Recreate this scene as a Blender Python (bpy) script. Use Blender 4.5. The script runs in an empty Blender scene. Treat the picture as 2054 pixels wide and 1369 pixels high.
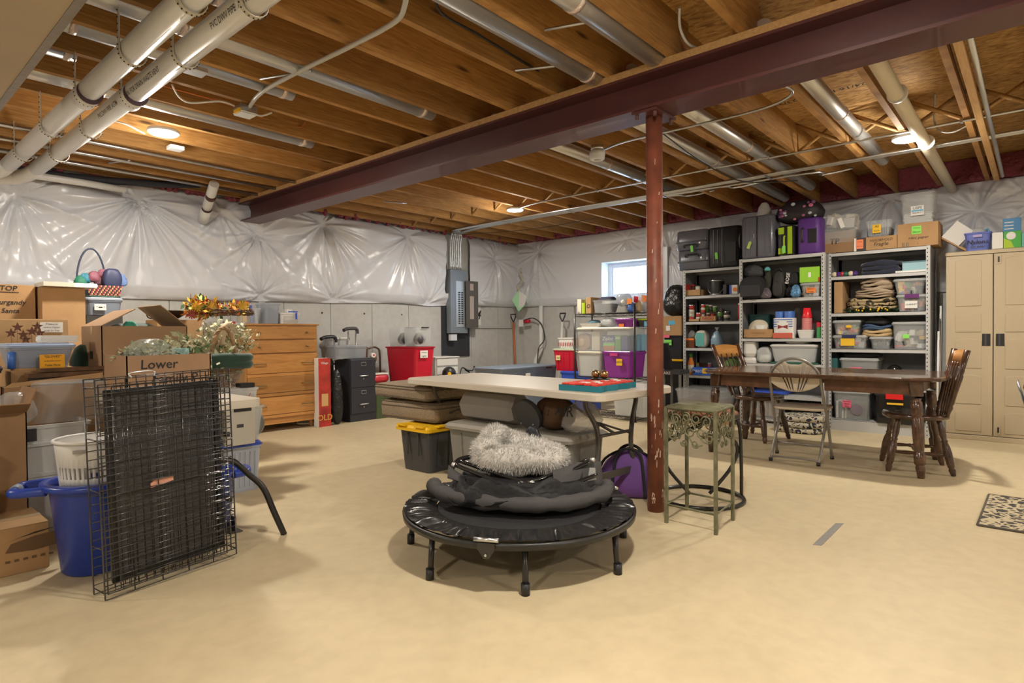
import bpy, math, random
import numpy as np
from mathutils import Vector, Matrix
random.seed(7); rng=np.random.RandomState(5)
pi=math.pi
SC=bpy.context.scene; COL=SC.collection
# ------------------------------------------------------------------ camera
FOC=1207.8; CH=1.02
_y,_p,_r=[math.radians(a) for a in (41.148,-.842,-.471)]
_f=np.array([math.cos(_y)*math.cos(_p),math.sin(_y)*math.cos(_p),math.sin(_p)])
_r0=np.array([math.sin(_y),-math.cos(_y),0.]);_u0=np.cross(_r0,_f)
CR=_r0*math.cos(_r)+_u0*math.sin(_r);CU=np.cross(CR,_f);CF=_f;CC=np.array([0,0,CH])
cam=bpy.data.cameras.new('camera');co=bpy.data.objects.new('camera',cam);COL.objects.link(co)
cam.sensor_width=36;cam.lens=36*FOC/2054;cam.clip_start=.02;cam.clip_end=100
M=Matrix.Identity(4)
for i in range(3): M[i][0]=CR[i];M[i][1]=CU[i];M[i][2]=-CF[i];M[i][3]=CC[i]
co.matrix_world=M;SC.camera=co
# ------------------------------------------------------------------ world, view
SC.view_settings.view_transform='Standard';SC.view_settings.look='None'
SC.view_settings.gamma=1;SC.view_settings.use_curve_mapping=False
SC.view_settings.exposure=0.42
w=bpy.data.worlds.new('sky');SC.world=w;w.use_nodes=True
bg=w.node_tree.nodes['Background'];bg.inputs[0].default_value=(.58,.77,1,1);bg.inputs[1].default_value=9
LAMP_W=44;LAMP_C=(1,.92,.80)
def area(name,loc,rot,sx,sy,pw,col,portal=False,shape='RECTANGLE'):
    l=bpy.data.lights.new(name,'AREA');l.shape=shape;l.size=sx
    if shape=='RECTANGLE': l.size_y=sy
    l.energy=pw;l.color=col;l.cycles.is_portal=portal
    o=bpy.data.objects.new(name,l);COL.objects.link(o);o.location=loc;o.rotation_euler=rot;return o
WX,WY=7.62,6.56       # inner faces of the concrete walls
WIN=(3.89,4.80,1.50,2.03)
area('window_daylight',(WX+.28,(WIN[0]+WIN[1])/2,(WIN[2]+WIN[3])/2),(0,pi/2,0),.5,.88,1,(1,1,1),True)
# ------------------------------------------------------------------ pixel helpers (2054x1369)
def ray(px,py): return CR*(px-1027)/FOC-CU*(py-684.5)/FOC+CF
def on(px,py,ax,val):
    d=ray(px,py);return CC+d*(val-CC[ax])/d[ax]
def fl(px,py,z=0): return on(px,py,2,z)
def oX(px,py,X): return on(px,py,0,X)
def oY(px,py,Y): return on(px,py,1,Y)
# ------------------------------------------------------------------ mesh builder
def nrm(v): 
    v=np.asarray(v,float);n=np.linalg.norm(v);return v/n if n>1e-9 else v
class MB:
    def __init__(s): s.v=[];s.f=[];s.s=[]
    def add(s,vs,fs,sm=False):
        b=len(s.v);s.v+= [tuple(map(float,p)) for p in vs];s.f+=[tuple(i+b for i in f) for f in fs];s.s+=[sm]*len(fs);return s
    def box(s,x0,y0,z0,x1,y1,z1):
        x0,x1=sorted((x0,x1));y0,y1=sorted((y0,y1));z0,z1=sorted((z0,z1))
        return s.add([(x0,y0,z0),(x1,y0,z0),(x1,y1,z0),(x0,y1,z0),(x0,y0,z1),(x1,y0,z1),(x1,y1,z1),(x0,y1,z1)],
          [(0,3,2,1),(4,5,6,7),(0,1,5,4),(1,2,6,5),(2,3,7,6),(3,0,4,7)])
    def cbox(s,c,d): return s.box(c[0]-d[0]/2,c[1]-d[1]/2,c[2]-d[2]/2,c[0]+d[0]/2,c[1]+d[1]/2,c[2]+d[2]/2)
    def loft(s,rings,caps=(1,1),sm=False):
        n=len(rings[0]);vs=[p for r in rings for p in r];fs=[]
        for k in range(len(rings)-1):
            for i in range(n):
                j=(i+1)%n;fs.append((k*n+i,k*n+j,(k+1)*n+j,(k+1)*n+i))
        s.add(vs,fs,sm);b=len(s.v)-len(vs)
        if caps[0]: s.f.append(tuple(b+i for i in reversed(range(n))));s.s.append(False)
        if caps[1]: s.f.append(tuple(b+(len(rings)-1)*n+i for i in range(n)));s.s.append(False)
        return s
    def tube(s,path,r=.01,n=8,closed=False,caps=True):
        P=[np.array(p,float) for p in path];m=len(P);rr=r if isinstance(r,(list,tuple)) else [r]*m
        t0=nrm(P[1]-P[0]);up=np.array([0,0,1.]) if abs(t0[2])<.9 else np.array([1.,0,0]);u=nrm(np.cross(t0,up));rings=[]
        for i in range(m):
            a=P[(i-1)%m] if (closed or i) else P[0];b=P[(i+1)%m] if (closed or i<m-1) else P[-1]
            t=nrm(b-a);u=nrm(u-t*np.dot(u,t));v=np.cross(t,u)
            rings.append([P[i]+rr[i]*(math.cos(2*pi*k/n)*u+math.sin(2*pi*k/n)*v) for k in range(n)])
        if closed: rings.append(rings[0]);s.loft(rings,(0,0),True)
        else: s.loft(rings,(caps,caps),True)
        return s
    def cyl(s,p,q,r,r2=None,n=14,caps=True):
        return s.tube([p,q],[r,r if r2 is None else r2],n,caps=caps)
    def lathe(s,prof,c=(0,0,0),n=18,axis=None,sx=1,sy=1):
        if axis is None: f=lambda r,z,a:(c[0]+r*math.cos(a)*sx,c[1]+r*math.sin(a)*sy,c[2]+z)
        else:
            t=nrm(axis);up=np.array([0,0,1.]) if abs(t[2])<.9 else np.array([1.,0,0]);u=nrm(np.cross(up,t));v=np.cross(t,u);C=np.array(c,float)
            f=lambda r,z,a:C+t*z+u*r*math.cos(a)+v*r*math.sin(a)
        return s.loft([[f(max(r,1e-4),z,2*pi*k/n) for k in range(n)] for r,z in prof],(1,1),True)
    def prism(s,pts,o,u,v,w):   # polygon pts in plane (o,u,v) extruded by vector w
        o,u,v,w=[np.array(a,float) for a in (o,u,v,w)];n=len(pts)
        a=[o+u*x+v*y for x,y in pts];b=[p+w for p in a]
        return s.add(a+b,[tuple(reversed(range(n))),tuple(range(n,2*n))]+[(i,(i+1)%n,n+(i+1)%n,n+i) for i in range(n)])
    def sph(s,c,r,n=10,sx=1,sy=1,sz=1):
        m=max(4,n//2+1);return s.lathe([(r*math.sin(pi*k/m),-r*sz*math.cos(pi*k/m)) for k in range(m+1)],c,n,None,sx,sy)
    def grid(s,P,sm=True,closed=False):     # P[i][j] points
        a=len(P);b=len(P[0]);fs=[]
        for i in range(a-1):
            for j in range(b-1 if not closed else b):
                k=(j+1)%b;fs.append((i*b+j,i*b+k,(i+1)*b+k,(i+1)*b+j))
        return s.add([p for r in P for p in r],fs,sm)
    def build(s,name,m,parent=None,label=None,bevel=0,kind=None,solid=0,sub=0):
        me=bpy.data.meshes.new(name);me.from_pydata(s.v,[],s.f);me.polygons.foreach_set('use_smooth',s.s)
        me.materials.append(m);me.update();o=bpy.data.objects.new(name,me);COL.objects.link(o)
        if parent is not None: o.parent=parent
        if label: o['label']=label
        if kind: o['kind']=kind
        if solid: q=o.modifiers.new('s','SOLIDIFY');q.thickness=solid;q.offset=0
        if sub: q=o.modifiers.new('u','SUBSURF');q.levels=sub;q.render_levels=sub
        if bevel: q=o.modifiers.new('b','BEVEL');q.width=bevel;q.segments=2;q.limit_method='ANGLE'
        return o
def rr(w,d,r,z,n=3,cx=0,cy=0):     # rounded rectangle ring
    r=min(r,w/2-1e-4,d/2-1e-4);out=[]
    for (sx,sy,a0) in ((1,1,0),(-1,1,pi/2),(-1,-1,pi),(1,-1,1.5*pi)):
        for k in range(n+1):
            a=a0+k*pi/2/n;out.append((cx+sx*(w/2-r)+r*math.cos(a),cy+sy*(d/2-r)+r*math.sin(a),z))
    return out
def smooth(pts,k=6,closed=False):      # Catmull-Rom
    P=[np.array(p,float) for p in pts];n=len(P);out=[]
    rng_=range(n if closed else n-1)
    for i in rng_:
        p0=P[(i-1)%n] if (closed or i>0) else P[0];p1=P[i];p2=P[(i+1)%n];p3=P[(i+2)%n] if (closed or i<n-2) else P[-1]
        for j in range(k):
            t=j/k;out.append(.5*((2*p1)+(-p0+p2)*t+(2*p0-5*p1+4*p2-p3)*t*t+(-p0+3*p1-3*p2+p3)*t**3))
    if not closed: out.append(P[-1])
    return out
def tag(o,label,cat,group=None,kind=None):
    o['label']=label;o['category']=cat
    if group:o['group']=group
    if kind:o['kind']=kind
    return o
def T(name,label,cat,loc=(0,0,0),rz=0,group=None):
    o=bpy.data.objects.new(name,None);COL.objects.link(o);o.empty_display_size=.05
    o.location=[float(a) for a in loc];o.rotation_euler=(0,0,rz);return tag(o,label,cat,group)
def S(name,loc=(0,0,0)):           # setting root that is a mesh gets kind structure through build
    pass
# ------------------------------------------------------------------ materials
MC={}
def mat(name,col,rough=.5,metal=0,bump=0,bs=40,var=0,vs=6,alpha=1,coat=0,scale=(1,1,1),emit=0,dist=.01,sheen=0,spec=.5):
    if name in MC: return MC[name]
    m=bpy.data.materials.new(name);m.use_nodes=True;nt=m.node_tree;N=nt.nodes;L=nt.links;b=N['Principled BSDF']
    c=tuple(col)+(1,);b.inputs['Base Color'].default_value=c;b.inputs['Roughness'].default_value=rough
    b.inputs['Metallic'].default_value=metal;b.inputs['Coat Weight'].default_value=coat;b.inputs['Sheen Weight'].default_value=sheen
    b.inputs['Specular IOR Level'].default_value=spec
    if emit: b.inputs['Emission Color'].default_value=c;b.inputs['Emission Strength'].default_value=emit
    if bump or var:
        tc=N.new('ShaderNodeTexCoord');mp=N.new('ShaderNodeMapping');mp.inputs['Scale'].default_value=scale;L.new(tc.outputs['Object'],mp.inputs[0])
    if var:
        t=N.new('ShaderNodeTexNoise');t.inputs['Scale'].default_value=vs;t.inputs['Detail'].default_value=5;L.new(mp.outputs[0],t.inputs[0])
        mx=N.new('ShaderNodeMixRGB');mx.inputs[1].default_value=tuple(min(1,a*(1-var)) for a in col)+(1,);mx.inputs[2].default_value=tuple(min(1,a*(1+var)) for a in col)+(1,)
        cr=N.new('ShaderNodeMapRange');cr.inputs[1].default_value=.3;cr.inputs[2].default_value=.7;L.new(t.outputs[0],cr.inputs[0]);L.new(cr.outputs[0],mx.inputs[0]);L.new(mx.outputs[0],b.inputs['Base Color'])
    if bump:
        t=N.new('ShaderNodeTexNoise');t.inputs['Scale'].default_value=bs;t.inputs['Detail'].default_value=4;L.new(mp.outputs[0],t.inputs[0])
        q=N.new('ShaderNodeBump');q.inputs['Strength'].default_value=bump;q.inputs['Distance'].default_value=dist;L.new(t.outputs[0],q.inputs['Height']);L.new(q.outputs[0],b.inputs['Normal'])
    if alpha<1:
        tr=N.new('ShaderNodeBsdfTransparent');mx=N.new('ShaderNodeMixShader');mx.inputs[0].default_value=alpha
        L.new(tr.outputs[0],mx.inputs[1]);L.new(b.outputs[0],mx.inputs[2]);L.new(mx.outputs[0],N['Material Output'].inputs[0])
    MC[name]=m;return m
def ramp(N,pts):
    r=N.new('ShaderNodeValToRGB');e=r.color_ramp.elements
    while len(e)<len(pts): e.new(.5)
    for i,(p,c) in enumerate(pts): e[i].position=p;e[i].color=tuple(c)+(1,)
    return r
def wood(name,c1,c2,scale=(1,14,14),rough=.5,knots=False,coat=0,ns=3.0,bump=.15):
    if name in MC: return MC[name]
    m=bpy.data.materials.new(name);m.use_nodes=True;nt=m.node_tree;N=nt.nodes;L=nt.links;b=N['Principled BSDF'];b.inputs['Roughness'].default_value=rough;b.inputs['Coat Weight'].default_value=coat
    tc=N.new('ShaderNodeTexCoord');mp=N.new('ShaderNodeMapping');mp.inputs['Scale'].default_value=scale
    oi=N.new('ShaderNodeObjectInfo');ad=N.new('ShaderNodeVectorMath');ad.operation='ADD';ml=N.new('ShaderNodeMath');ml.operation='MULTIPLY';ml.inputs[1].default_value=37
    L.new(oi.outputs['Random'],ml.inputs[0]);L.new(tc.outputs['Object'],ad.inputs[0]);L.new(ml.outputs[0],ad.inputs[1]);L.new(ad.outputs[0],mp.inputs[0])
    n1=N.new('ShaderNodeTexNoise');n1.inputs['Scale'].default_value=ns;n1.inputs['Detail'].default_value=6;n1.inputs['Distortion'].default_value=1.2;L.new(mp.outputs[0],n1.inputs[0])
    r=ramp(N,[(.25,c2),(.5,tuple((a+b_)/2 for a,b_ in zip(c1,c2))),(.72,c1)]);L.new(n1.outputs[0],r.inputs[0])
    last=r.outputs[0]
    hv=N.new('ShaderNodeMixRGB');hv.blend_type='MULTIPLY';hv.inputs[0].default_value=.35;cm=N.new('ShaderNodeCombineColor')
    for i in range(3): L.new(oi.outputs['Random'],cm.inputs[i])
    L.new(last,hv.inputs[1]);L.new(cm.outputs[0],hv.inputs[2]);last=hv.outputs[0]
    if knots:
        mk=N.new('ShaderNodeMapping');mk.inputs['Scale'].default_value=(1.5,7,7);L.new(ad.outputs[0],mk.inputs[0])
        v=N.new('ShaderNodeTexVoronoi');v.inputs['Scale'].default_value=1.1;L.new(mk.outputs[0],v.inputs[0])
        k=ramp(N,[(.05,(1,1,1)),(.13,(0,0,0))]);L.new(v.outputs['Distance'],k.inputs[0])
        mx=N.new('ShaderNodeMixRGB');mx.inputs[2].default_value=(.09,.04,.015,1);L.new(k.outputs[0],mx.inputs[0]);L.new(last,mx.inputs[1]);last=mx.outputs[0]
    L.new(last,b.inputs['Base Color'])
    q=N.new('ShaderNodeBump');q.inputs['Strength'].default_value=bump;q.inputs['Distance'].default_value=.004;L.new(n1.outputs[0],q.inputs['Height']);L.new(q.outputs[0],b.inputs['Normal'])
    MC[name]=m;return m
CARD=mat('cardboard',(.42,.25,.115),.85,var=.12,vs=5,bump=.1,bs=120)
CARD2=mat('cardboard_dark',(.30,.175,.085),.85,var=.12,vs=5)
CLEAR=mat('clear_plastic',(.66,.69,.70),.15,alpha=.24)
CLEARW=mat('frosted_plastic',(.74,.76,.76),.3,alpha=.5)
CLEARB=mat('smoky_plastic',(.40,.44,.50),.2,alpha=.5)
WHITE=mat('white_plastic',(.72,.71,.68),.4)
PAPER=mat('paper_white',(.78,.77,.74),.8)
YEL=mat('yellow_note',(.85,.52,.03),.8);ORG=mat('orange_note',(.85,.25,.05),.8);GRN=mat('green_note',(.25,.75,.12),.8);PNK=mat('pink_note',(.85,.15,.25),.8);BLN=mat('blue_note',(.12,.42,.65),.8)
BLACK=mat('black_plastic',(.018,.018,.02),.4);BLKF=mat('black_fabric',(.014,.014,.016),.85,bump=.4,bs=30,dist=.02)
DGREY=mat('dark_grey_plastic',(.055,.055,.06),.45)
GREYB=mat('grey_plastic',(.22,.215,.195),.4)
INK=mat('black_ink',(.02,.02,.02),.7)
STEEL=mat('galvanised_steel',(.62,.64,.66),.32,1,bump=.1,bs=12)
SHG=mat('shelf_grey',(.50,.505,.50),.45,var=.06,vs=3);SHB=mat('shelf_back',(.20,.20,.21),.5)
YPL=mat('yellow_plastic',(.85,.50,.01),.4);RED=mat('red_plastic',(.55,.012,.035),.35);BLU=mat('blue_plastic',(.035,.09,.50),.35)
PUR=mat('purple_plastic',(.30,.045,.36),.25,alpha=.85);PNKP=mat('pink_plastic',(.62,.06,.22),.3)
DBR=wood('dark_stained_wood',(.125,.058,.028),(.045,.02,.01),(4,4,4),.22,coat=.5,bump=.05)
HONEY=wood('honey_wood',(.62,.30,.085),(.44,.19,.045),(1.2,10,10),.33,coat=.3,bump=.04)
BTUBE=mat('black_tube',(.02,.018,.017),.28);GTUBE=mat('dark_grey_tube',(.10,.09,.08),.35,.4)
RANDC=[mat('toy_%s'%n,c,.45) for n,c in (('red',(.6,.05,.04)),('white',(.75,.73,.7)),('blue',(.06,.15,.5)),('yellow',(.8,.5,.05)),('black',(.03,.03,.03)),('green',(.08,.35,.1)),('orange',(.8,.25,.04)),('tan',(.5,.36,.2)))]
# ------------------------------------------------------------------ small shared parts
def text(parent,s,x,y,z,size,m=INK,name='lettering',rx=pi/2,rz=0,shear=.2,align='CENTER',ry=0):
    c=bpy.data.curves.new('t','FONT');c.body=s;c.size=size;c.shear=shear;c.align_x=align;c.align_y='CENTER';c.resolution_u=2;c.offset=size*.008
    o=bpy.data.objects.new('t',c);COL.objects.link(o);dg=bpy.context.evaluated_depsgraph_get();me=bpy.data.meshes.new_from_object(o.evaluated_get(dg))
    bpy.data.objects.remove(o);me.materials.clear();me.materials.append(m)
    n=bpy.data.objects.new(name,me);COL.objects.link(n);n.parent=parent;n.location=(x,y,z);n.rotation_euler=(rx,ry,rz);return n
class Th:      # a thing whose front face is given as a rectangle in the photograph
    def __init__(s,name,label,cat,rect,pl,val,depth,zb=None,group=None,rot=0):
        x0,y0,x1,y1=rect;ax=0 if pl=='X' else 1
        a=on(x0,y1,ax,val);b=on(x1,y1,ax,val);t=on((x0+x1)/2,y0,ax,val)
        z=zb if zb is not None else float((a[2]+b[2])/2)
        s.w=float(abs(b[1-ax]-a[1-ax]));s.h=float(t[2])-z;s.d=depth;c=(a+b)/2;s.ax=ax;s.val=val
        s.loc=(val+depth/2,float(c[1]),z) if ax==0 else (float(c[0]),val+depth/2,z)
        s.rz=(-pi/2 if ax==0 else 0);s.r=T(name,label,cat,s.loc,s.rz+rot,group)
    def lp(s,px,py):       # pixel on the front plane -> local x,z
        p=on(px,py,s.ax,s.val);return (float(s.loc[1]-p[1]) if s.ax==0 else float(p[0]-s.loc[0])),float(p[2]-s.loc[2])
    def sticker(s,rect,m=PAPER,lines=(),ink=INK,off=.004,label=None,size=None,front=None):
        x0,z1=s.lp(rect[0],rect[1]);x1,z0=s.lp(rect[2],rect[3]);y=(-s.d/2 if front is None else front)-off
        o=MB().box(x0,y-.001,z0,x1,y+.001,z1).build('paper_label',m,s.r,label)
        n=len(lines)
        for i,l in enumerate(lines):
            sz=size or min((z1-z0)/n*.75,(x1-x0)/max(1,len(l))*1.6)
            text(o,l,(x0+x1)/2,y-.0022,z1-(z1-z0)*(i+.5)/n,sz,ink)
        return o
    def write(s,px,py,st,hpx,m=INK,off=.003,shear=.2):
        x,z=s.lp(px,py);x2,z2=s.lp(px,py-hpx);text(s.r,st,x,-s.d/2-off,z,(z2-z)*1.1,m,shear=shear)
def tub(r,w,d,h,m,lid=None,taper=.86,lidh=.018,latch=None,rim=.012,name='body',open_=False,wall=.004,rad=.03,ribs=0,bl=None):
    hb=h-(lidh if lid else 0);W=w-2*rim;D=d-2*rim
    g=MB();rings=[]
    for f,z in ((taper,0),(taper+(1-taper)*.08,.012),(1,hb-.02)): rings.append(rr(W*f,D*f,rad,z))
    rings+= [rr(W+rim,D+rim,rad,hb-.018),rr(W+rim*1.6,D+rim*1.6,rad,hb-.002),rr(W-wall,D-wall,rad,hb),rr(W-2*wall,D-2*wall,rad,hb-.02),rr(W*taper-2*wall,D*taper-2*wall,rad,wall)]
    g.loft(rings,(1,1),False);b=g.build(name,m,r,bl)
    if ribs:
        for sgn in (-1,1):
            for k in range(ribs):
                x=(k-(ribs-1)/2)*W*.8/ribs;q=MB();f=taper+.03
                q.loft([[(x-.004,sgn*(D*f/2),h*.1),(x+.004,sgn*(D*f/2),h*.1),(x+.004,sgn*(D*f/2+.006),h*.1),(x-.004,sgn*(D*f/2+.006),h*.1)],[(x-.004,sgn*D/2*.99,hb*.86),(x+.004,sgn*D/2*.99,hb*.86),(x+.004,sgn*(D/2+.006),hb*.86),(x-.004,sgn*(D/2+.006),hb*.86)]]).build('rib',m,r)
    if lid:
        MB().loft([rr(w,d,rad,hb-.004),rr(w,d,rad,hb+lidh*.4),rr(w*.97,d*.95,rad,hb+lidh*.55),rr(w*.94,d*.92,rad,hb+lidh)],(1,1)).build('lid',lid,r)
    if latch:
        for sg in (-1,1): MB().box(-w*.14,sg*(d/2-.004),hb-.035,w*.14,sg*(d/2+.006),hb+lidh*.7).build('latch',latch,r)
        for sg in (-1,1): MB().box(sg*(w/2-.004),-d*.14,hb-.035,sg*(w/2+.006),d*.14,hb+lidh*.7).build('latch',latch,r)
    return b
def carton(r,w,d,h,m=CARD,flaps=None,tape=True,wall=.005,hole=False):
    # closed carton when flaps is None, otherwise open: list of four flap angles (front, right, back, left), None = tucked down
    if flaps is None:
        MB().box(-w/2,-d/2,0,w/2,d/2,h).build('box_body',m,r,bevel=.003)
        MB().box(-w/2+.001,-.0015,h,w/2-.001,d/2-.002,h+.003).build('top_flap',m,r);MB().box(-w/2+.001,-d/2+.002,h,w/2-.001,-.003,h+.003).build('top_flap',m,r)
        if tape: 
            MB().box(-w/2-.001,-.025,h+.003,w/2+.001,.025,h+.0038).build('packing_tape',mat('tape',(.55,.42,.25),.25),r)
    else:
        g=MB();g.box(-w/2,-d/2,0,w/2,d/2,wall)
        g.box(-w/2,-d/2,0,w/2,-d/2+wall,h);g.box(-w/2,d/2-wall,0,w/2,d/2,h);g.box(-w/2,-d/2,0,-w/2+wall,d/2,h);g.box(w/2-wall,-d/2,0,w/2,d/2,h)
        g.build('box_body',m,r)
        fl_=min(w,d)*.5
        for k,a in enumerate(flaps):
            if a is None: continue
            ca,sa=math.cos(a),math.sin(a)   # 0 = horizontal outwards, pi/2 = up, >pi/2 folded inwards
            if k==0: q=[(-w/2,-d/2),(w/2,-d/2)];n=(0,-1)
            elif k==2: q=[(w/2,d/2),(-w/2,d/2)];n=(0,1)
            elif k==1: q=[(w/2,-d/2),(w/2,d/2)];n=(1,0)
            else: q=[(-w/2,d/2),(-w/2,-d/2)];n=(-1,0)
            (ax_,ay),(bx,by)=q;o1=(n[0]*ca*fl_,n[1]*ca*fl_,sa*fl_)
            MB().add([(ax_,ay,h),(bx,by,h),(bx+o1[0],by+o1[1],h+o1[2]),(ax_+o1[0],ay+o1[1],h+o1[2])],[(0,1,2,3)]).build('flap',m,r,solid=wall)
def jumble(name,label,cat,r,w,d,h,n=40,mats=None,seed=1,size=.03,z0=.01):
    # loose small things that nobody could count: one object
    R=random.Random(seed);g=MB()
    W=bpy.data.objects.new('x',None)
    me_m=mats or RANDC;vi=[]
    for k in range(n):
        c=np.array([R.uniform(-w/2,w/2)*.88,R.uniform(-d/2,d/2)*.88,z0+R.uniform(.1,.95)*h]);a=R.uniform(0,6);b=len(g.f)
        sx,sy,sz=[size*R.uniform(.4,1.4) for _ in range(3)]
        u=np.array([math.cos(a),math.sin(a),R.uniform(-.4,.4)]);u=nrm(u);v=nrm(np.cross((0,0,1),u));t=np.cross(u,v)
        c[0]=max(-w/2+sx*.7,min(w/2-sx*.7,c[0]));c[1]=max(-d/2+sx*.7,min(d/2-sx*.7,c[1]))
        vs=[c+u*i*sx/2+v*j*sy/2+t*q*sz/2 for q in(-1,1) for j in(-1,1) for i in(-1,1)]
        g.add(vs,[(0,2,3,1),(4,5,7,6),(0,1,5,4),(1,3,7,5),(3,2,6,7),(2,0,4,6)]);vi+= [k%len(me_m)]*(len(g.f)-b)
    o=g.build(name,me_m[0],None)
    for m_ in me_m[1:]: o.data.materials.append(m_)
    o.data.polygons.foreach_set('material_index',vi)
    o.location=r.location;o.rotation_euler=r.rotation_euler;bpy.data.objects.remove(W)
    tag(o,label,cat,None,'stuff');return o
def cloth_stack(r,w,d,h,m,n=3,name='fold',seed=0,amp=.006):
    # folded textile: n rounded layers with slightly irregular edges
    R=random.Random(seed);t=h/n
    for k in range(n):
        z=k*t;ww=w*R.uniform(.93,1);dd=d*R.uniform(.93,1);ox=R.uniform(-.01,.01)
        P=[];N=22
        for j,(s_,zz) in enumerate(((.93,0),(.99,t*.25),(1,t*.55),(.98,t*.85),(.92,t*1.02),(.6,t*1.06),(.02,t*1.0))):
            ring=[]
            for i in range(N):
                a=2*pi*i/N;ca,sa=math.cos(a),math.sin(a);q=(abs(ca)**4+abs(sa)**4)**-.25
                e=1+amp*8*math.sin(a*5+k*2+seed)*.3
                ring.append((ox+ca*q*ww/2*s_*e,sa*q*dd/2*s_*e,z+zz+amp*math.sin(a*3+k+seed)*(1 if zz>0 else 0)))
            P.append(ring)
        g=MB();g.loft(P,(1,1),True);g.build(name,m,r)
# ================================================================== SETTING
def conc(name,col,v=.12,rough=.6,bump=.1):
    m=bpy.data.materials.new(name);m.use_nodes=True;nt=m.node_tree;N=nt.nodes;L=nt.links;b=N['Principled BSDF'];b.inputs['Roughness'].default_value=rough;b.inputs['Specular IOR Level'].default_value=.35
    tc=N.new('ShaderNodeTexCoord')
    n1=N.new('ShaderNodeTexNoise');n1.inputs['Scale'].default_value=1.6;n1.inputs['Detail'].default_value=8;n1.inputs['Roughness'].default_value=.62;n1.inputs['Distortion'].default_value=.8;L.new(tc.outputs['Object'],n1.inputs[0])
    n2=N.new('ShaderNodeTexNoise');n2.inputs['Scale'].default_value=14;n2.inputs['Detail'].default_value=6;L.new(tc.outputs['Object'],n2.inputs[0])
    a=ramp(N,[(.3,tuple(c*(1-v) for c in col)),(.5,col),(.7,tuple(min(1,c*(1+v)) for c in col))]);L.new(n1.outputs[0],a.inputs[0])
    q=ramp(N,[(.35,(.93,.925,.92)),(.6,(1,1,1))]);L.new(n2.outputs[0],q.inputs[0])
    mx=N.new('ShaderNodeMixRGB');mx.blend_type='MULTIPLY';mx.inputs[0].default_value=1;L.new(a.outputs[0],mx.inputs[1]);L.new(q.outputs[0],mx.inputs[2]);L.new(mx.outputs[0],b.inputs['Base Color'])
    bp=N.new('ShaderNodeBump');bp.inputs['Strength'].default_value=bump;bp.inputs['Distance'].default_value=.004;L.new(n2.outputs[0],bp.inputs['Height']);L.new(bp.outputs[0],b.inputs['Normal'])
    return m
FLOORM=conc('floor_concrete',(.60,.50,.32),.045,.5,.04);WALLM=conc('wall_concrete',(.55,.55,.53),.06,.8,.15)
X0,Y0=-3.2,-3.4
fl_o=MB().box(X0,Y0,-.1,WX+.2,WY+.2,0).build('floor',FLOORM,kind='structure')
ceil=MB().box(X0,Y0,2.716,WX+.2,WY+.2,2.735)
OSB=bpy.data.materials.new('osb');OSB.use_nodes=True
def _osb(m):
    nt=m.node_tree;N=nt.nodes;L=nt.links;b=N['Principled BSDF'];b.inputs['Roughness'].default_value=.8
    tc=N.new('ShaderNodeTexCoord');mp=N.new('ShaderNodeMapping');mp.inputs['Scale'].default_value=(18,6,1);mp.inputs['Rotation'].default_value=(0,0,.6);L.new(tc.outputs['Object'],mp.inputs[0])
    n=N.new('ShaderNodeTexNoise');n.inputs['Scale'].default_value=2.2;n.inputs['Detail'].default_value=5;n.inputs['Distortion'].default_value=1;L.new(mp.outputs[0],n.inputs[0])
    r=ramp(N,[(.32,(.26,.13,.04)),(.5,(.52,.30,.10)),(.7,(.68,.43,.17))]);L.new(n.outputs[0],r.inputs[0]);L.new(r.outputs[0],b.inputs['Base Color'])
_osb(OSB)
ceil=ceil.build('ceiling',OSB,kind='structure')
JO=wood('joist_wood',(.58,.32,.10),(.32,.145,.035),(1.1,1,16),.7,True,ns=4,bump=.1)
PINE=wood('pine_wood',(.70,.44,.19),(.50,.28,.10),(1,12,12),.65)
YK=[.74+.38*k for k in range(-10,16)]
for side in (0,1):
    for y in YK:
        if side==0: MB().box(X0,y-.040,2.481,3.17,y-.002,2.716).build('joist',JO,ceil)
        else: MB().box(3.02,y,2.481,WX-.0,y+.038,2.716).build('joist',JO,ceil)
for k,y in enumerate(YK[:-1]):
    for xx,off in ((5.28,.0),):
        if y<-.9: continue
        MB().tube([(xx,y+.036,2.49),(xx,y+.38,2.70)],.015,4).build('bridging_strut',PINE,ceil)
        MB().tube([(xx+.05,y+.036,2.70),(xx+.05,y+.38,2.49)],.015,4).build('bridging_strut',PINE,ceil)
for k in range(4,14,2):
    MB().box(2.62,YK[k]+.0,2.50,2.70,YK[k]+.07,2.54).build('blocking',PINE,ceil)
# printed stamps on the sheathing between joists on the right
for (x,y,s_) in ((4.75,.9,'OSB 24/16'),(4.75,1.3,'RATED 23/32'),(4.4,.17,'SIZED')):
    text(ceil,s_,x,y,2.7155,.075,INK,'stamp',rx=pi,rz=pi/2,shear=0)
# --- left wall
def wall(name,g): return g.build(name,WALLM,kind='structure')
wl=wall('wall_left',MB().box(X0,WY+.02,-.05,WX+.2,WY+.2,2.72))
x=X0
while x<WX:
    x2=min(x+.61,WX);MB().box(x+.003,WY,0,x2-.003,WY+.03,2.48).build('wall_panel',WALLM,wl,bevel=.002);x+=.61
for (xx,zz) in ((4.0,1.28),(4.61,1.28),(5.22,1.28),(4.61,.55),(4.0,.55)): 
    MB().cyl((xx,WY-.002,zz),(xx,WY+.006,zz),.012).build('form_tie_hole',BLACK,wl)
y0,y1,z0,z1=WIN
wr=wall('wall_right',MB().box(WX,Y0,-.05,WX+.2,y0,2.72).box(WX,y1,-.05,WX+.2,WY+.2,2.72).box(WX,y0,-.05,WX+.2,y1,z0).box(WX,y0,z1,WX+.2,y1,2.72))
wall('wall_back',MB().box(X0-.15,Y0,-.05,X0,WY+.2,2.72));wall('wall_front',MB().box(X0-.15,Y0-.15,-.05,WX+.2,Y0,2.72))
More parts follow.
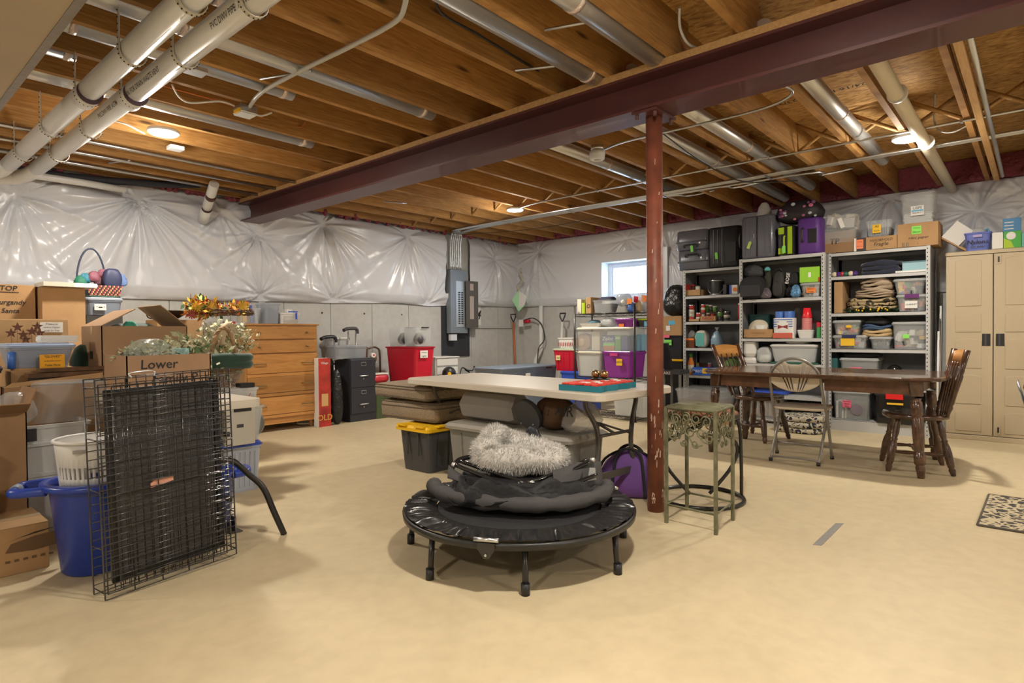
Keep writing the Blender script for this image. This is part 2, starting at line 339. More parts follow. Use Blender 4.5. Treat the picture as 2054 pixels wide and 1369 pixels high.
# window
POLY=mat('white_poly',(.70,.715,.765),.28,bump=.12,bs=9,dist=.02,spec=.6)
WFR=mat('window_white',(.70,.73,.77),.5)
def frame(g,ax,a,b0,b1,c0,c1,t,d):
    for (p,q,r_,s_) in ((b0,b1,c0,c0+t),(b0,b1,c1-t,c1),(b0,b0+t,c0+t,c1-t),(b1-t,b1,c0+t,c1-t)): g.box(a,p,r_,a+d,q,s_)
    return g
wn=frame(MB(),0,WX-.10,y0-.03,y1+.03,z0-.03,z1+.03,.032,.29).build('window_1',WFR,kind='structure')
frame(MB(),0,WX-.13,y0-.13,y1+.13,z0-.13,z1+.13,.13,.14).build('poly_wrap',POLY,wn)
frame(MB(),0,WX+.06,y0,y1,z0,z1,.045,.05).build('window_frame',WFR,wn)
frame(MB(),0,WX+.08,y0+.045,y1-.045,z0+.045,z1-.045,.03,.03).build('window_sash',WFR,wn)
MB().box(WX+.09,y0+.06,z0+.06,WX+.094,y1-.06,z1-.06).build('window_pane',mat('glass',(.9,.95,1),.02,alpha=.12),wn)
MB().box(WX-.10,y0-.03,z0-.045,WX+.06,y1+.03,z0-.03).build('window_sill',WFR,wn)
# --- blanket insulation under white poly, stapled in fans
PINKI=mat('pink_insulation',(.26,.06,.08),.95,bump=.8,bs=25,dist=.04)
def barrier(name,parent,axis,u0,u1,top,bot,face,staples,seed,holes=()):
    nu=int((u1-u0)/.0125);nz=84;R=np.random.RandomState(seed)
    U,Vv=np.meshgrid(np.linspace(u0,u1,nu),np.linspace(0,1,nz),indexing='ij')
    tb=np.interp(U,*zip(*top));bb=np.interp(U,*zip(*bot));Z=bb+(tb-bb)*Vv
    H=.085*np.clip(np.minimum(Vv,1-Vv)*9,0,1)**.5
    for k in range(6): H+=.006*np.sin(U*R.uniform(1,7)+Z*R.uniform(-5,5)+R.uniform(0,6))
    for (su,sz,st) in staples:
        dx=U-su;dz=Z-sz;r=np.hypot(dx,dz)+1e-4;th=np.arctan2(dz,dx)
        K=60;kn=R.rand(K)*2-1;kn=kn*np.abs(kn);tt=(th+pi)/(2*pi)*K;i=np.floor(tt).astype(int)%K;f=tt-np.floor(tt);f=f*f*(3-2*f)
        cre=kn[i]*(1-f)+kn[(i+1)%K]*f
        K2=17;kn2=R.rand(K2)*2-1;t2=(th+pi)/(2*pi)*K2+r*1.2;i2=np.floor(t2).astype(int)%K2;f2=t2-np.floor(t2);f2=f2*f2*(3-2*f2);cre=cre+.7*(kn2[i2]*(1-f2)+kn2[(i2+1)%K2]*f2)
        env=np.clip(r/.12,0,1)*np.exp(-r/(.30*st))
        down=1+.5*(dz<0)
        H+=.046*st*cre*env*down-.075*st*np.exp(-r/.10)
    # soft vertical drapes towards the bottom edge
    for k in range(26):
        c=R.uniform(u0,u1);wd=R.uniform(.02,.05);H+=R.uniform(-.014,.016)*np.exp(-((U-c-.1*(Z-1.8)*R.uniform(-1,1))/wd)**2)*np.clip(1-Vv*1.6,0,1)
    H=np.clip(H,.006,.17)
    P=np.stack([U,face-H,Z],-1) if axis=='Y' else np.stack([face-H,U,Z],-1)
    P=P.reshape(-1,3);idx=np.arange(nu*nz).reshape(nu,nz)
    F=np.stack([idx[:-1,:-1],idx[1:,:-1],idx[1:,1:],idx[:-1,1:]],-1).reshape(-1,4)
    if axis=='X': F=F[:,::-1]
    cu=(U[:-1,:-1]+U[1:,1:])/2;cz=(Z[:-1,:-1]+Z[1:,1:])/2;keep=np.ones(cu.size,bool)
    for (a,b,c,d) in holes: keep&=~((cu>a)&(cu<b)&(cz>c)&(cz<d)).ravel()
    F=F[keep]
    me=bpy.data.meshes.new(name);me.vertices.add(len(P));me.vertices.foreach_set('co',P.ravel());me.loops.add(F.size);me.loops.foreach_set('vertex_index',F.ravel());me.polygons.add(len(F));me.polygons.foreach_set('loop_start',np.arange(0,F.size,4));me.polygons.foreach_set('use_smooth',np.ones(len(F),bool));me.update();me.validate()
    me.materials.append(POLY);o=bpy.data.objects.new(name,me);COL.objects.link(o);o.parent=parent;return o
def stp(pts,ax,val): 
    out=[]
    for px,py,s_ in pts:
        p=on(px,py,ax,val);out.append((float(p[1-ax]),float(p[2]),s_))
    return out
FY,FX=WY-.02,WX-.02
def edge(pts,ax,val): return sorted((float(on(px,py,ax,val)[1-ax]),float(on(px,py,ax,val)[2])) for px,py in pts)
barrier('vapour_barrier',wl,'Y',X0+.1,WX-.06,[(-4,2.46),(8,2.46)],[(-4,1.40)]+edge([(0,594),(250,597),(420,602),(600,604),(675,607),(810,607),(868,613),(905,612),(946,612),(1040,615)],1,6.44),FY,
  stp([(35,388,1.5),(-150,380,1.3),(282,396,1.7),(450,425,.8),(522,468,.9),(655,447,1.3),(675,600,.9),(826,472,1.3),(866,609,.9),(528,590,.8),(1000,520,.9),(960,600,.7),(140,560,.6)],1,6.44),3,
  holes=[(5.96,6.44,1.6,2.6)])
barrier('vapour_barrier',wr,'X',Y0+.1,WY-.08,[(-4,2.48),(8,2.48)],[(-4,1.36),(3.8,1.43)]+edge([(1155,612),(1100,613),(1050,615)],0,7.5),FX,
  stp([(1075,505,1.0),(1255,478,.6),(1058,560,.6),(1782,393,1.5),(1960,420,1.1),(2080,400,1.2),(1340,500,.8),(1450,470,.8)],0,7.5),9,holes=[(y0-.04,y1+.04,z0-.05,z1+.06)])
g=MB()
for k in range(330):
    xx=random.uniform(-1,7.5);g.sph((xx,WY-.07+random.uniform(-.03,.02),2.485+random.uniform(-.015,.03)),random.uniform(.02,.04),6)
g.build('pink_insulation',PINKI,wl,kind='stuff')
g=MB()
for y in YK: g.box(WX-.10,y+.045,2.485,WX,y+.375,2.71)
for k in range(160): g.sph((WX-.08+random.uniform(-.03,.03),random.uniform(-.5,6.4),2.50+random.uniform(-.01,.03)),random.uniform(.02,.035),6)
g.build('pink_insulation',PINKI,wr,kind='stuff')
# --- steel beam and column
BEAM=mat('red_oxide_paint',(.085,.024,.024),.42,var=.15,vs=2,bump=.05,bs=60,coat=.15);POSTM=mat('worn_red_paint',(.21,.062,.035),.5,var=.3,vs=9,bump=.25,bs=35)
b=T('steel_beam','long dark red painted steel I-beam carrying the ceiling joists','beam',(3.09,1.5,2.241))
g=MB()
for (x_0,x_1,z_0,z_1) in ((-.11,.11,0,.016),(-.006,.006,.016,.184),(-.11,.11,.184,.20)): g.box(x_0,Y0-1.5,z_0,x_1,WY-1.52,z_1)
g.build('beam_section',BEAM,b)
MB().box(-.11,Y0-1.5,.2,.11,WY-1.55,.238).build('timber_plate',PINE,b)
pc=fl(1317,1027);pc=(float(pc[0])+.03,float(pc[1])+.02)
p=T('steel_column','round red painted steel column with scraped paint beside the plant stand','column',(pc[0],pc[1],0))
MB().cyl((0,0,0),(0,0,2.225),.046,n=28).build('shaft',POSTM,p)
MB().box(-.12,-.075,2.225,.12,.075,2.240).build('cap_plate',BEAM,p)
for sx in (-1,1):
    for sy in (-1,1): MB().cyl((sx*.095,sy*.055,2.20),(sx*.095,sy*.055,2.26),.011,n=6).build('bolt',BEAM,p)
sc=mat('bare_primer',(.50,.36,.28),.7,var=.2,vs=30)
R=random.Random(3)
for k in range(34):
    a=-pi/2-.9+R.gauss(0,.3);z=R.choice([R.uniform(0,.14),R.uniform(.25,.75),R.uniform(.3,.6),R.uniform(.1,2)]);hh=R.uniform(.01,.05);ww=R.uniform(.03,.10);rad=.0464
    if z<.14: a=R.uniform(-pi,0);ww=.2
    MB().add([(rad*math.cos(a-ww),rad*math.sin(a-ww),z),(rad*math.cos(a+ww*.6),rad*math.sin(a+ww*.6),z+.004),(rad*math.cos(a+ww),rad*math.sin(a+ww),z+hh*.8),(rad*math.cos(a-ww*.3),rad*math.sin(a-ww*.3),z+hh)],[(0,1,2,3)]).build('paint_chip',sc,p)
# --- duct soffit in the upper left corner
s_=T('air_duct','large flat beige duct trunk in the upper left corner of the ceiling','duct',(.0,1.5,2.2))
MB().box(-.9,-4.5,0,.60,2.6,.27).build('duct_body',mat('duct_beige',(.42,.34,.24),.6,var=.1,vs=2),s_)
MB().box(.60,-4.5,-.004,.63,2.6,.27).build('edge_tape',mat('duct_tape',(.20,.18,.16),.4,bump=.4,bs=20),s_)
# --- white drain pipes
PVC=mat('pvc_white',(.76,.76,.74),.32,var=.05,vs=4)
def hang(t,x,y,z,r,zt):
    g=MB()
    P=[(x-r-.003,y,zt)]+[(x-(r+.004)*math.cos(a),y,z-(r+.004)*math.sin(a)) for a in [pi*k/10 for k in range(11)]]+[(x+r+.003,y,z+.03)]
    for i in range(len(P)-1):
        a,b_=np.array(P[i]),np.array(P[i+1]);n=nrm((-(b_-a)[2],0,(b_-a)[0]))*.003
        g.add([a+(0,-.013,0),a+(0,.013,0),b_+(0,.013,0),b_+(0,-.013,0),a+n+(0,-.013,0),a+n+(0,.013,0),b_+n+(0,.013,0),b_+n+(0,-.013,0)],[(0,1,2,3),(7,6,5,4),(0,3,7,4),(1,5,6,2)])
    o=g.build('hanger_strap',mat('strap_white',(.62,.58,.5),.5),t)
    for i in range(1,len(P)-1,1): MB().sph((P[i][0]*1.0+(P[i][0]-x)*.06,y,P[i][2]-(.002 if P[i][2]<z else 0)),.0035,6).build('strap_hole',BLACK,o)
    for i in range(int((zt-z)/.03)): MB().sph((x-r-.0075,y,z+.02+i*.03),.0035,6).build('strap_hole',BLACK,o)
for (lab,a_,b_,z,ph,txt) in (('white drain pipe nearer the beige duct with blue-lit sheen and strap hangers',(320,62),(30,322),2.28,.25,None),('white printed drain pipe right of its twin hung in strap loops',(420,90),(70,338),2.28,.1,'PVC DWV PIPE  ASTM D-2665  3 IN  FOR DRAIN WASTE VENT')):
    A=fl(*a_,z);B=fl(*b_,z);xm=float(A[0]+B[0])/2;t=T('drain_pipe',lab,'pipe',(xm,4,z))
    MB().cyl((0,-6.2,0),(0,1.75,.02),.052,n=24).build('pipe_run',PVC,t)
    for yy in (-.55+ph,-3.0): MB().cyl((0,yy,.0),(0,yy+.12,0),.059,n=24).build('coupling',PVC,t);MB().cyl((0,yy-.001,0),(0,yy+.006,0),.0595,n=24).build('pipe_joint',mat('purple_primer',(.10,.06,.09),.5),t)
    for yy in (-1.85,-1.2,-.5,.25,1.0): hang(t,0,yy+ph,0,.052,.205)
    MB().tube(smooth([(0,1.75,.02),(-.04,2.0,.0),(-.2,2.1,-.02),(-.9,2.1,-.03)],5),.052,14).build('elbow',PVC,t)
    if txt:
        o=text(t,txt,0,0,0,.034,INK,shear=0);n_=Vector((-.93,0,-.37));xd=Vector((0,-1,0));yd=n_.cross(xd);mm=Matrix.Identity(4)
        for r_ in range(3): mm[r_][0]=xd[r_];mm[r_][1]=yd[r_];mm[r_][2]=n_[r_]
        mm.translation=n_*.0528+Vector((0,-.45,0));o.matrix_local=mm;o2=o.copy();COL.objects.link(o2);o2.matrix_local=Matrix.Translation((0,-1.5,0))@mm
t=T('insulated_hose','black insulated hose line clipped along the top of the plastic at left','pipe',(.6,6.32,2.42))
MB().tube(smooth([(-1.3,0,0),(0,0,-.02),(.8,0,-.02),(1.5,0,.04),(1.9,0,.1)],6),.032,10).build('hose',mat('foam_black',(.025,.028,.04),.7),t)
MB().tube([(-1.0,-.03,-.07),(.9,-.03,-.06),(1.25,0,-.06)],.03,10).build('hose',PVC,t,label='white pipe under the black hose')
MB().cyl((.3,0,-.02),(.36,0,-.02),.034,n=12).build('clip',STEEL,t)
t=T('vent_elbow','short white pipe dropping slanted into the plastic left of the beam end','pipe',tuple(float(v) for v in fl(430,375,2.44)))
q=oY(408,438,6.42)-fl(430,375,2.44)
MB().cyl((0,0,.03),tuple(q),.045,n=18).build('pipe_run',PVC,t);MB().cyl(tuple(q*.28),tuple(q*.34),.047,n=18).build('pipe_joint',BEAM,t);MB().cyl(tuple(q*.66),tuple(q*.69),.047,n=18).build('pipe_joint',BEAM,t);MB().cyl(tuple(q*.7),tuple(q*1.04),.051,n=18).build('coupling',PVC,t)
# far right pipe and ducts beyond the beam
A=fl(1755,118,2.42);t=T('drain_pipe','cream drain pipe running along the joist beside the right ceiling lamp','pipe',(3.2,float(A[1]),2.43))
B=fl(1860,300,2.43)
MB().cyl((0,0,0),(WX-3.3,float(B[1]-A[1])*1.0,0),.042,n=20).build('pipe_run',mat('pvc_cream',(.66,.58,.42),.4),t)
for xx in (1.05,2.3): MB().cyl((xx,0,0),(xx+.02,0,0),.055,n=16).build('hanger_ring',PVC,t)
DUCT=mat('bright_duct',(.66,.66,.65),.38,.85,bump=.15,bs=8)
def duct(xa,xb,y,z,r,lab,seam=(.3,),name='round_duct'):
    t=T(name,lab,'duct',(xa,y,z));MB().cyl((0,0,0),(xb-xa,0,0),r,n=20).build('duct_body',DUCT,t)
    for s in seam: MB().cyl(((xb-xa)*s,0,0),((xb-xa)*s+.03,0,0),r+.003,n=20).build('duct_band',mat('foil_tape',(.75,.62,.55),.3,.5,bump=.8,bs=60),t)
    return t
dl=((1.88,-1,3.0,'above the beam at top centre',.06),(1.50,1.2,3.05,'ending above the beam left of the bent cable',.06),(3.02,-.8,2.72,'below the first wide joist at left centre',.055),(3.40,-.6,1.92,'short taped end beside the ceiling junction box',.05),(4.16,-.6,2.5,'longest bright duct crossing above the left ceiling lamp',.055),(2.64,-1,1.2,'passing behind both white drain pipes',.05),(3.78,-1,.9,'lowest of the ducts crossing behind the drain pipes',.04))
for y,a_,b_,lb,r_ in dl: duct(a_,b_,y+.004+r_,2.492+r_*.25,r_,'round galvanised duct '+lb,(.55,.97))
dr=((1.12,3.15,6.3,'in the bay between the column and the bent conduit'),(1.88,3.15,6.9,'right behind the column top'),(3.02,3.2,6.2,'left of the smoke alarm'),(2.26,3.2,7.3,'in the bay just right of the smoke alarm'))
for y,a_,b_,lb in dr: duct(a_,b_,y-.065,2.545,.05,'round galvanised duct beyond the beam '+lb,(.5,))
t=duct(3.25,5.05,-.18,2.50,.12,'wide shiny round duct at the upper right edge beyond the beam',(.5,));MB().tube(smooth([(1.8,0,0),(2.0,0,-.02),(2.2,-.02,-.12),(2.3,-.05,-.3)],5),.12,16).build('flexible_elbow',DUCT,t)
for y,a_,b_,r_ in ((5.30,0,3.0,.014),(5.68,0,3.0,.014),(6.06,0,3.0,.014),):
    t=T('metal_tube','thin bright metal tube under a joist at the left wall side, %s'%({5.30:'nearest the ceiling lamp',5.68:'middle one',6.06:'nearest the wall'}[y]),'tube',(a_,y+.02,2.465));MB().cyl((0,0,0),(b_-a_,0,0),r_,n=8).build('tube_body',STEEL,t)
t=T('joist_pair','pale nailed pine plank under the joists at far right','timber',(3.2,float(fl(1915,85,2.48)[1])-.02,2.47))
MB().box(0,-.02,-.03,4.25,.02,.01).build('plank',PINE,t);MB().cyl((0,-.045,.0),(4.2,-.045,0),.016).build('conduit',STEEL,t);MB().box(.3,.05,.05,4.1,.10,.2).build('plank',DBR,t)
# --- conduits
def wire(name,lab,cat,pts,r,m,seg=6,n=6):
    P=[np.array(p,float) for p in pts];o=P[0];t=T(name,lab,cat,tuple(o));MB().tube(smooth([p-o for p in P],seg),r,n).build('run',m,t);return t
ZC=2.468
cab_=mat('cable_grey',(.5,.5,.48),.4);WC=mat('cable_white',(.68,.66,.6),.5);BC=mat('cable_black',(.02,.02,.02),.5)
t=T('conduit_bundle','bundle of parallel metal conduits under the joists running to the breaker panel','conduit',(5.88,3.2,ZC))
for k in range(6):
    y_end=[-3.3,-3.3,-3.3,2.4,2.9,1.6][k];dx=(k-2.5)*.03
    P=[(dx,y_end-3.2,0)]
    if k>=3: P=[(dx+.35,y_end-3.2-.3,.05),(dx+.2,y_end-3.2-.08,.0),(dx+.03,y_end-3.2+.25,0)]
    P+=[(dx,2.0,0),(dx+.16,3.05,0),(dx+.19+k*.008,3.17,-.03),(dx+.19+k*.01,3.2,-.15),(dx+.19+k*.01,3.2,-.52)]
    MB().tube(smooth(P,6),.0115,7).build('conduit',STEEL,t)
for yy in (-1.3,-.2,1,2): MB().box(-.1,yy,-.016,.1,yy+.02,-.011).build('conduit_strap',STEEL,t)
t=T('conduit','single metal conduit crossing under the joists from the far lamp to the right','conduit',(5.25,4.6,ZC))
MB().tube(smooth([(0.08,-.05,-.01),(.02,-.5,0),(0,-1.8,0),(0,-3.5,0),(0,-6,0)],6),.010,7).build('run',STEEL,t)
for yy in (-1.2,-1.9,-2.9,-4.2): MB().box(-.02,yy,-.013,.02,yy+.015,.012).build('conduit_strap',STEEL,t)
a=fl(1198,318,2.40)
wire('conduit','bent metal conduit rising beside the column from the smoke alarm towards the right','conduit',[fl(1210,300,2.46),fl(1260,282,2.46),fl(1400,250,2.46),fl(1500,226,2.46),fl(1560,206,2.46),fl(1590,186,2.47),fl(1575,172,2.48)],.009,STEEL)
wire('conduit','grey conduit arching up from the ceiling junction box over the left joists','conduit',[fl(500,215,2.465),fl(525,185,2.46),fl(600,143,2.46),fl(700,94,2.46),fl(790,45,2.46),fl(812,10,2.46),fl(815,-40,2.46)],.0125,cab_,8,8)
jb=T('junction_box','square ceiling junction box with white cover and yellow clip at left centre','electrical box',tuple(fl(492,222,2.45)))
MB().cbox((0,0,.0),(.11,.11,.05)).build('box_body',STEEL,jb,bevel=.004);MB().cbox((0,0,-.028),(.10,.10,.006)).build('cover',WFR,jb);MB().cbox((-.06,-.02,-.02),(.012,.07,.02)).build('clip',YPL,jb)
jb=T('junction_box','small white box on a joist below the left ceiling lamp','electrical box',tuple(fl(352,297,2.455)));MB().cbox((0,0,0),(.1,.09,.03)).build('box_body',WFR,jb,bevel=.004)
jb=T('junction_box','grey metal box with cable beside the printed drain pipe','electrical box',tuple(fl(392,138,2.47)));MB().cbox((0,0,0),(.1,.09,.05)).build('box_body',STEEL,jb,bevel=.004)
wire('cable','white cable sagging from the drain pipe to the ceiling junction box','cable',[fl(345,170,2.47),fl(360,195,2.46),fl(385,206,2.45),fl(440,203,2.45),fl(470,212,2.46)],.006,WC)
wire('cable','white cable from the drain pipe to the left ceiling lamp','cable',[fl(228,242,2.47),fl(255,250,2.46),fl(290,268,2.46)],.006,WC)
wire('cable','white cable stub right of the ceiling junction box','cable',[fl(510,228,2.46),fl(525,232,2.455),fl(545,226,2.47)],.006,WC)
wire('cable','thin copper line running through joists beside the junction box','cable',[fl(320,170,2.55),fl(470,212,2.55),fl(540,240,2.55),fl(600,255,2.55),fl(612,245,2.56)],.006,mat('copper',(.6,.22,.08),.35,.7))
wire('cable','black cable draped between joists at top centre','cable',[fl(873,0,2.55),fl(890,30,2.52),fl(960,70,2.55),fl(1062,132,2.55),fl(1130,175,2.6)],.007,BC)
wire('cable','grey cable bent down beside the opening at top right of centre','cable',[fl(1363,15,2.6),fl(1364,55,2.55),fl(1378,85,2.5),fl(1398,97,2.5)],.007,cab_)
wire('cable','thin black wire under the conduit bundle towards the breaker panel','cable',[fl(925,470,2.46),fl(1060,460,2.45),fl(1200,437,2.46)],.004,BC)
wire('cable','black wire looping behind the column under the joists','cable',[fl(1330,268,2.5),fl(1400,320,2.45),fl(1470,358,2.45),fl(1520,366,2.46),fl(1600,362,2.46)],.005,BC)
wire('cable','grey cable hanging in a U from the sheathing beside the right lamp','cable',[fl(1876,188,2.70),fl(1874,240,2.6),fl(1885,262,2.5),fl(1910,265,2.47),fl(1940,252,2.5)],.006,cab_)
for i,(a_,b_,lb) in enumerate((((522,158),(625,142),'left of the grey arched conduit'),((1034,141),(1150,128),'at top centre'),((1092,60),(1180,44),'crossing the duct above the beam'),((218,326),(262,321),'near the left wall'),((770,404),(815,408),'above the dresser wall'))):
    P=fl(*a_,2.475);Q=fl(*b_,2.475);t=T('duct_strap','thin metal duct strap '+lb,'strap',tuple(P));MB().tube([(0,0,0),tuple(Q-P)],.008,4).build('run',STEEL,t)
# --- lamps
EM=mat('lamp_glow',(1,.93,.80),.5,emit=14)
def puck(x,y,lab,vis=True):
    t=T('ceiling_lamp',lab,'lamp',(x,y,2.481))
    MB().lathe([(.055,0),(.10,-.012),(.103,-.030),(.092,-.036)],n=32).build('lamp_rim',WFR,t)
    MB().lathe([(.090,-.034),(.088,-.040),(.02,-.0415)],n=32).build('diffuser',EM,t)
    a=area('lamp_light',(x,y,2.43),(0,0,0),.16,0,LAMP_W*.76,LAMP_C,shape='DISK')
    l=bpy.data.lights.new('lamp_glow_light','POINT');l.energy=LAMP_W*.24;l.color=LAMP_C;l.shadow_soft_size=.05;o=bpy.data.objects.new('lamp_glow_light',l);COL.objects.link(o);o.location=(x,y,2.30)
for px,py,lab in ((328,268,'bright round ceiling lamp left, below the white drain pipes'),(1820,280,'bright round ceiling lamp at right beside the cream pipe'),(1033,422,'small far round ceiling lamp above the corner window')):
    q=fl(px,py,2.445);puck(float(q[0]),float(q[1]),lab)
for x,y in ((1.6,.75),(1.6,-2.2),(5.4,-2.3),(-1.6,.75),(-1.6,4.6)): puck(x,y,'round ceiling lamp outside the picture, '+{(1.6,.75):'nearly overhead',(1.6,-2.2):'directly behind the camera',(5.4,-2.3):'beyond the right edge',(-1.6,.75):'at the far back',(-1.6,4.6):'beyond the left edge'}[(x,y)])
t=T('smoke_alarm','round white smoke alarm under a grey box left of the column top','alarm',tuple(fl(1198,312,2.40)))
MB().lathe([(.05,.04),(.05,.075)],n=16).build('mounting_box',STEEL,t);MB().lathe([(.045,-.035),(.057,-.028),(.060,0),(.062,.002),(.062,.028),(.05,.038)],n=28).build('alarm_body',WFR,t)
MB().lathe([(.02,-.038),(.03,-.034)],n=16).build('test_button',mat('btn',(.4,.38,.35),.5),t)
# --- breaker panel
py_=6.42
bb=T('backboard','black plywood board on the concrete wall behind the breaker panel','board',(6.3,WY-.01,.67))
a=oY(886,612,WY-.02);c=oY(942,713,WY-.02);MB().box(float(a[0])-6.3,-.012,0,float(c[0])-6.3,.008,float(a[2])-.67).build('plywood',mat('black_board',(.03,.032,.04),.6,bump=.3,bs=10),bb)
pn=Th('breaker_panel','grey open electrical breaker panel with rows of breakers on left wall','panel',(905,541,938,668),'Y',py_,.10)
PG=mat('panel_grey',(.25,.29,.33),.4,.3);PI=mat('panel_inner',(.55,.6,.64),.35,.5)
MB().box(-pn.w/2,-.05,0,pn.w/2,.05,pn.h).build('enclosure',PG,pn.r,bevel=.004)
x0_,z1_=pn.lp(914,563);x1_,z0_=pn.lp(931,655);MB().box(x0_,-.058,z0_,x1_,-.05,z1_).build('dead_front',PI,pn.r)
for c_ in (0,1):
    for k in range(15): MB().cbox((x0_+(x1_-x0_)*(.36+.36*c_),-.062,z0_+.05+k*(z1_-z0_)*.72/15),((x1_-x0_)*.2,.01,.018)).build('breaker',BLACK,pn.r)
xd0,zd1=pn.lp(930,563);xd1,zd0=pn.lp(955,657);dr_=MB().box(xd0,-.10,zd0,xd1,-.09,zd1).build('door',mat('panel_door',(.10,.09,.08),.5),pn.r)
MB().cbox(((xd0+xd1)/2-.01,-.102,zd1-.09),(.07,.002,.1)).build('paper_label',mat('lbl',(.45,.38,.35),.7),dr_);MB().cbox(((xd0+xd1)/2-.01,-.102,zd0+.3),(.085,.002,.34)).build('paper_label',mat('lbl',(.45,.38,.35),.7),dr_)
MB().cbox((-pn.w/2+.06,-.02,-.06),(.12,.05,.09)).build('plug_box',WFR,pn.r)
# corner clutter on wall
wire('conduit','horizontal grey conduit along the concrete wall into the corner','conduit',[(6.45,WY-.015,1.1),(7.0,WY-.015,1.1),(7.5,WY-.015,1.1)],.011,cab_)
t=T('downpipe','white wall pipe with an angled foot in the corner','pipe',tuple(oX(1082,620,7.58)))
P=[oX(1085,612,7.56),oX(1085,690,7.56),oX(1085,700,7.54),oX(1075,720,7.5),oX(1070,760,7.48)];MB().tube([tuple(p_-oX(1082,620,7.58)) for p_ in P],.035,12).build('pipe_run',PVC,t)
wire('cable','black power cable with a red plug hanging on the white corner pipe','cable',[oX(1050,642,7.5),oX(1070,638,7.5),oX(1087,652,7.48),(oX(1092,680,7.48)),oX(1080,700,7.44),oX(1078,745,7.4)],.008,BC)
t=T('plug_tag','red plug with a white tag near the room corner','plug',tuple(oX(1050,645,7.45)));MB().cyl((0,-.02,0),(0,-.13,.01),.028).build('plug',RED,t);MB().cbox((-.03,.03,-.02),(.004,.09,.11)).build('paper_tag',PAPER,t)
t=T('wall_poster','small number card on concrete wall right of the breaker panel','sign',tuple(oY(959,632,WY-.005)));MB().cbox((0,0,0),(.11,.006,.3)).build('card',PAPER,t);text(t,'4',0,-.006,.0,.2)
t=T('green_paper','sheet of light green and white paper dangling on a strip in the room corner','paper',tuple(oX(1040,603,7.3)))
MB().prism([(.14,.02),(.0,-.17),(-.12,-.08),(-.17,.05),(.0,.16)],(0,0,0),(0,1,0),(0,0,1),(.006,0,0)).build('sheet',mat('pale_green',(.45,.85,.5),.7),t)
MB().prism([(-.01,-.12),(-.13,-.06),(-.18,.06),(-.02,.16)],(-.008,0,0),(0,1,0),(0,0,1),(.004,0,0)).build('sheet',PAPER,t)
MB().tube(smooth([(.05,0,.13),(.05,.06,.24),(.05,-.05,.33),(.05,.02,.45),(.05,-.02,.52)],5),.018,6).build('strip',mat('beige_strip',(.55,.5,.42),.8),t)
def shovel(lab,px,pt,pb,X,m,lean):
    A=oX(px,pt,X);B=oX(pb[0],pb[1],X-.15);t=T('shovel',lab,'shovel',(float(A[0]),float(A[1]),0));h=float(A[2]);B=(float(B[0]-A[0]),float(B[1]-A[1]))
    d=lambda f:(B[0]*f,B[1]*f,h*(1-f))
    MB().cyl(d(.10),d(.86),.018,n=10).build('shaft',m,t)
    g=MB();c=d(0);q=d(.1);g.tube([(q[0],q[1],q[2]),(q[0],q[1]-.045,c[2]-.05),(c[0],c[1]-.05,c[2]),(c[0],c[1]+.05,c[2]),(q[0],q[1]+.045,c[2]-.05)],.011,8,True).build('grip',BLACK,t)
    MB().prism([(-.11,.28),(.11,.28),(.11,.06),(.0,.0),(-.11,.06)],(B[0]*.9,B[1],0.0),(0,1,0),(-.1,0,1),(.006,0,0)).build('blade',mat('blade_metal',(.3,.3,.3),.4,.8),t)
shovel('shovel with orange-brown shaft and black grip leaning in the corner',1029,630,(1036,735),7.35,mat('orange_shaft',(.45,.14,.05),.5),0)
shovel('shovel with white shaft and black grip leaning on the window wall',1129,628,(1118,720),7.4,PVC,0)
# ================================================================== RIGHT SIDE
def blob(r,w,d,h,m,name='body',seed=1,amp=.12,z0=0,cx=0,cy=0,n=26,k=18,pw=3.0,top=.55):
    R=np.random.RandomState(seed);ph=R.uniform(0,6,(8,3));fr=R.uniform(1,6,(8,2));g=MB();rings=[]
    for j in range(k+1):
        t=j/k;phi=pi*t;s_=max(math.sin(phi),0)**.6;zz=(1-math.cos(phi))/2
        taper=1-(1-top)*zz**1.6;ring=[]
        for i in range(n):
            a=2*pi*i/n;ca,sa=math.cos(a),math.sin(a);q=(abs(ca)**pw+abs(sa)**pw)**(-1/pw)
            nz=sum(math.sin(fr[c][0]*a*1.0+ph[c][0]+fr[c][1]*t*4)*math.cos(ph[c][1]+fr[c][1]*t*5) for c in range(8))/3
            e=1+amp*nz*(.3+.7*s_)
            ring.append((cx+ca*q*w/2*s_*taper*e,cy+sa*q*d/2*s_*taper*e,z0+h*(zz+amp*.3*nz*s_*zz)))
        rings.append(ring)
    g.loft(rings,(1,1),True);return g.build(name,m,r)
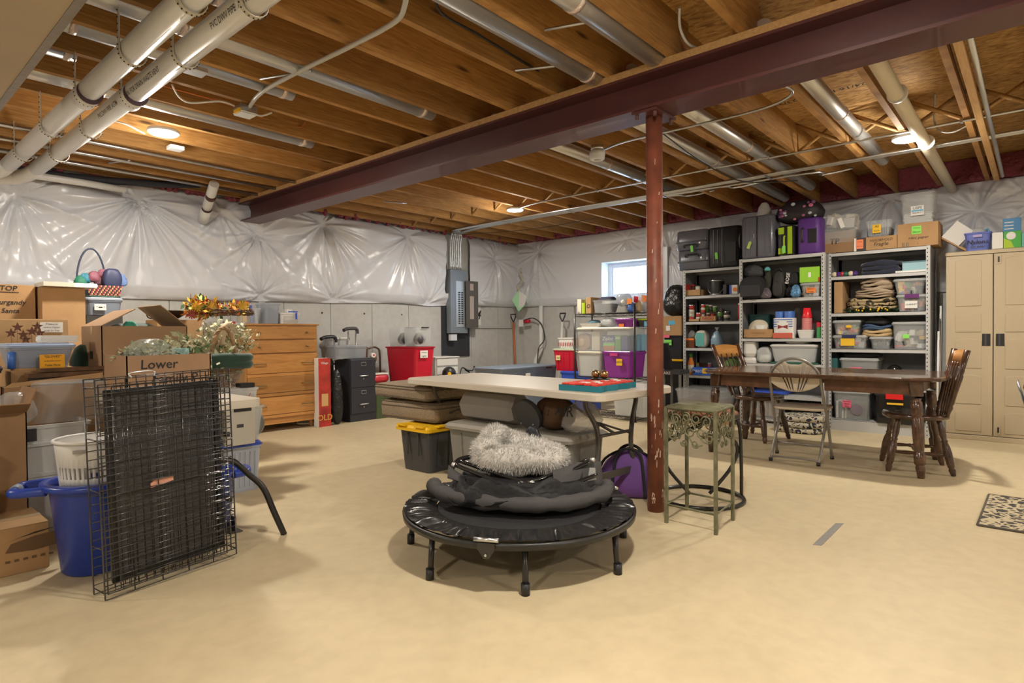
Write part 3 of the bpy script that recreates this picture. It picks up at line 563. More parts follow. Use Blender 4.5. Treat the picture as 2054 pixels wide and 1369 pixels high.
def shelving(lab,X,pl,pr_,zs,ybase=None,bottom=.1,dep=.42):
    a=oX(pl,700,X);b=oX(pr_,700,X);ya,yb=float(a[1]),float(b[1]);w=ya-yb
    t=T('metal_shelving',lab,'shelving',(X+dep/2,(ya+yb)/2,0),-pi/2)
    H=zs[0]
    for sx in (-1,1):
        for sy in (-1,1):
            g=MB();x=sx*w/2;y=sy*dep/2
            g.box(x,y,0,x-sx*.035,y-sy*.002,H);g.box(x,y,0,x-sx*.002,y-sy*.035,H);g.build('post',SHG,t)
    q=MB()
    for sx in (-1,1):
        for k in range(int(H/.038)):
            x=sx*(w/2-.024);q.add([(x-.004,-dep/2-.0006,.02+k*.038),(x+.004,-dep/2-.0006,.02+k*.038),(x+.004,-dep/2-.0006,.033+k*.038),(x-.004,-dep/2-.0006,.033+k*.038)],[(0,1,2,3)])
            for yy in (-dep/2+.02,):
                x2=sx*w/2-sx*.0026;q.add([(x2,yy-.004,.02+k*.038),(x2,yy+.004,.02+k*.038),(x2,yy+.004,.033+k*.038),(x2,yy-.004,.033+k*.038)],[(0,1,2,3)])
    q.build('slot_holes',BLACK,t,kind='stuff')
    for z in list(zs)+[bottom]:
        MB().box(-w/2+.003,-dep/2+.003,z-.004,w/2-.003,dep/2-.003,z).box(-w/2+.003,-dep/2+.003,z-.034,w/2-.003,-dep/2+.006,z).box(-w/2+.003,dep/2-.006,z-.034,w/2-.003,dep/2-.003,z).build('shelf',SHG,t)
    if bottom>.05: MB().box(-w/2+.036,-dep/2+.004,0.0,w/2-.036,-dep/2+.007,bottom-.03).build('kick_plate',SHG,t)
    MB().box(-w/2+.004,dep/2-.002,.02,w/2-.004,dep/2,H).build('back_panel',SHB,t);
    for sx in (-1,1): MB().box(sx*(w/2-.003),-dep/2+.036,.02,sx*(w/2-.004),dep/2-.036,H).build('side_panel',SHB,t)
    return t
XA,XB,XD=6.98,6.65,6.80
zA=[1.767,1.449,1.136,.817,.485];zB=[1.803,1.36,.938,.668,.33];zD=[1.803,1.563,1.191,.828,.46]
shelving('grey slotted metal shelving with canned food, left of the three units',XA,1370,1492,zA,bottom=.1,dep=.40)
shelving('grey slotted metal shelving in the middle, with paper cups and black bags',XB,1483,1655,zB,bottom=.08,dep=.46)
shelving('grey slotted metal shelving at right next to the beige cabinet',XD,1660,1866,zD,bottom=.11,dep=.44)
def I(name,label,cat,rect,X,zb,depth,off=.03,group=None,rot=0): return Th(name,label,cat,rect,'X',X+off,depth,zb,group,rot)
def can(rect,X,zb,lab,cols,grp=None,name='food_can',cat='can',off=.04,lid=None):
    q=I(name,lab,cat,rect,X,zb,.07,off,grp);r_=q.w/2;h=q.h
    MB().lathe([(r_*.94,0),(r_,.004),(r_,h-.004),(r_*.94,h)],n=16).build('can_body',STEEL,q.r)
    n=len(cols)
    for i,c in enumerate(cols): MB().lathe([(r_*1.02,h*(.06+.86*i/n)),(r_*1.02,h*(.06+.86*(i+1)/n))],n=16).build('can_label',c,q.r)
    if lid: MB().lathe([(r_*1.05,h-.012),(r_*1.05,h),(r_*.9,h+.004)],n=16).build('lid',lid,q.r)
    return q
LR=mat('label_red',(.42,.04,.03),.5);LW=mat('label_cream',(.62,.58,.48),.5);LG=mat('label_green',(.10,.26,.05),.5);LBk=mat('label_dark',(.05,.045,.04),.5);LBr=mat('jar_brown',(.16,.06,.03),.2);LT=mat('label_teal',(.12,.42,.40),.6)
# ---- suitcases on top
SG=mat('suitcase_grey',(.13,.135,.165),.3,coat=.3);SBk=mat('suitcase_black',(.02,.02,.024),.45);SL=mat('lime',(.38,.55,.02),.5);SP=mat('suitcase_purple',(.10,.03,.22),.5,bump=.3,bs=80)
def suitcase(t,w,d,h,m,up=True,handle=(0,0),ridges=0,wheels=True):
    g=MB();rings=[rr(w*.93,d*.9,.05,0,5),rr(w*.99,d*.98,.06,h*.05,5),rr(w,d,.06,h*.5,5),rr(w*.99,d*.98,.06,h*.95,5),rr(w*.93,d*.9,.05,h,5)];g.loft(rings,(1,1),True);g.build('shell',m,t)
    if up: 
        MB().loft([rr(w*1.006*.03+.012,d*1.01,.004,h*.03),rr(.02,d*1.01,.004,h*.97)],(1,1)).build('zip_band',BLACK,t)
    for k in range(ridges):
        x=-w*.38+k*w*.76/max(1,ridges-1)
        if abs(x)<.03: continue
        MB().box(x-.006,-d/2-.003,h*.1,x+.006,-d/2+.01,h*.9).build('ridge',m,t)
def tagm(t,x,y,z,m=GRN,a=.3): MB().prism([(-.016,-.04),(.016,-.04),(.016,.03),(0,.045),(-.016,.03)],(x,y,z),(math.cos(a),0,math.sin(a)),(-math.sin(a),0,math.cos(a)),(0,-.002,0)).build('luggage_tag',m,t)
ZA=zA[0];ZB=zB[0];ZD=zD[0]
def sideh(t,w,d,h,zc,zb2):
    MB().box(-w*.47,-d/2-.004,zb2-.018,w*.47,-d/2+.02,zb2).build('zip_band',BLACK,t)
    MB().tube(smooth([(-w*.2,-d/2,zc-.012),(-w*.2,-d/2-.02,zc-.01),(-w*.17,-d/2-.025,zc+.012),(w*.17,-d/2-.025,zc+.012),(w*.2,-d/2-.02,zc-.01),(w*.2,-d/2,zc-.012)],4),.008,8).build('carry_handle',BLACK,t)
    MB().cbox((w*.28,-d/2-.002,zb2+.03 if zb2<zc else zb2-.03),(.02,.01,.02)).build('lock',STEEL,t)
q1=I('suitcase','small grey hard-shell suitcase lying at the bottom of the pair on the left shelving','suitcase',(1358,501,1421,540),XA,ZA+.002,.36,.0,'stacked grey cabin suitcases');h1=q1.h
suitcase(q1.r,q1.w,.36,h1,SG,False);sideh(q1.r,q1.w,.36,h1,h1*.72,h1*.45)
q2=I('suitcase','small grey hard-shell suitcase lying on top of its twin on the left shelving','suitcase',(1355,461,1418,500),XA,ZA+h1+.004,.36,.0,'stacked grey cabin suitcases')
suitcase(q2.r,q2.w,.36,q2.h,SG,False);sideh(q2.r,q2.w,.36,q2.h,q2.h*.2,q2.h*.45);tagm(q2.r,q2.w*.06,-.21,.01,GRN,.1)
q=I('suitcase','large black fabric suitcase standing between the stacked grey pair and big grey one','suitcase',(1418,454,1484,535),XA,ZA+.002,.28,.02)
suitcase(q.r,q.w,.28,q.h,SBk);MB().tube(smooth([(-q.w/2,-.1,q.h*.35),(-q.w/2-.02,-.13,q.h*.38),(-q.w/2-.02,-.13,q.h*.62),(-q.w/2,-.1,q.h*.65)],4),.009,8).build('carry_handle',BLACK,q.r);tagm(q.r,-q.w*.2,-.145,q.h*.3,GRN,.1)
MB().box(q.w*.12,-.16,q.h*.12,q.w*.4,-.13,q.h*.6).build('front_pocket',SBk,q.r)
for k in range(3): MB().box(-q.w*.3+k*.05,-.144,.05,-q.w*.3+k*.05+.01,-.138,q.h*.93).build('ridge',SG,q.r)
q=I('suitcase','large upright grey hard-shell suitcase with yellow-green tag on the middle shelving','suitcase',(1485,432,1553,518),XB,ZB+.002,.26,.02)
suitcase(q.r,q.w,.26,q.h,SG,True,ridges=6);tagm(q.r,-q.w*.22,-.14,q.h*.32,mat('tag_lime',(.5,.65,.15),.6),-.35)
MB().tube(smooth([(-q.w/2,-.06,q.h*.3),(-q.w/2-.018,-.10,q.h*.33),(-q.w/2-.018,-.10,q.h*.6),(-q.w/2,-.06,q.h*.63)],4),.008,8).build('carry_handle',BLACK,q.r);MB().cbox((-.03,-.134,q.h*.52),(.012,.006,.05)).build('zip_pull',STEEL,q.r)
q=I('suitcase','black and lime green soft suitcase between the grey and purple ones','suitcase',(1557,452,1592,517),XB,ZB+.002,.3,.02)
suitcase(q.r,q.w,.3,q.h,SBk,False)
for x,zz0,zz1 in ((-.03,.06,.26),(-.03,.72,.94),(.05,.05,.95)): MB().box(x-.034 if x<0 else x-.022,-.156,q.h*zz0,x+.022,-.147,q.h*zz1).build('lime_panel',SL,q.r)
MB().tube(smooth([(0,-.155,q.h*.3),(0,-.18,q.h*.34),(0,-.18,q.h*.6),(0,-.155,q.h*.64)],4),.009,8).build('carry_handle',SL,q.r);tagm(q.r,.0,-.185,q.h*.2,GRN,0)
q=I('suitcase','purple fabric suitcase with black handle on the middle shelving','suitcase',(1597,436,1646,513),XB,ZB+.002,.3,.02)
suitcase(q.r,q.w,.3,q.h,SP,False);MB().tube(smooth([(-q.w*.22,-.15,q.h*.35),(-q.w*.22,-.18,q.h*.38),(-q.w*.22,-.18,q.h*.68),(-q.w*.22,-.15,q.h*.71)],4),.010,8).build('carry_handle',BLACK,q.r)
MB().box(q.w*.0,-.158,q.h*.3,q.w*.34,-.148,q.h*.68).build('handle_plate',BLACK,q.r)
q=I('duffel_bag','black floral duffel bag with pink blooms lying on top of the purple suitcase','bag',(1549,398,1646,448),XB,ZB+.345,.32,.02)
blob(q.r,q.w,.32,q.h,mat('floral_black',(.02,.015,.02),.6,bump=.3,bs=20),seed=4,amp=.05,top=.85)
R=random.Random(8)
fp=[mat('bloom_pink',(.45,.14,.22),.7),mat('bloom_grey',(.45,.5,.52),.7),mat('bloom_plum',(.16,.05,.16),.7)]
for k in range(16):
    x=R.choice([R.uniform(-.4,-.2),R.uniform(.15,.44),R.uniform(-.1,.4)])*q.w;z=R.uniform(.1,.85)*q.h
    yy=-.158*math.sqrt(max(.2,1-((z/q.h-.5)*1.2)**2))
    MB().sph((x,yy,z),R.uniform(.014,.03),8,1,.25,.8).build('bloom_print',fp[k%3],q.r)
q=I('plastic_bag','white plastic bag bulging behind the big grey suitcase','bag',(1512,404,1549,440),XB,ZB+.35,.1,.30);blob(q.r,q.w,.12,q.h,mat('bag_white',(.62,.60,.58),.4),seed=5,amp=.1)
# ---- top of the right unit
TK=.03
q=I('storage_bin','clear bin holding a carton marked TP, on top of the right shelving','bin',(1642,458,1719,507),XD,ZD+.002,.34,.02)
tub(q.r,q.w,.34,q.h,CLEAR,rim=.008);MB().box(-q.w*.42,-.15,.006,q.w*.42,.14,q.h*.9).build('carton_inside',CARD2,q.r);q.write(1673,484,'TP',15,off=-.018,shear=0)
q2=I('storage_bin','clear lidless bin with a blue rim standing on the TP bin','bin',(1646,431,1716,459),XD,ZD+q.h+.004,.3,.03)
tub(q2.r,q2.w,.3,q2.h,CLEAR,rim=.006,taper=.92);jumble('paper_scraps','loose paper strips heaped inside the clear bin on the TP bin','contents',q2.r,q2.w,.25,q2.h*.7,18,[PAPER,LW],3,.1)
q=I('small_box','small dark box with orange note and white edge between TP bin and fragile carton','box',(1713,477,1737,505),XD,ZD+.002,.12,.02)
MB().box(-q.w/2,-.06,0,q.w/2,.06,q.h).build('box_body',LBk,q.r);MB().box(-q.w/2,-.062,.0,-q.w*.3,-.06,q.h).build('stripe',PAPER,q.r);q.sticker((1717,481,1732,498),mat('salmon_note',(.85,.25,.12),.8),('for Dining','Room Table'))
q=I('carton','low carton marked household fragile on the right shelving','carton',(1737,474,1799,506),XD,ZD+.002,.3,.02);carton(q.r,q.w,.3,q.h);q.write(1767,481,'HOUSEHOLD',6);q.write(1767,489,'Fragile',9);c1=q
q=I('storage_bin','small ribbed clear tray with yellow note on the fragile carton','bin',(1733,441,1790,474),XD,ZD+c1.h+.006,.26,.03);tub(q.r,q.w,.26,q.h,CLEAR,rim=.006,ribs=9)
MB().box(-q.w*.4,-.1,.008,q.w*.4,.1,q.h*.55).build('dark_contents',mat('navy_cloth',(.03,.03,.06),.8,bump=.5,bs=15),q.r);q.sticker((1750,451,1767,466),YEL,('All','Stocks'))
q=I('carton','large taped carton with green note at the right end of the shelving top','carton',(1800,447,1882,498),XD,ZD+.002,.34,.02);carton(q.r,q.w,.34,q.h);q.sticker((1829,454,1848,468),GRN,('Christmas','Decor'));q.write(1842,476,'misc paper',7);q.write(1816,490,'|| ||',8,shear=0);q.write(1841,486,':.',8);c1=q
q=I('storage_bin','tall clear bin with white papers and shipping label, topmost on right shelving','bin',(1803,386,1876,447),XD,ZD+c1.h+.006,.30,.03);tub(q.r,q.w,.30,q.h,CLEAR,rim=.012,taper=.94)
for k in range(8): MB().cbox((random.uniform(-.01,.01),0,.012+k*.012),(q.w*.78,.22,.008)).build('paper_sheets',PAPER,q.r)
lb=q.sticker((1827,414,1853,430),PAPER,('USPS','PRIORITY'),off=.002);x0_,z0_=q.lp(1828,425);x1_,_=q.lp(1852,425);MB().box(x0_,-.1545,z0_,x1_,-.1535,z0_+.014).build('blue_bar',BLN,lb)
# ---- left unit A contents
def row(lst,X):
    for a in lst: can(*a[:1],X,*a[1:])
q=I('carton_tray','shallow carton tray of small jars on the top inner shelf of the left unit','tray',(1373,581,1405,592),XA,zA[1]+.001,.2);carton(q.r,q.w,.2,q.h,flaps=[None]*4);zz=zA[1]+.008
q=I('small_box','small red box standing in the carton tray on the left unit','box',(1374,570,1380,583),XA,zz,.06,.05);MB().box(-q.w/2,-.03,0,q.w/2,.03,q.h).build('box_body',RANDC[0],q.r)
can((1384,571,1391,584),XA,zz,'small red-lidded jar in the carton tray',[LBr],name='jar',cat='jar',lid=RED,off=.08);can((1393,572,1402,584),XA,zz,'small clear jar with dark lid at the right of the carton tray',[LW],name='jar',cat='jar',lid=BLACK,off=.08)
q=I('ice_bucket','black lidded bucket with shiny rims and bail handle on the left unit','bucket',(1419,560,1447,590),XA,zA[1]+.001,.16,.06);r_=q.w/2
MB().lathe([(r_*.96,0),(r_,.02),(r_,q.h*.86),(r_*.97,q.h)],n=28).build('bucket_body',BLACK,q.r);MB().lathe([(r_*1.03,0),(r_*1.03,.018)],n=28).build('foot_ring',STEEL,q.r);MB().lathe([(r_*1.03,q.h*.88),(r_*1.04,q.h*.97),(r_*.8,q.h)],n=28).build('lid',STEEL,q.r)
MB().tube([(r_*1.08*math.cos(a),-.04-r_*.35*abs(math.sin(a)),q.h*.45-q.h*.38*math.sin(a)) for a in [pi*k/14 for k in range(15)]],.003,6).build('bail_handle',STEEL,q.r)
q=I('small_box','white box with orange round print at the right of the left unit top shelf','box',(1463,571,1479,589),XA,zA[1]+.001,.12,.05);MB().box(-q.w/2,-.06,0,q.w/2,.06,q.h).build('box_body',PAPER,q.r);MB().cyl((0.02,-.0605,q.h*.5),(.02,-.063,q.h*.5),.025,n=20).build('round_print',ORG,q.r);MB().box(-q.w/2,-.0625,0,-.02,-.06,q.h).build('blue_print',BLU,q.r)
q=I('small_box','black speaker-like box beside the lidded bucket','box',(1450,570,1457,589),XA,zA[1]+.001,.1,.08);MB().box(-q.w/2,-.05,0,q.w/2,.05,q.h).build('box_body',BLACK,q.r,bevel=.004)
z2=zA[2]+.001
row([((1379,626,1390,641),z2,'food can at the bottom of the tall pair, left end',[LR,LW]),((1379,611,1390,626),z2+.092,'food can stacked on another at the left end',[LW,LR])],XA)
q=I('carton_tray','shallow carton tray of jars left of the red-print tray','tray',(1381,637,1403,642),XA,z2,.2,.02);carton(q.r,q.w,.2,.03,flaps=[None]*4)
row([((1394,627,1404,640),z2+.008,'can with white and red label in the small carton tray',[LW,LR]),((1404,610,1412,625),z2+.10,'tall can with red and cream label standing above the jars',[LR,LW,LR])],XA)
q=I('carton_tray','brown carton tray with red RAGU print holding jars','tray',(1404,634,1436,642),XA,z2,.22,.02);carton(q.r,q.w,.22,q.h,flaps=[None]*4);q.write(1420,638,'RAGU',8,LR,shear=0)
for i,(x,c,y) in enumerate(((1408,LW,627),(1418,LBr,628),(1428,LR,629))): can((x-4,y,x+4,y+12),XA,z2+.03,'jar %s in the red-print tray'%('at the left','in the middle','at the right')[i],[c],name='jar',cat='jar',lid=[LR,LW,LR][i],off=.07)
for i,(x,c,y) in enumerate(((1416,LG,611),(1424,LBk,612),(1432,LG,614))): can((x-4,y,x+4,y+14),XA,z2+.11,'upper jar %s above the red-print tray'%('at the left','in the middle','at the right')[i],[c],name='jar',cat='jar',lid=LW,off=.10)
row([((1437,625,1448,641),z2,'dark can with green label right of the jar tray',[LBk,LG]),((1450,624,1462,641),z2,'dark can with white label right of the green-labelled can',[LBk,LW,LBk]),((1441,618,1449,626),z2+.1,'dark can stacked on the green-labelled can',[LBk])],XA)
can((1478,608,1484,641),XA,z2,'tall dark sauce bottle at the right end of the can shelf',[LR],name='bottle',cat='bottle')
z3=zA[3]+.001
q=I('packet','white and green wrapped packet on the third shelf of the left unit','packet',(1392,662,1416,694),XA,z3,.14,.04);blob(q.r,q.w,.14,q.h,LW,seed=2,amp=.03,top=.95,pw=8);MB().box(-q.w*.35,-.074,q.h*.1,q.w*.35,-.066,q.h*.85).build('printed_label',LT,q.r)
q=I('small_box','brown and orange box at the left end of the third shelf','box',(1375,678,1392,694),XA,z3,.14,.03);MB().box(-q.w/2,-.07,0,q.w/2,.07,q.h).build('box_body',LBr,q.r);MB().box(-q.w/2,-.072,q.h*.8,q.w/2,-.07,q.h).build('orange_edge',ORG,q.r)
q=I('packet','clear wrapped roll packet behind the brown box','packet',(1377,662,1393,678),XA,z3+.1,.1,.08);blob(q.r,q.w,.1,q.h,CLEARW,seed=12,amp=.08)
q=I('plastic_bag','pale blue twisted plastic bag on the third shelf of the left unit','bag',(1421,656,1446,694),XA,z3,.14,.04);blob(q.r,q.w,.14,q.h*.82,mat('blue_bag',(.32,.48,.62),.3,alpha=.8),seed=6,amp=.1,top=.5);MB().lathe([(.012,q.h*.74),(.008,q.h*.85),(.03,q.h)],n=8).build('twisted_top',CLEARW,q.r)
q=I('sauce_boat','small white dish by the right post of the left unit','dish',(1469,681,1482,692),XA,z3,.1,.05);MB().lathe([(.02,0),(.045,.03),(.048,.034),(.03,.01)],n=16).build('dish_body',WHITE,q.r);MB().lathe([(.036,.034),(.02,.05)],n=12).build('lid',SBk,q.r)
q=I('price_tag','orange tag stuck on the shelf lip of the left unit','label',(1469,696,1482,701),XA,zA[3]-.03,.002,-.003);MB().box(-q.w/2,-.001,0,q.w/2,.001,.025).build('tag_card',ORG,q.r)
z4=zA[4]+.001
q=I('bottle','sauce bottle with green cap and orange body on the lowest visible shelf','bottle',(1377,708,1389,749),XA,z4,.08,.05);r_=q.w/2
MB().lathe([(r_*.9,0),(r_,.01),(r_,q.h*.55),(r_*.6,q.h*.7),(r_*.5,q.h*.8)],n=16).build('bottle_body',ORG,q.r);MB().lathe([(r_*.62,q.h*.8),(r_*.62,q.h)],n=14).build('cap',LG,q.r);MB().lathe([(r_*1.02,q.h*.12),(r_*1.02,q.h*.45)],n=16).build('bottle_label',LW,q.r)
q=I('cookie_box','blue box of cookies with yellow note on the lowest visible shelf','box',(1389,737,1428,752),XA,z4,.16,.03);MB().box(-q.w/2,-.08,0,q.w/2,.08,q.h).build('box_body',mat('cookie_blue',(.03,.12,.55),.5),q.r);q.write(1399,744,'OREO',7,PAPER,shear=0);q.sticker((1409,738,1419,749),YEL,('snack',));MB().cyl((-q.w*.42,-.081,q.h*.4),(-q.w*.42,-.083,q.h*.4),.016,n=16).build('cookie_print',SBk,q.r)
ch=q.h
for i,(x,c,l) in enumerate(((1397,LW,YPL),(1404,LBr,LBr),(1412,LBr,LBk),(1421,PNK,PAPER))): can((x-3,728,x+3,738),XA,z4+ch*.0+.002,'jar behind the blue cookie box, %s'%('yellow-lidded','amber','dark amber','pink and white at the right')[i],[c],name='jar',cat='jar',lid=l,off=.22)
q=I('watermelon','green striped watermelon beside the right post of the left unit','fruit',(1450,717,1480,750),XA,z4,.2,.05);MB().sph((0,0,q.h/2),q.h/2,20,1.1,1).build('melon',mat('melon_green',(.10,.22,.05),.4,var=.5,vs=12,scale=(8,1,1)),q.r)
q=I('box_lid','black glossy tray standing under the lowest shelf','tray',(1385,765,1440,800),XA,.26,.3,.05);MB().loft([rr(q.w,.3,.03,0),rr(q.w*.97,.29,.03,.06),rr(q.w*.8,.2,.03,.08)]).build('tray_body',BLACK,q.r)
q=I('storage_bin','low clear bin with grey lid under the left unit behind the plant stand','bin',(1352,780,1447,812),6.3,.18,.5,0);tub(q.r,q.w,.5,q.h,CLEAR,CLEAR,taper=.93);MB().box(-q.w*.4,-.2,.01,q.w*.4,.2,q.h*.4).build('contents',LBr,q.r)
q=I('carton','long low carton under the clear bin by the left unit','carton',(1352,812,1447,822),6.3,0,.5,.0);carton(q.r,q.w,.5,.178)
# ---- middle unit B contents
b1=zB[1]+.001
q=I('laptop_bag','square black bag hanging over the left post of the middle unit','bag',(1480,553,1530,598),XB,b1,.2,-.05);blob(q.r,q.w,.2,q.h,BLKF,seed=3,amp=.03,pw=8,top=.95);MB().box(-q.w*.4,-.108,.03,q.w*.4,-.098,q.h*.6).build('front_pocket',SBk,q.r)
q=I('bag','crumpled grey-black bag piled on the square black bag','bag',(1484,527,1529,556),XB,b1+.24,.2,.02);blob(q.r,q.w,.2,q.h,mat('grey_fabric',(.05,.05,.055),.8,bump=.5,bs=18,dist=.03),seed=8,amp=.14,top=.5)
q=I('pouch','small teal pouch tucked between black bags','pouch',(1531,534,1543,543),XB,b1+.3,.08,.05);blob(q.r,q.w,.08,q.h,LT,seed=5,amp=.05)
q=I('bag','dark olive drawstring bag beside the backpack','bag',(1527,540,1547,597),XB,b1,.16,.05);blob(q.r,q.w,.16,q.h,mat('olive_black',(.035,.035,.025),.8,bump=.5,bs=18,dist=.03),seed=9,amp=.08,top=.6)
q=I('packet','clear film packet of dark items in front of the olive bag','packet',(1519,576,1547,597),XB,b1,.08,-.02);blob(q.r,q.w,.08,q.h,mat('dark_film',(.12,.1,.12),.12,bump=.8,bs=30,dist=.02),seed=10,amp=.12)
q=I('backpack','black ribbed backpack standing on the middle unit','backpack',(1546,541,1573,597),XB,b1,.2,.02);blob(q.r,q.w,.2,q.h,mat('pack_black',(.03,.028,.026),.7,bump=.4,bs=40),seed=11,amp=.03,top=.8,pw=4);blob(q.r,q.w*.8,.06,q.h*.55,mat('pack_black',(.03,.028,.026),.7),'front_pocket',seed=2,amp=.02,cy=-.09,z0=.02,pw=5,top=.9)
MB().tube(smooth([(-.03,-.05,q.h*.95),(-.02,-.06,q.h*1.04),(.02,-.06,q.h*1.04),(.03,-.05,q.h*.95)],4),.006,6).build('loop',BLACK,q.r)
q=I('bag','black bag printed with white letters leaning by the green box','bag',(1574,544,1603,572),XB,b1+.12,.16,.04);blob(q.r,q.w,.16,q.h,BLKF,seed=13,amp=.06,top=.9,pw=6);text(q.r,'BOSE',-q.w*.28,-.083,q.h*.55,.05,PAPER,rx=pi/2,ry=-1.4,shear=0)
q=I('bag','black bag under the lettered bag on the middle unit','bag',(1573,572,1600,597),XB,b1,.2,.05);blob(q.r,q.w,.2,.125,BLKF,seed=14,amp=.05,top=.95,pw=6)
q=I('foil_bag','shiny blue foil bag spilling over the shelf lip','bag',(1583,570,1606,600),XB,b1,.07,-.04);blob(q.r,q.w,.07,q.h,mat('blue_foil',(.12,.28,.50),.25,.6,bump=.9,bs=25,dist=.03),seed=15,amp=.15)
q=I('storage_bin','clear bin with orange note under the bright green box','bin',(1603,566,1648,596),XB,b1,.26,.02);tub(q.r,q.w,.26,q.h,CLEAR,CLEARW,taper=.9);jumble('toys','pale mixed items inside the clear bin with orange note','contents',q.r,q.w*.85,.22,q.h*.6,22,[LW,RANDC[7],PAPER],4,.05);q.sticker((1617,577,1636,586),ORG,('Extension','Cords'),off=.0);bh=q.h
q=I('small_box','bright lime green box on the clear bin with orange note','box',(1604,535,1644,564),XB,b1+bh+.002,.2,.02);MB().box(-q.w/2,-.1,0,q.w/2,.1,q.h).build('box_body',mat('lime_box',(.30,.62,.04),.5),q.r);MB().box(-q.w*.07,-.102,q.h*.33,q.w*.07,-.1,q.h*.65).build('printed_picture',PAPER,q.r);MB().box(q.w*.43,-.1015,0,q.w*.5,-.1,q.h*.3).build('red_corner',RED,q.r)
b2=zB[2]+.001
q=I('dish_tub','dark teal plastic tub behind the plate tray','tub',(1498,630,1545,664),XB,b2+.05,.18,.22);tub(q.r,q.w,.18,q.h,mat('teal_plastic',(.03,.12,.12),.4),taper=.9)
q=I('carton_tray','brown carton tray holding plates and a white bowl','tray',(1491,660,1551,677),XB,b2,.2,.02);carton(q.r,q.w,.2,q.h,flaps=[None]*4);q.write(1520,668,'~ PRODUCE ~',5,CARD2,shear=0)
for i in range(3):
    p_=I('plate','cream plate leaning in the carton tray, %s'%('front one','middle one','rear one')[i],'plate',(1502+i*2,638+i,1538+i*2,668),XB,b2+.008,.02,.05+i*.03,'plates in the carton tray');MB().lathe([(p_.w*.1,0),(p_.w*.32,.003),(p_.w*.5,.014),(p_.w*.5,.017),(p_.w*.3,.007)],(0,0,p_.w*.5),28,(0,-.9,.25)).build('plate_body',mat('cream_plate',(.60,.54,.42),.3),p_.r)
q=I('bowl','white fluted bowl in front of the plates','bowl',(1512,648,1535,670),XB,b2+.03,.09,.035);MB().lathe([(.02,0),(q.w*.35,.02),(q.w*.5,q.h*.85),(q.w*.45,q.h*.85),(q.w*.3,.03)],n=20).build('bowl_body',WHITE,q.r)
q=I('cup_pack','plastic pack of blue and white paper cups with bow print','cup pack',(1551,624,1590,675),XB,b2,.15,.0);W_=q.w
CB=mat('cup_blue',(.06,.16,.50),.5)
for sx in (-1,1):
    for sy in (-.6,.6): MB().lathe([(W_*.2,0),(W_*.225,q.h*.97),(W_*.20,q.h)],(sx*W_*.23,sy*.06,0),16).build('cup_stack',CB,q.r)
MB().loft([rr(W_,.155,.03,0),rr(W_*1.02,.16,.03,q.h*.75)],(0,0)).build('printed_film',PAPER,q.r)
for k in range(4): MB().box(-W_*.5,-.0815,q.h*(.42+.085*k),W_*.5,-.0795,q.h*(.45+.085*k)).build('blue_stripe',CB,q.r)
MB().box(-W_*.5,-.082,0,W_*.5,-.0795,q.h*.2).build('red_band',mat('red_print',(.6,.12,.08),.5),q.r);MB().cyl((0,-.081,q.h*.45),(0,-.083,q.h*.45),W_*.3,n=24).build('round_print',PAPER,q.r)
MB().prism([(-.05,-.022),(0,-.006),(.05,-.022),(.05,.022),(0,.006),(-.05,.022)],(0,-.083,q.h*.42),(1,0,0),(0,0,1),(0,-.001,0)).build('bow_print',mat('maroon',(.25,.03,.04),.5),q.r)
q=I('food_box','low white takeaway container under the red cups','container',(1598,662,1630,676),XB,b2,.13,.02);MB().loft([rr(q.w*.8,.1,.02,0),rr(q.w,.13,.02,q.h),rr(q.w*.9,.12,.02,q.h+.004)]).build('container_body',WHITE,q.r)
zc=b2+q.h+.006
q=I('plastic_cup_stack','tall stack of red plastic cups on the white container','cups',(1606,617,1626,662),XB,zc,.1,.03,None);r_=q.w/2
n=12
for k in range(n):
    z=q.h*.52*k/n;MB().lathe([(r_*1.0,z),(r_*1.02,z+.004),(r_*.98,z+q.h*.045)],n=18).build('cup',mat('cup_pink',(.70,.25,.25),.35),q.r)
MB().lathe([(r_,q.h*.53),(r_*1.02,q.h*.55),(r_*.68,q.h),(r_*.6,q.h)],n=20).build('cup',mat('cup_red',(.75,.02,.03),.3),q.r,label='bright red top cup')
q=I('plastic_bag','grey bag of linens behind the red cups','bag',(1584,616,1608,645),XB,b2+.1,.15,.2);blob(q.r,q.w*1.2,.15,q.h,mat('taupe_bag',(.20,.18,.16),.6),seed=16,amp=.08)
q=I('storage_bin','clear bin behind the red cups on the middle unit','bin',(1592,648,1646,676),XB,b2,.2,.22);tub(q.r,q.w,.2,q.h,CLEAR);MB().box(-q.w*.45,-.08,q.h*.6,q.w*.45,.08,q.h*1.15).build('red_contents',mat('dark_red',(.25,.03,.03),.6),q.r)
q=I('bottle','green bottle with red label beside the right post of the middle unit','bottle',(1638,646,1649,677),XB,b2,.06,.03);MB().box(-q.w/2,-.03,0,q.w/2,.03,q.h*.7).build('bottle_body',mat('leaf_green',(.05,.30,.08),.4),q.r,bevel=.006);MB().box(-q.w/2,-.031,q.h*.7,q.w/2,.03,q.h).build('bottle_label',RED,q.r)
b3=zB[3]+.001
q=I('foam_boxes','stack of white foam containers at the left of the lower middle shelf','containers',(1488,685,1515,731),XB,b3,.16,.02)
MB().loft([rr(q.w*.7,.13,.03,q.h*.28),rr(q.w,.16,.04,q.h*.45),rr(q.w*.9,.14,.03,q.h)]).build('container',WHITE,q.r);MB().loft([rr(q.w*.95,.15,.03,0),rr(q.w,.16,.03,q.h*.12),rr(q.w*.9,.14,.03,q.h*.26)]).build('container',WHITE,q.r)
q=I('packet','clear film pack of white plates between foam boxes and lidded bin','packet',(1515,695,1545,729),XB,b3,.16,.02);blob(q.r,q.w,.16,q.h,CLEARW,seed=17,amp=.08,pw=6,top=.8);MB().lathe([(q.w*.4,.01),(q.w*.42,q.h*.5)],n=18).build('plates',WHITE,q.r)
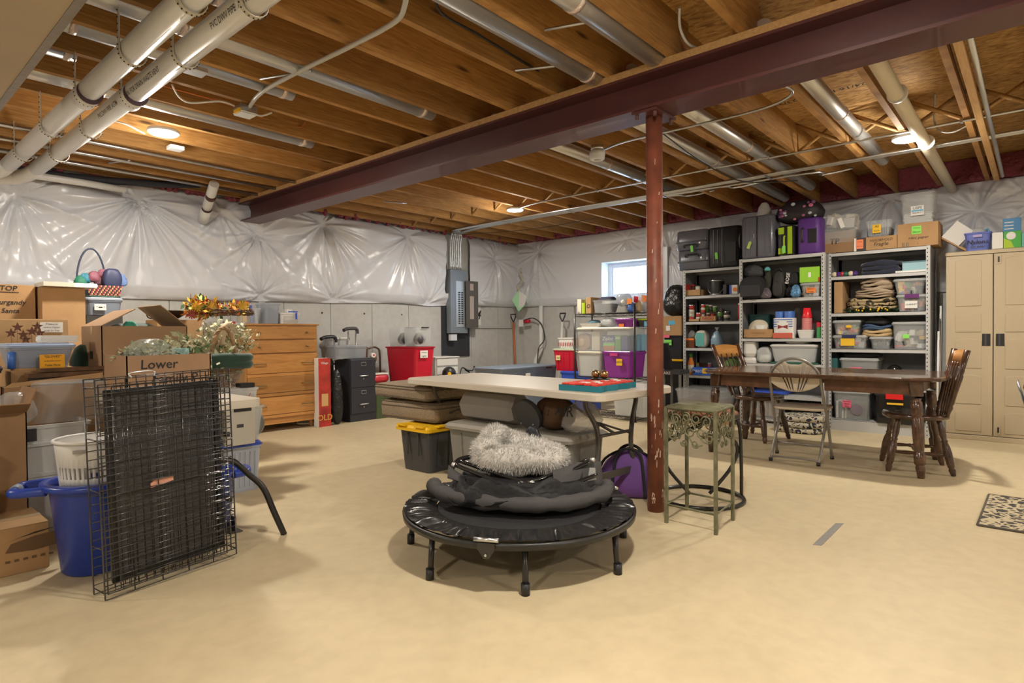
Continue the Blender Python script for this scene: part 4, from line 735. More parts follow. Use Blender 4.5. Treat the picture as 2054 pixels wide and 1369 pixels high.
q=I('board','dark green board lying under the lidded bin','board',(1545,723,1640,730),XB,b3,.38,.0);MB().box(-q.w/2,-.19,0,q.w/2,.19,.016).build('board_body',mat('dark_green',(.02,.10,.06),.5),q.r)
q=I('storage_bin','wide clear bin with white lid and wrapped plates on the middle unit','bin',(1543,690,1640,727),XB,b3+.018,.34,.02);tub(q.r,q.w,.34,q.h,CLEARW,WHITE,taper=.88);blob(q.r,q.w*.75,.25,q.h*.7,PAPER,'wrapped_contents',seed=18,amp=.08,z0=.01)
hh=q.h;q=I('packet','flat white package lying on the lid of the wide clear bin','packet',(1572,687,1622,693),XB,b3+.02+hh,.2,.05);blob(q.r,q.w,.2,.035,PAPER,seed=19,amp=.04,pw=5,top=.9)
b4=zB[4]+.001
q=I('storage_bin','clear ribbed bin with royal blue lid on the lowest shelf of the middle unit','bin',(1489,782,1575,850),XB,.085,.4,.02);tub(q.r,q.w,.4,q.h*.95,CLEAR,BLU,ribs=8,taper=.92);MB().box(-q.w*.4,-.15,.01,q.w*.4,.15,q.h*.6).build('contents',CARD2,q.r)
q=I('bag','large black bag filling the bottom right of the middle unit','bag',(1578,790,1646,850),XB,.085,.36,.04);blob(q.r,q.w,.36,q.h*.9,mat('black_poly',(.015,.015,.016),.25,bump=.8,bs=12,dist=.04),seed=20,amp=.08,pw=5,top=.85)
# folded patterned blanket on the floor
PAT=bpy.data.materials.new('navy_cream_pattern');PAT.use_nodes=True
def _pat(m,c1,c2,sc,th=.5):
    nt=m.node_tree;N=nt.nodes;L=nt.links;b=N['Principled BSDF'];b.inputs['Roughness'].default_value=.9;tc=N.new('ShaderNodeTexCoord')
    v=N.new('ShaderNodeTexVoronoi');v.feature='DISTANCE_TO_EDGE';v.inputs['Scale'].default_value=sc;v2=N.new('ShaderNodeTexNoise');v2.inputs['Scale'].default_value=sc*2.2;v2.inputs['Detail'].default_value=1;L.new(tc.outputs['Object'],v.inputs[0]);L.new(tc.outputs['Object'],v2.inputs[0])
    r=ramp(N,[(.06,c2),(.09,c1)]);r.color_ramp.interpolation='CONSTANT';L.new(v.outputs[0],r.inputs[0]);r2=ramp(N,[(0,(0,0,0)),(.56,(1,1,1))]);r2.color_ramp.interpolation='CONSTANT';L.new(v2.outputs[0],r2.inputs[0])
    mx=N.new('ShaderNodeMixRGB');mx.inputs[2].default_value=tuple(c2)+(1,);L.new(r2.outputs[0],mx.inputs[0]);L.new(r.outputs[0],mx.inputs[1]);L.new(mx.outputs[0],b.inputs['Base Color'])
_pat(PAT,(.02,.025,.04),(.50,.45,.34),16)
q=I('folded_rug','navy and cream patterned rug folded on the floor before the middle unit','rug',(1548,832,1646,864),6.3,0.0,.4,0);cloth_stack(q.r,q.w,.4,q.h*.9,PAT,3,seed=2)
# ---- right unit contents
d1=zD[1]+.001
bc=[mat('ball_yellow',(.75,.55,.2),.15),mat('ball_purple',(.08,.03,.18),.15),BLACK,mat('ball_green',(.02,.12,.08),.15),mat('ball_cream',(.7,.6,.42),.15),mat('ball_red',(.4,.03,.05),.15)]
for k,(x,c) in enumerate(((1672,4),(1681,1),(1688,5),(1695,3),(1705,4),(1714,1),(1684,2),(1700,2))):
    o_=.05 if k<6 else .12;q=I('pool_ball','%s pool ball on the top inner shelf of the right unit%s'%(('pale yellow','purple','maroon','dark green','striped cream','navy','black','second black')[k],(', leftmost' if k==0 else '')),'ball',(x-4.2,542,x+4.2,551),XD,d1,.07,o_);MB().sph((0,0,.027),.027,14).build('ball_body',bc[c],q.r)
q=I('folded_blanket','navy blue fleece blanket folded on the top inner shelf','blanket',(1722,520,1806,549),XD,d1,.3,.03);cloth_stack(q.r,q.w,.3,q.h*.9,mat('navy_fleece',(.018,.022,.045),.95,bump=.6,bs=60,sheen=.3),3,seed=4,amp=.012);blob(q.r,q.w*.7,.2,q.h*.5,mat('navy_fleece',(.018,.022,.045),.95),'fold',seed=6,amp=.12,z0=q.h*.55)
q=I('book','thin white folder under the pale blue box','folder',(1796,543,1857,549),XD,d1,.26,.02);MB().box(-q.w/2,-.13,0,q.w/2,.13,.018).build('cover',PAPER,q.r)
q=I('shoe_box','pale blue box with darker lid at the right of the top inner shelf','box',(1810,523,1860,545),XD,d1+.02,.24,.04);MB().box(-q.w/2,-.12,0,q.w/2,.12,q.h*.85).build('box_body',mat('pale_blue',(.30,.50,.56),.6),q.r);MB().box(-q.w/2-.003,-.123,q.h*.86,q.w/2,.12,q.h).build('lid',mat('slate_blue',(.10,.20,.25),.6),q.r)
d2=zD[2]+.001
q=I('carton','narrow brown carton standing at the left end of the second shelf','carton',(1673,566,1690,625),XD,d2,.3,.02);carton(q.r,q.w,.3,q.h,tape=False)
q=I('patterned_cushion','black and beige patterned rug roll under the tan blankets','rug',(1692,598,1798,626),XD,d2+.03,.34,.03);P2=bpy.data.materials.new('tan_black_pattern');P2.use_nodes=True;_pat(P2,(.035,.03,.02),(.42,.32,.18),14);cloth_stack(q.r,q.w,.32,q.h,P2,3,seed=7,amp=.01)
q=I('garland','dark green garland with yellow blossoms lying along the second shelf','garland',(1692,615,1800,627),XD,d2,.1,.0)
g=MB();R=random.Random(2)
for k in range(240): 
    c=np.array([R.uniform(-.5,.5)*q.w,R.uniform(-.05,.05),R.uniform(.005,.045)]);a=nrm([R.uniform(-1,1),R.uniform(-1,1),R.uniform(-.3,.6)])*.022;b_=nrm(np.cross(a,[0.1,.2,1]))*.007;g.add([c-a,c+b_,c+a,c-b_],[(0,1,2,3)])
g.build('leaves',mat('garland_green',(.03,.09,.04),.6),q.r,kind='stuff')
for k in range(12): MB().sph((R.uniform(-.3,.45)*q.w,-.05+R.uniform(-.01,.01),R.uniform(.012,.04)),.009,6).build('blossom',YPL,q.r)
TAN=mat('tan_blanket',(.40,.31,.22),.95,bump=.4,bs=50)
q=I('folded_blanket','tan blanket folded flat, lower of the two on the second shelf','blanket',(1712,580,1790,604),XD,d2+.15,.3,.02);cloth_stack(q.r,q.w,.3,q.h,TAN,4,seed=9,amp=.012);h_=q.h
q=I('folded_blanket','tan blanket rolled, upper of the two on the second shelf','blanket',(1722,559,1788,581),XD,d2+.152+h_,.28,.03);cloth_stack(q.r,q.w,.28,q.h,TAN,3,seed=10,amp=.018)
q=I('storage_bin','clear lidded bin with purple latch, lower of two on the second shelf','bin',(1796,590,1860,625),XD,d2,.3,.02);tub(q.r,q.w,.3,q.h,CLEAR,CLEARW,taper=.9);jumble('toys','mixed small parts inside the purple-latched clear bin','contents',q.r,q.w*.84,.26,q.h*.6,26,None,6,.05);MB().box(-q.w*.2,-.157,q.h*.78,q.w*.25,-.148,q.h*1.02).build('latch',mat('latch_purple',(.12,.02,.14),.4),q.r);q.sticker((1815,604,1840,617),PAPER,('CLARINET',),off=.0);h_=q.h
q=I('storage_bin','clear lidded bin of colourful toys, upper of two on the second shelf','bin',(1790,558,1858,589),XD,d2+h_+.003,.3,.02);tub(q.r,q.w,.3,q.h,CLEAR,CLEARW,taper=.86);jumble('toys','colourful toys inside the upper clear bin on the second shelf','contents',q.r,q.w*.82,.26,q.h*.65,40,None,7,.045)
d3=zD[3]+.001
q=I('storage_bin','clear bin with navy latch and wide yellow note on the third shelf','bin',(1668,672,1739,698),XD,d3,.3,.02);tub(q.r,q.w,.3,q.h,CLEAR,CLEARW,taper=.92);jumble('toys','mixed small parts inside the navy-latched bin','contents',q.r,q.w*.86,.26,q.h*.7,30,[RANDC[0],RANDC[4],RANDC[1],RANDC[7]],8,.04);MB().box(-q.w*.2,-.157,q.h*.8,q.w*.2,-.148,q.h*1.02).build('latch',mat('latch_navy',(.02,.03,.10),.4),q.r);q.sticker((1686,678,1714,693),YEL,(),off=.0);h_=q.h
q=I('storage_bin','clear bin of red and yellow toys on the navy-latched bin','bin',(1668,642,1726,671),XD,d3+h_+.003,.28,.02);tub(q.r,q.w,.28,q.h,CLEAR,CLEARW,taper=.86);jumble('toys','red and yellow toys inside the upper bin on the third shelf','contents',q.r,q.w*.82,.24,q.h*.65,40,[RANDC[0],RANDC[3],RANDC[6],RANDC[1],RANDC[5]],9,.04);q.sticker((1697,652,1708,657),YEL,(),off=.0)
q=I('storage_bin','small clear bin of screws under the folded jeans','bin',(1742,675,1788,698),XD,d3,.28,.02);tub(q.r,q.w,.28,q.h,CLEAR,CLEARW,taper=.86);jumble('screws','grey metal bits inside the small bin under the jeans','contents',q.r,q.w*.8,.22,q.h*.6,24,[STEEL,DGREY],10,.03);h_=q.h
z_=d3+h_+.003
for lab,c,r_,nm in (('tan folded trousers at the bottom of the clothes pile',(.50,.36,.18),(1726,661,1787,675),'folded_trousers'),('blue folded jeans in the middle of the clothes pile',(.05,.09,.17),(1726,652,1786,662),'folded_jeans'),('black crumpled clothes on top of the clothes pile',(.02,.02,.022),(1728,634,1784,653),'folded_clothes')):
    q=I(nm,lab,'clothes',r_,XD,z_,.26,.03);m_=mat('cloth_'+nm,c,.9,bump=.5,bs=40)
    if 'black' in lab: blob(q.r,q.w,.25,q.h,m_,'fold',seed=22,amp=.16)
    else: cloth_stack(q.r,q.w,.26,q.h,m_,2,seed=len(lab),amp=.012)
    z_+=q.h
q=I('storage_bin','large clear bin of toys and game pieces at the right of the third shelf','bin',(1787,645,1861,698),XD,d3,.34,.02);tub(q.r,q.w,.34,q.h,CLEAR,CLEARW,taper=.93);jumble('toys','white, red and black game pieces inside the large clear bin','contents',q.r,q.w*.86,.28,q.h*.62,70,[RANDC[1],RANDC[0],RANDC[1],RANDC[4],RANDC[3],RANDC[7]],11,.055);q.sticker((1811,670,1824,678),GRN,(),off=.0)
d4=zD[4]+.001
q=I('storage_bin','clear lidded bin with pink tag just above the dining table','bin',(1682,718,1762,770),XD,d4,.32,.02);tub(q.r,q.w,.32,q.h,CLEAR,CLEARW,taper=.93);MB().box(-q.w*.4,-.12,.01,q.w*.4,.1,q.h*.6).build('contents',PAPER,q.r);q.sticker((1706,736,1728,742),PNK,(),off=.0);h_=q.h
q=I('folded_clothes','black garments heaped on the lid of the pink-tagged bin','clothes',(1680,707,1770,722),XD,d4+h_+.002,.3,.03);blob(q.r,q.w,.3,.07,BLKF,'fold',seed=24,amp=.12)
q=I('speaker','glossy black round bowl-shaped helmet on the fourth shelf','helmet',(1775,722,1806,770),XD,d4,.2,.05);MB().sph((0,0,q.h*.55),q.w*.55,20,1,1,1).build('shell',mat('gloss_black',(.015,.015,.015),.12),q.r);MB().lathe([(q.w*.6,q.h*.2),(q.w*.5,q.h*.3)],n=20).build('brim',BLACK,q.r)
q=I('carton_tray','black flat tray by the left post of the fourth shelf','tray',(1664,718,1679,770),XD,d4,.25,.03);MB().box(-q.w/2,-.12,0,q.w/2,.12,q.h).build('tray_body',mat('teal_plastic',(.03,.12,.12),.4),q.r,bevel=.004)
q=I('platter','white platter with black tray behind the right chair','platter',(1806,735,1858,745),XD,d4+.15,.3,.05);MB().loft([rr(q.w*.7,.2,.05,0),rr(q.w,.3,.06,.02),rr(q.w*.95,.28,.06,.02),rr(q.w*.7,.2,.05,.006)]).build('platter_body',CLEARW,q.r)
q=I('storage_bin','dark bin supporting the platter on the fourth shelf','bin',(1808,745,1856,770),XD,d4,.3,.05);tub(q.r,q.w,.3,.148,DGREY,taper=.92)
d5=.111
q=I('storage_bin','clear bin with pink note, books and a disc on the bottom shelf','bin',(1668,784,1746,843),XD,d5,.36,.02);tub(q.r,q.w,.36,q.h,CLEAR,CLEARW,taper=.95)
for k,(x,wd,c) in enumerate(((-.4,.05,PAPER),(-.34,.04,LW),(-.28,.05,PAPER),(-.2,.03,LW))): MB().box(q.w*x,-.15,.008,q.w*x+wd*.8,.1,q.h*(.62+.05*(k%2))).build('book_inside',c,q.r)
MB().cyl((q.w*.14,-.165,q.h*.36),(q.w*.14,-.162,q.h*.36),.055,n=28).build('disc',mat('disc_silver',(.45,.42,.6),.15,.8),q.r);MB().box(-q.w*.05,-.15,.01,q.w*.42,.0,q.h*.65).build('case_inside',LBk,q.r);q.sticker((1690,802,1707,817),PNK,('CDs DVDs','Games','Xbox'),off=.0)
q=I('storage_bin','black bin with red handle and yellow label on the bottom shelf','bin',(1752,788,1838,852),XD-.04,d5,.40,.0);tub(q.r,q.w,.40,q.h,mat('gloss_black',(.015,.015,.015),.12),SBk,taper=.95);MB().box(-q.w*.2,-.212,q.h*.80,q.w*.2,-.19,q.h*.97).build('handle',mat('bright_red',(.7,.02,.02),.3),q.r);MB().box(-q.w*.18,-.198,q.h*.62,q.w*.2,-.190,q.h*.68).build('label_strip',YEL,q.r)
MB().tube(smooth([(-q.w*.4,0,q.h),(-q.w*.2,0,q.h+.03),(q.w*.1,0,q.h+.035),(q.w*.4,0,q.h)],4),.02,6).build('soft_top',BLKF,q.r)
t=T('metal_rails','bundle of thin white rails standing between shelving and cabinet','rails',(6.9,.72,0))
for k in range(4): MB().cyl((k*.03,.0-k*.006,0),(k*.035+.05,-.01-k*.005,1.0+.12*k),.009,n=6).build('rail',[PVC,STEEL][k%2],t)
# ---- cabinet
CB_=mat('resin_beige',(.50,.41,.275),.5,bump=.05,bs=90);CBD=mat('resin_panel',(.49,.40,.27),.55)
ca=fl(1901,876);cx0=6.93;yL=.655;yR=-.045;zt=1.735
t=T('storage_cabinet','tall beige resin two-door cabinet at the right edge','cabinet',(cx0+.24,(yL+yR)/2,0),-pi/2);w=yL-yR;d=.46
MB().box(-w/2,-d/2+.03,0,w/2,d/2,zt-.03).build('carcass',CB_,t)
MB().loft([rr(w+.01,d+.01,.02,zt-.035),rr(w+.01,d+.01,.02,zt-.008),rr(w-.01,d-.01,.02,zt)]).build('top_cap',CB_,t);MB().box(-w/2-.004,-d/2-.01,0,w/2+.004,d/2,.045).build('base',CB_,t,bevel=.004)
for s in (-1,1):
    xa,xb=(-w/2+.004,-.004) if s<0 else (.004,w/2-.004);g=MB().box(xa,-d/2,.05,xb,-d/2+.028,zt-.04);dr_=g.build('door',CB_,t,bevel=.003)
    ia,ib=(xa+.07,xb-.08) if s<0 else (xa+.08,xb-.07)
    zz=.08
    for k,(a_,b_) in enumerate(((.06,.27),(.33,.60),(.66,.93),(.99,1.26),(1.32,1.66))):
        if k==3: a_,b_=.99,1.17
        if k==4: a_,b_=1.23,1.66
        if k==0: a_=.08
        P=[(ia,a_)]+[(ia+(ib-ia)*i/8,b_-.012*(1-((i/4-1)**2))*0-.016+.016*(1-((i/4-1)**2))) for i in range(9)]+[(ib,a_)]
        MB().prism([(x,z) for x,z in reversed(P)],(0,-d/2-.006,0),(1,0,0),(0,0,1),(0,.007,0)).build('panel',CBD,dr_,bevel=.003)
    hx=(xb-.045 if s<0 else xa+.045);MB().box(hx-.03,-d/2-.004,.865,hx+.03,-d/2+.0,.975).build('handle',BLACK,dr_,bevel=.002)
    MB().box(hx-.012,-d/2-.0055,.865,hx+.002,-d/2-.004,.975).build('handle_slot',DGREY,dr_)
MB().box(.02,-d/2-.008,1.60,.055,-d/2,1.68).build('hasp',CB_,t);MB().box(.031,-d/2-.0095,1.615,.044,-d/2-.008,1.665).build('hasp_slot',BLACK,t)
MB().box(.02,-d/2-.008,.07,.055,-d/2,.15).build('hasp',CB_,t);MB().box(.031,-d/2-.0095,.085,.044,-d/2-.008,.135).build('hasp_slot',BLACK,t)
ZC_=zt+.002
q=Th('wood_frame','thin wooden frame leaning by the blue bin on the cabinet','frame',(1884,468,1931,503),'X',cx0+.05,.1,ZC_)
MB().prism([(-.16,.22),(-.17,.21),(.12,0),(.135,.012)],(0,0,0),(1,0,0),(0,0,1),(0,.14,0)).build('board',PINE,q.r)
q=Th('paper_pack','white printed box tilted against the wooden frame on the cabinet','box',(1893,452,1931,487),'X',cx0+.08,.08,ZC_+.06);MB().prism([(-.09,.10),(.03,.24),(.15,.13),(.04,.0)],(-.0,-.03,0),(1,0,0),(0,0,1),(0,.06,0)).build('box_body',PAPER,q.r)
q=Th('storage_bin','periwinkle blue bin marked Nylons on the cabinet','bin',(1932,465,1990,504),'X',cx0+.02,.28,ZC_);tub(q.r,q.w,.28,q.h,mat('periwinkle',(.13,.17,.52),.4),taper=.9,wall=.004,rim=.01);MB().box(-q.w*.16,-.148,q.h*.72,q.w*.16,-.138,q.h*.86).build('latch',mat('lilac',(.35,.3,.6),.4),q.r);q.write(1960,485,'Nylons',11);q.write(1961,494,'- for wear -',6)
blob(q.r,q.w*.7,.18,.08,CLEARW,'film_contents',seed=30,amp=.15,z0=q.h*.85);MB().prism([(-.02,0),(.07,.03),(.05,.07),(-.0,.06)],(0.02,0,q.h*.85),(1,0,0),(0,0,1),(0,.02,0)).build('blue_card',BLN,q.r)
q=Th('paper_box','plain white box right of the blue bin on the cabinet','box',(1990,466,2012,502),'X',cx0+.02,.14,ZC_);MB().box(-q.w/2,-.07,0,q.w/2,.07,q.h).build('box_body',PAPER,q.r,bevel=.002)
q=Th('bulb_box','green printed box with a white bulb picture under the blue box','box',(2013,463,2049,501),'X',cx0+.02,.16,ZC_);MB().box(-q.w/2,-.08,0,q.w/2,.08,q.h).build('box_body',mat('box_green',(.06,.38,.05),.5),q.r);MB().prism([(-q.w/2,0),(q.w*.1,0),(-.01,q.h*.4),(-q.w/2,q.h*.6)],(0,-.081,0),(1,0,0),(0,0,1),(0,-.001,0)).build('lime_print',SL,q.r);MB().sph((-.01,-.081,q.h*.72),.035,12,1,.05,1).build('bulb_print',PAPER,q.r);h_=q.h
q=Th('mask_box','blue printed carton on the green box above the cabinet','box',(2011,437,2048,463),'X',cx0+.03,.14,ZC_+h_+.002);MB().box(-q.w/2,-.07,0,q.w/2,.07,q.h).build('box_body',mat('box_blue',(.06,.22,.45),.5),q.r)
for k in range(3): MB().box(-q.w*.4,-.0715,q.h*(.15+.25*k),q.w*.1,-.07,q.h*(.22+.25*k)).build('white_print',PAPER,q.r)
q=Th('green_box','dark teal printed box partly cut by the right picture edge on the cabinet','box',(2050,466,2075,500),'X',cx0+.02,.14,ZC_);MB().box(-q.w/2,-.07,0,q.w/2,.07,q.h).build('box_body',LT,q.r)
# hanging wire basket at right edge
t=T('wire_basket','grey wire basket with black lining at the right picture edge','basket',tuple(oX(2118,858,6.45)))
z0b=0;g=MB();
for k in range(9): 
    zz=k*.045;e=.14+.012*k;g.tube([(-e,-e,zz),(e,-e,zz),(e,e,zz),(-e,e,zz)],.002,4,True)
for k in range(9):
    u=-1+2*k/8
    for (a_,b_) in (((u,-1),(u,-1)),((u,1),(u,1)),((-1,u),(-1,u)),((1,u),(1,u))): g.tube([(a_[0]*.14,a_[1]*.14,0),(a_[0]*.236,a_[1]*.236,.36)],.002,4)
g.build('wire_mesh',STEEL,t,kind='stuff')
tub(t,.40,.40,.33,BLKF,taper=.62,name='lining')
MB().lathe([(.012,0),(.012,-float(t.location.z)+.02),(.16,-float(t.location.z)+.005),(.16,-float(t.location.z))][::-1],n=16).build('stand',GTUBE,t)
# ================================================================== FURNITURE
def turned(p,q,r,m,parent,name='leg',k=1.0,style=0):
    prof=[(0,.62),(.05,.75),(.10,.95),(.14,.7),(.16,.9),(.22,1.0),(.40,1.15),(.52,1.0),(.60,.72),(.62,.95),(.65,.7),(.74,.95),(.86,.85),(.93,.7),(1,.75)] if style==0 else [(0,.6),(.08,.7),(.14,1.05),(.18,.7),(.2,.95),(.34,.95),(.62,1.2),(.64,.95),(.7,1.1),(.72,1.0),(1,1.05)] if style==1 else [(0,.6),(.1,.8),(.28,1.1),(.42,.85),(.47,1.15),(.5,.8),(.53,1.15),(.58,.85),(.72,1.1),(.9,.8),(1,.6)]
    p=np.array(p,float);q=np.array(q,float);ax=q-p;L_=np.linalg.norm(ax)
    return MB().lathe([(r*v,t*L_) for t,v in prof],p,12,ax).build(name,m,parent)
def dining_chair(lab,cx,cy,rz,h=.86,wood_=DBR,rail=None,lean=.20):
    t=T('dining_chair',lab,'chair',(cx,cy,0),rz)      # front faces local -y
    zs=.385;ring=[]
    for z,s in ((zs-.012,.9),(zs,1),(zs+.02,1.0),(zs+.03,.96)):
        ring.append([(.215*s*math.copysign(abs(math.cos(a))**.8,math.cos(a)),.205*s*math.copysign(abs(math.sin(a))**.8,math.sin(a)),z) for a in [2*pi*k/28 for k in range(28)]])
    ring.append([(p[0]*.6,p[1]*.6,zs+.022) for p in ring[-1]]);MB().loft(ring,(1,1),True).build('seat',wood_,t)
    F=[(-.19,-.19),(.19,-.19),(-.19,.20),(.19,.20)]
    for x,y in F: turned((x,y,0),(x*.68,y*.62,zs-.01),.024,wood_,t)
    for s in (-1,1): turned((s*.165,-.165,.14),(s*.165,.17,.14),.013,wood_,t,'stretcher',style=2)
    turned((-.165,0,.14),(.165,0,.14),.013,wood_,t,'stretcher',style=2)
    top=h
    for s in (-1,1): turned((s*.17,.165,zs+.02),(s*.195,.165+lean,top),.019,wood_,t,'back_post',style=1)
    for k in range(4):
        x=-.105+.07*k;turned((x,.175,zs+.02),(x*1.15,.165+lean*.78,top-.09),.010,wood_,t,'spindle',style=2)
    g=MB();P=[];
    for z,o in ((top-.115,.80),(top-.02,.97)):
        P.append([(-.19+.38*k/12,.165+lean*o+.03*(1-((k/6-1)**2)),z+(.018*(1-((k/6-1)**2)) if o>.9 else -.012*(1-((k/6-1)**2)))) for k in range(13)])
    g.grid(P);g.build('crest_rail',rail or HONEY,t,solid=.016)
    return t
cf=[fl(1759,938),fl(1782,912),fl(1905,958),fl(1918,937)];c=sum(cf)/4
# right-hand chair faces the table (towards +Y)
dining_chair('dark wood spindle-back dining chair at the right end of the table',5.27,.68,pi+.27,h=.875,lean=.11)
dining_chair('dark wood spindle-back dining chair with honey crest rail at the left end of table',5.82,1.99,-.26,h=.885,lean=.21)
t=T('dining_table','oval-ended dark wood dining table with a leaf joint','table',(5.33,1.33,0))
zt_=.69
def oval(w,l,z,n=5): return rr(w,l,.30,z,7)
MB().loft([oval(.98,1.70,zt_-.03),oval(1.0,1.73,zt_-.018),oval(1.0,1.73,zt_-.006),oval(.98,1.71,zt_)]).build('tabletop',DBR,t)
MB().box(-.495,-.20,zt_+.0002,.495,-.197,zt_+.0008).build('leaf_joint',BLACK,t);MB().box(-.495,.30,zt_+.0002,.495,.303,zt_+.0008).build('leaf_joint',BLACK,t)
for (xa,ya,xb,yb) in ((-.38,-.70,-.355,-.12),(-.38,.12,-.355,.70),(.335,-.70,.36,.70),(-.38,-.70,.36,-.675),(-.38,.675,.36,.70)):
    MB().box(xa,ya,zt_-.125,xb,yb,zt_-.03).build('apron',wood('apron_brown',(.22,.10,.05),(.10,.045,.02),(4,4,4),.35),t)
MB().box(-.34,-.12,zt_-.06,.34,.14,zt_-.031).build('extension_rail',HONEY,t)
for x,y in ((-.40,-.73),(.38,-.73),(-.40,.75),(.38,.75)):
    g=MB();g.loft([rr(.085,.085,.01,zt_-.03,1,x*.92,y*.95),rr(.075,.075,.012,zt_-.13,1,x*.93,y*.96)]);lg=[( .036,.545),(.028,.53),(.037,.52),(.037,.44),(.029,.42),(.038,.405),(.035,.25),(.029,.19),(.026,.175),(.036,.165),(.036,.10),(.026,.085),(.031,.075),(.021,0)]
    for i in range(1): g.lathe([(r_,z) for r_,z in reversed(lg)],(0,0,0),14,(-x*.08,-y*.08,1)); 
    n0=len(g.v)-14*len(lg)
    for i in range(n0,len(g.v)): v=g.v[i];g.v[i]=(v[0]+x*1.0,v[1]+y*1.0,v[2])
    g.build('leg',DBR,t)
# folding chair
FC=mat('folding_beige',(.60,.52,.40),.5);FG=mat('chair_tube',(.27,.25,.22),.35,.3);fr=.011
t=T('folding_chair','beige folding chair with fan-slotted backrest facing the dining table','chair',(5.09,1.42,0),-pi/2+.06)
# local: x right (image), front (seat opening) at +y ; back towards the camera at -y
BW=.185
def bp(x,z): return (x,-.10-.20*(z-.40)/.45*0-.06*(z-.4),z)
arch=[(-BW-.02,.13,.0),(-BW-.01,.02,.30),(-BW,-.10,.50),(-BW*.98,-.16,.62)]+[(BW*.98*math.cos(pi-a),-.16-.05*math.sin(a),.62+.185*math.sin(a)) for a in [pi*k/14 for k in range(1,14)]]+[(BW*.98,-.16,.62),(BW,-.10,.50),(BW+.01,.02,.30),(BW+.02,.13,.0)]
# the front legs continue into the back hoop
MB().tube(smooth(arch,3),fr,8).build('back_frame',FG,t)
MB().tube(smooth([(-BW+.01,.14,.40),(-BW+.012,.05,.28),(-BW+.015,-.20,.0)],3)+[],fr,8).build('leg',FG,t);MB().tube(smooth([(BW-.01,.14,.40),(BW-.012,.05,.28),(BW-.015,-.20,.0)],3),fr,8).build('leg',FG,t)
MB().tube([(-BW-.01,.095,.10),(BW+.01,.095,.10)],.008,6).build('crossbar',FG,t);MB().tube(smooth([(-BW+.014,-.185,.02),(-BW+.05,-.18,.035),(BW-.05,-.18,.035),(BW-.014,-.185,.02)],3),.008,6).build('crossbar',FG,t)
for s in (-1,1):
    for y in (.13,-.20): MB().cyl((s*(BW+(.02 if y>0 else -.015)),y,0),(s*(BW+(.02 if y>0 else -.015)),y,.025),.015,n=10).build('foot_cap',BTUBE,t)
MB().loft([rr(.38,.34,.08,.392,5,0,.10),rr(.40,.37,.09,.40,5,0,.10),rr(.40,.37,.09,.412,5,0,.10),rr(.36,.33,.08,.418,5,0,.10)]).build('seat',FC,t)
# fan backrest: strips between radial slots
def bpt(u,v):     # u -1..1, v 0..1 in the hoop
    x=BW*.97*u;zl=.62-.075*math.cos(u*pi/2)**.7 if abs(u)<1 else .62;zu=.62+.178*math.sqrt(max(0,1-u*u))
    dip=.045*math.exp(-(u/.33)**4)
    zu-=dip
    z=zl+(zu-zl)*v;return (x,-.163-.05*max(0,(z-.62)/.185)+.012*math.cos(u*pi/2),z)
slots=[-.86,-.62,-.36,.36,.62,.86]
def bx_(u,v):   # slot lines lean towards the centre bottom
    return bpt(u*(.28+.72*v),v) if True else None
us=[-1]+slots+[1];g=MB()
g2=[]
edges_=[-1.0,-.80,-.54,-.28,.28,.54,.80,1.0]
for k in range(7):
    a_,b_=edges_[k],edges_[k+1];ga=.028 if k>0 else 0;gb=.028 if k<6 else 0
    P=[]
    for j in range(9):
        v=j/8
        def cv(u): 
            full=u; s_=.30+.70*v
            return u*s_ if abs(u)<1 else u
        ua=cv(a_)+(ga if .10<v<.93 else 0);ub=cv(b_)-(gb if .10<v<.93 else 0)
        P.append([bpt(ua+(ub-ua)*i/5,v) for i in range(6)])
    g.grid(P)
g.build('backrest',FC,t,solid=.008)
# plant stand
SV=mat('verdigris_iron',(.17,.165,.095),.6,.3,var=.3,vs=25)
PS=[fl(1337,1048),fl(1436,1072),fl(1470,1043),fl(1378,1022)];c=sum(PS)/4
t=T('plant_stand','tall square green iron plant stand with scrollwork beside the column','stand',(float(c[0]),float(c[1]),0))
cs=[(float(p[0]-c[0]),float(p[1]-c[1])) for p in PS];zt2=.62
for x,y in cs: MB().box(x-.008,y-.008,0,x+.008,y+.008,zt2).build('leg',SV,t)
g=MB()
for i in range(4):
    a_,b_=cs[i],cs[(i+1)%4];MB().tube([(a_[0],a_[1],.10),(b_[0],b_[1],.10)],.006,4).build('stretcher',SV,t);MB().tube([(a_[0],a_[1],zt2-.004),(b_[0],b_[1],zt2-.004)],.009,4).build('top_rail',SV,t)
for k in range(8):      # woven top straps
    f=(k+.5)/8
    L_=lambda p,q,f:(p[0]+(q[0]-p[0])*f,p[1]+(q[1]-p[1])*f)
    p,q=L_(cs[0],cs[1],f),L_(cs[3],cs[2],f);MB().tube([(p[0],p[1],zt2-.002),(q[0],q[1],zt2-.002)],.008,4).build('top_strap',SV,t)
    p,q=L_(cs[0],cs[3],f),L_(cs[1],cs[2],f);MB().tube([(p[0],p[1],zt2+.001),(q[0],q[1],zt2+.001)],.008,4).build('top_strap',SV,t)
def spiral(cx,cz,r,turns,a0,dirn,n=22): return [(cx+r*(1-.72*k/n)*math.cos(a0+dirn*turns*2*pi*k/n),cz+r*(1-.72*k/n)*math.sin(a0+dirn*turns*2*pi*k/n)) for k in range(n+1)]
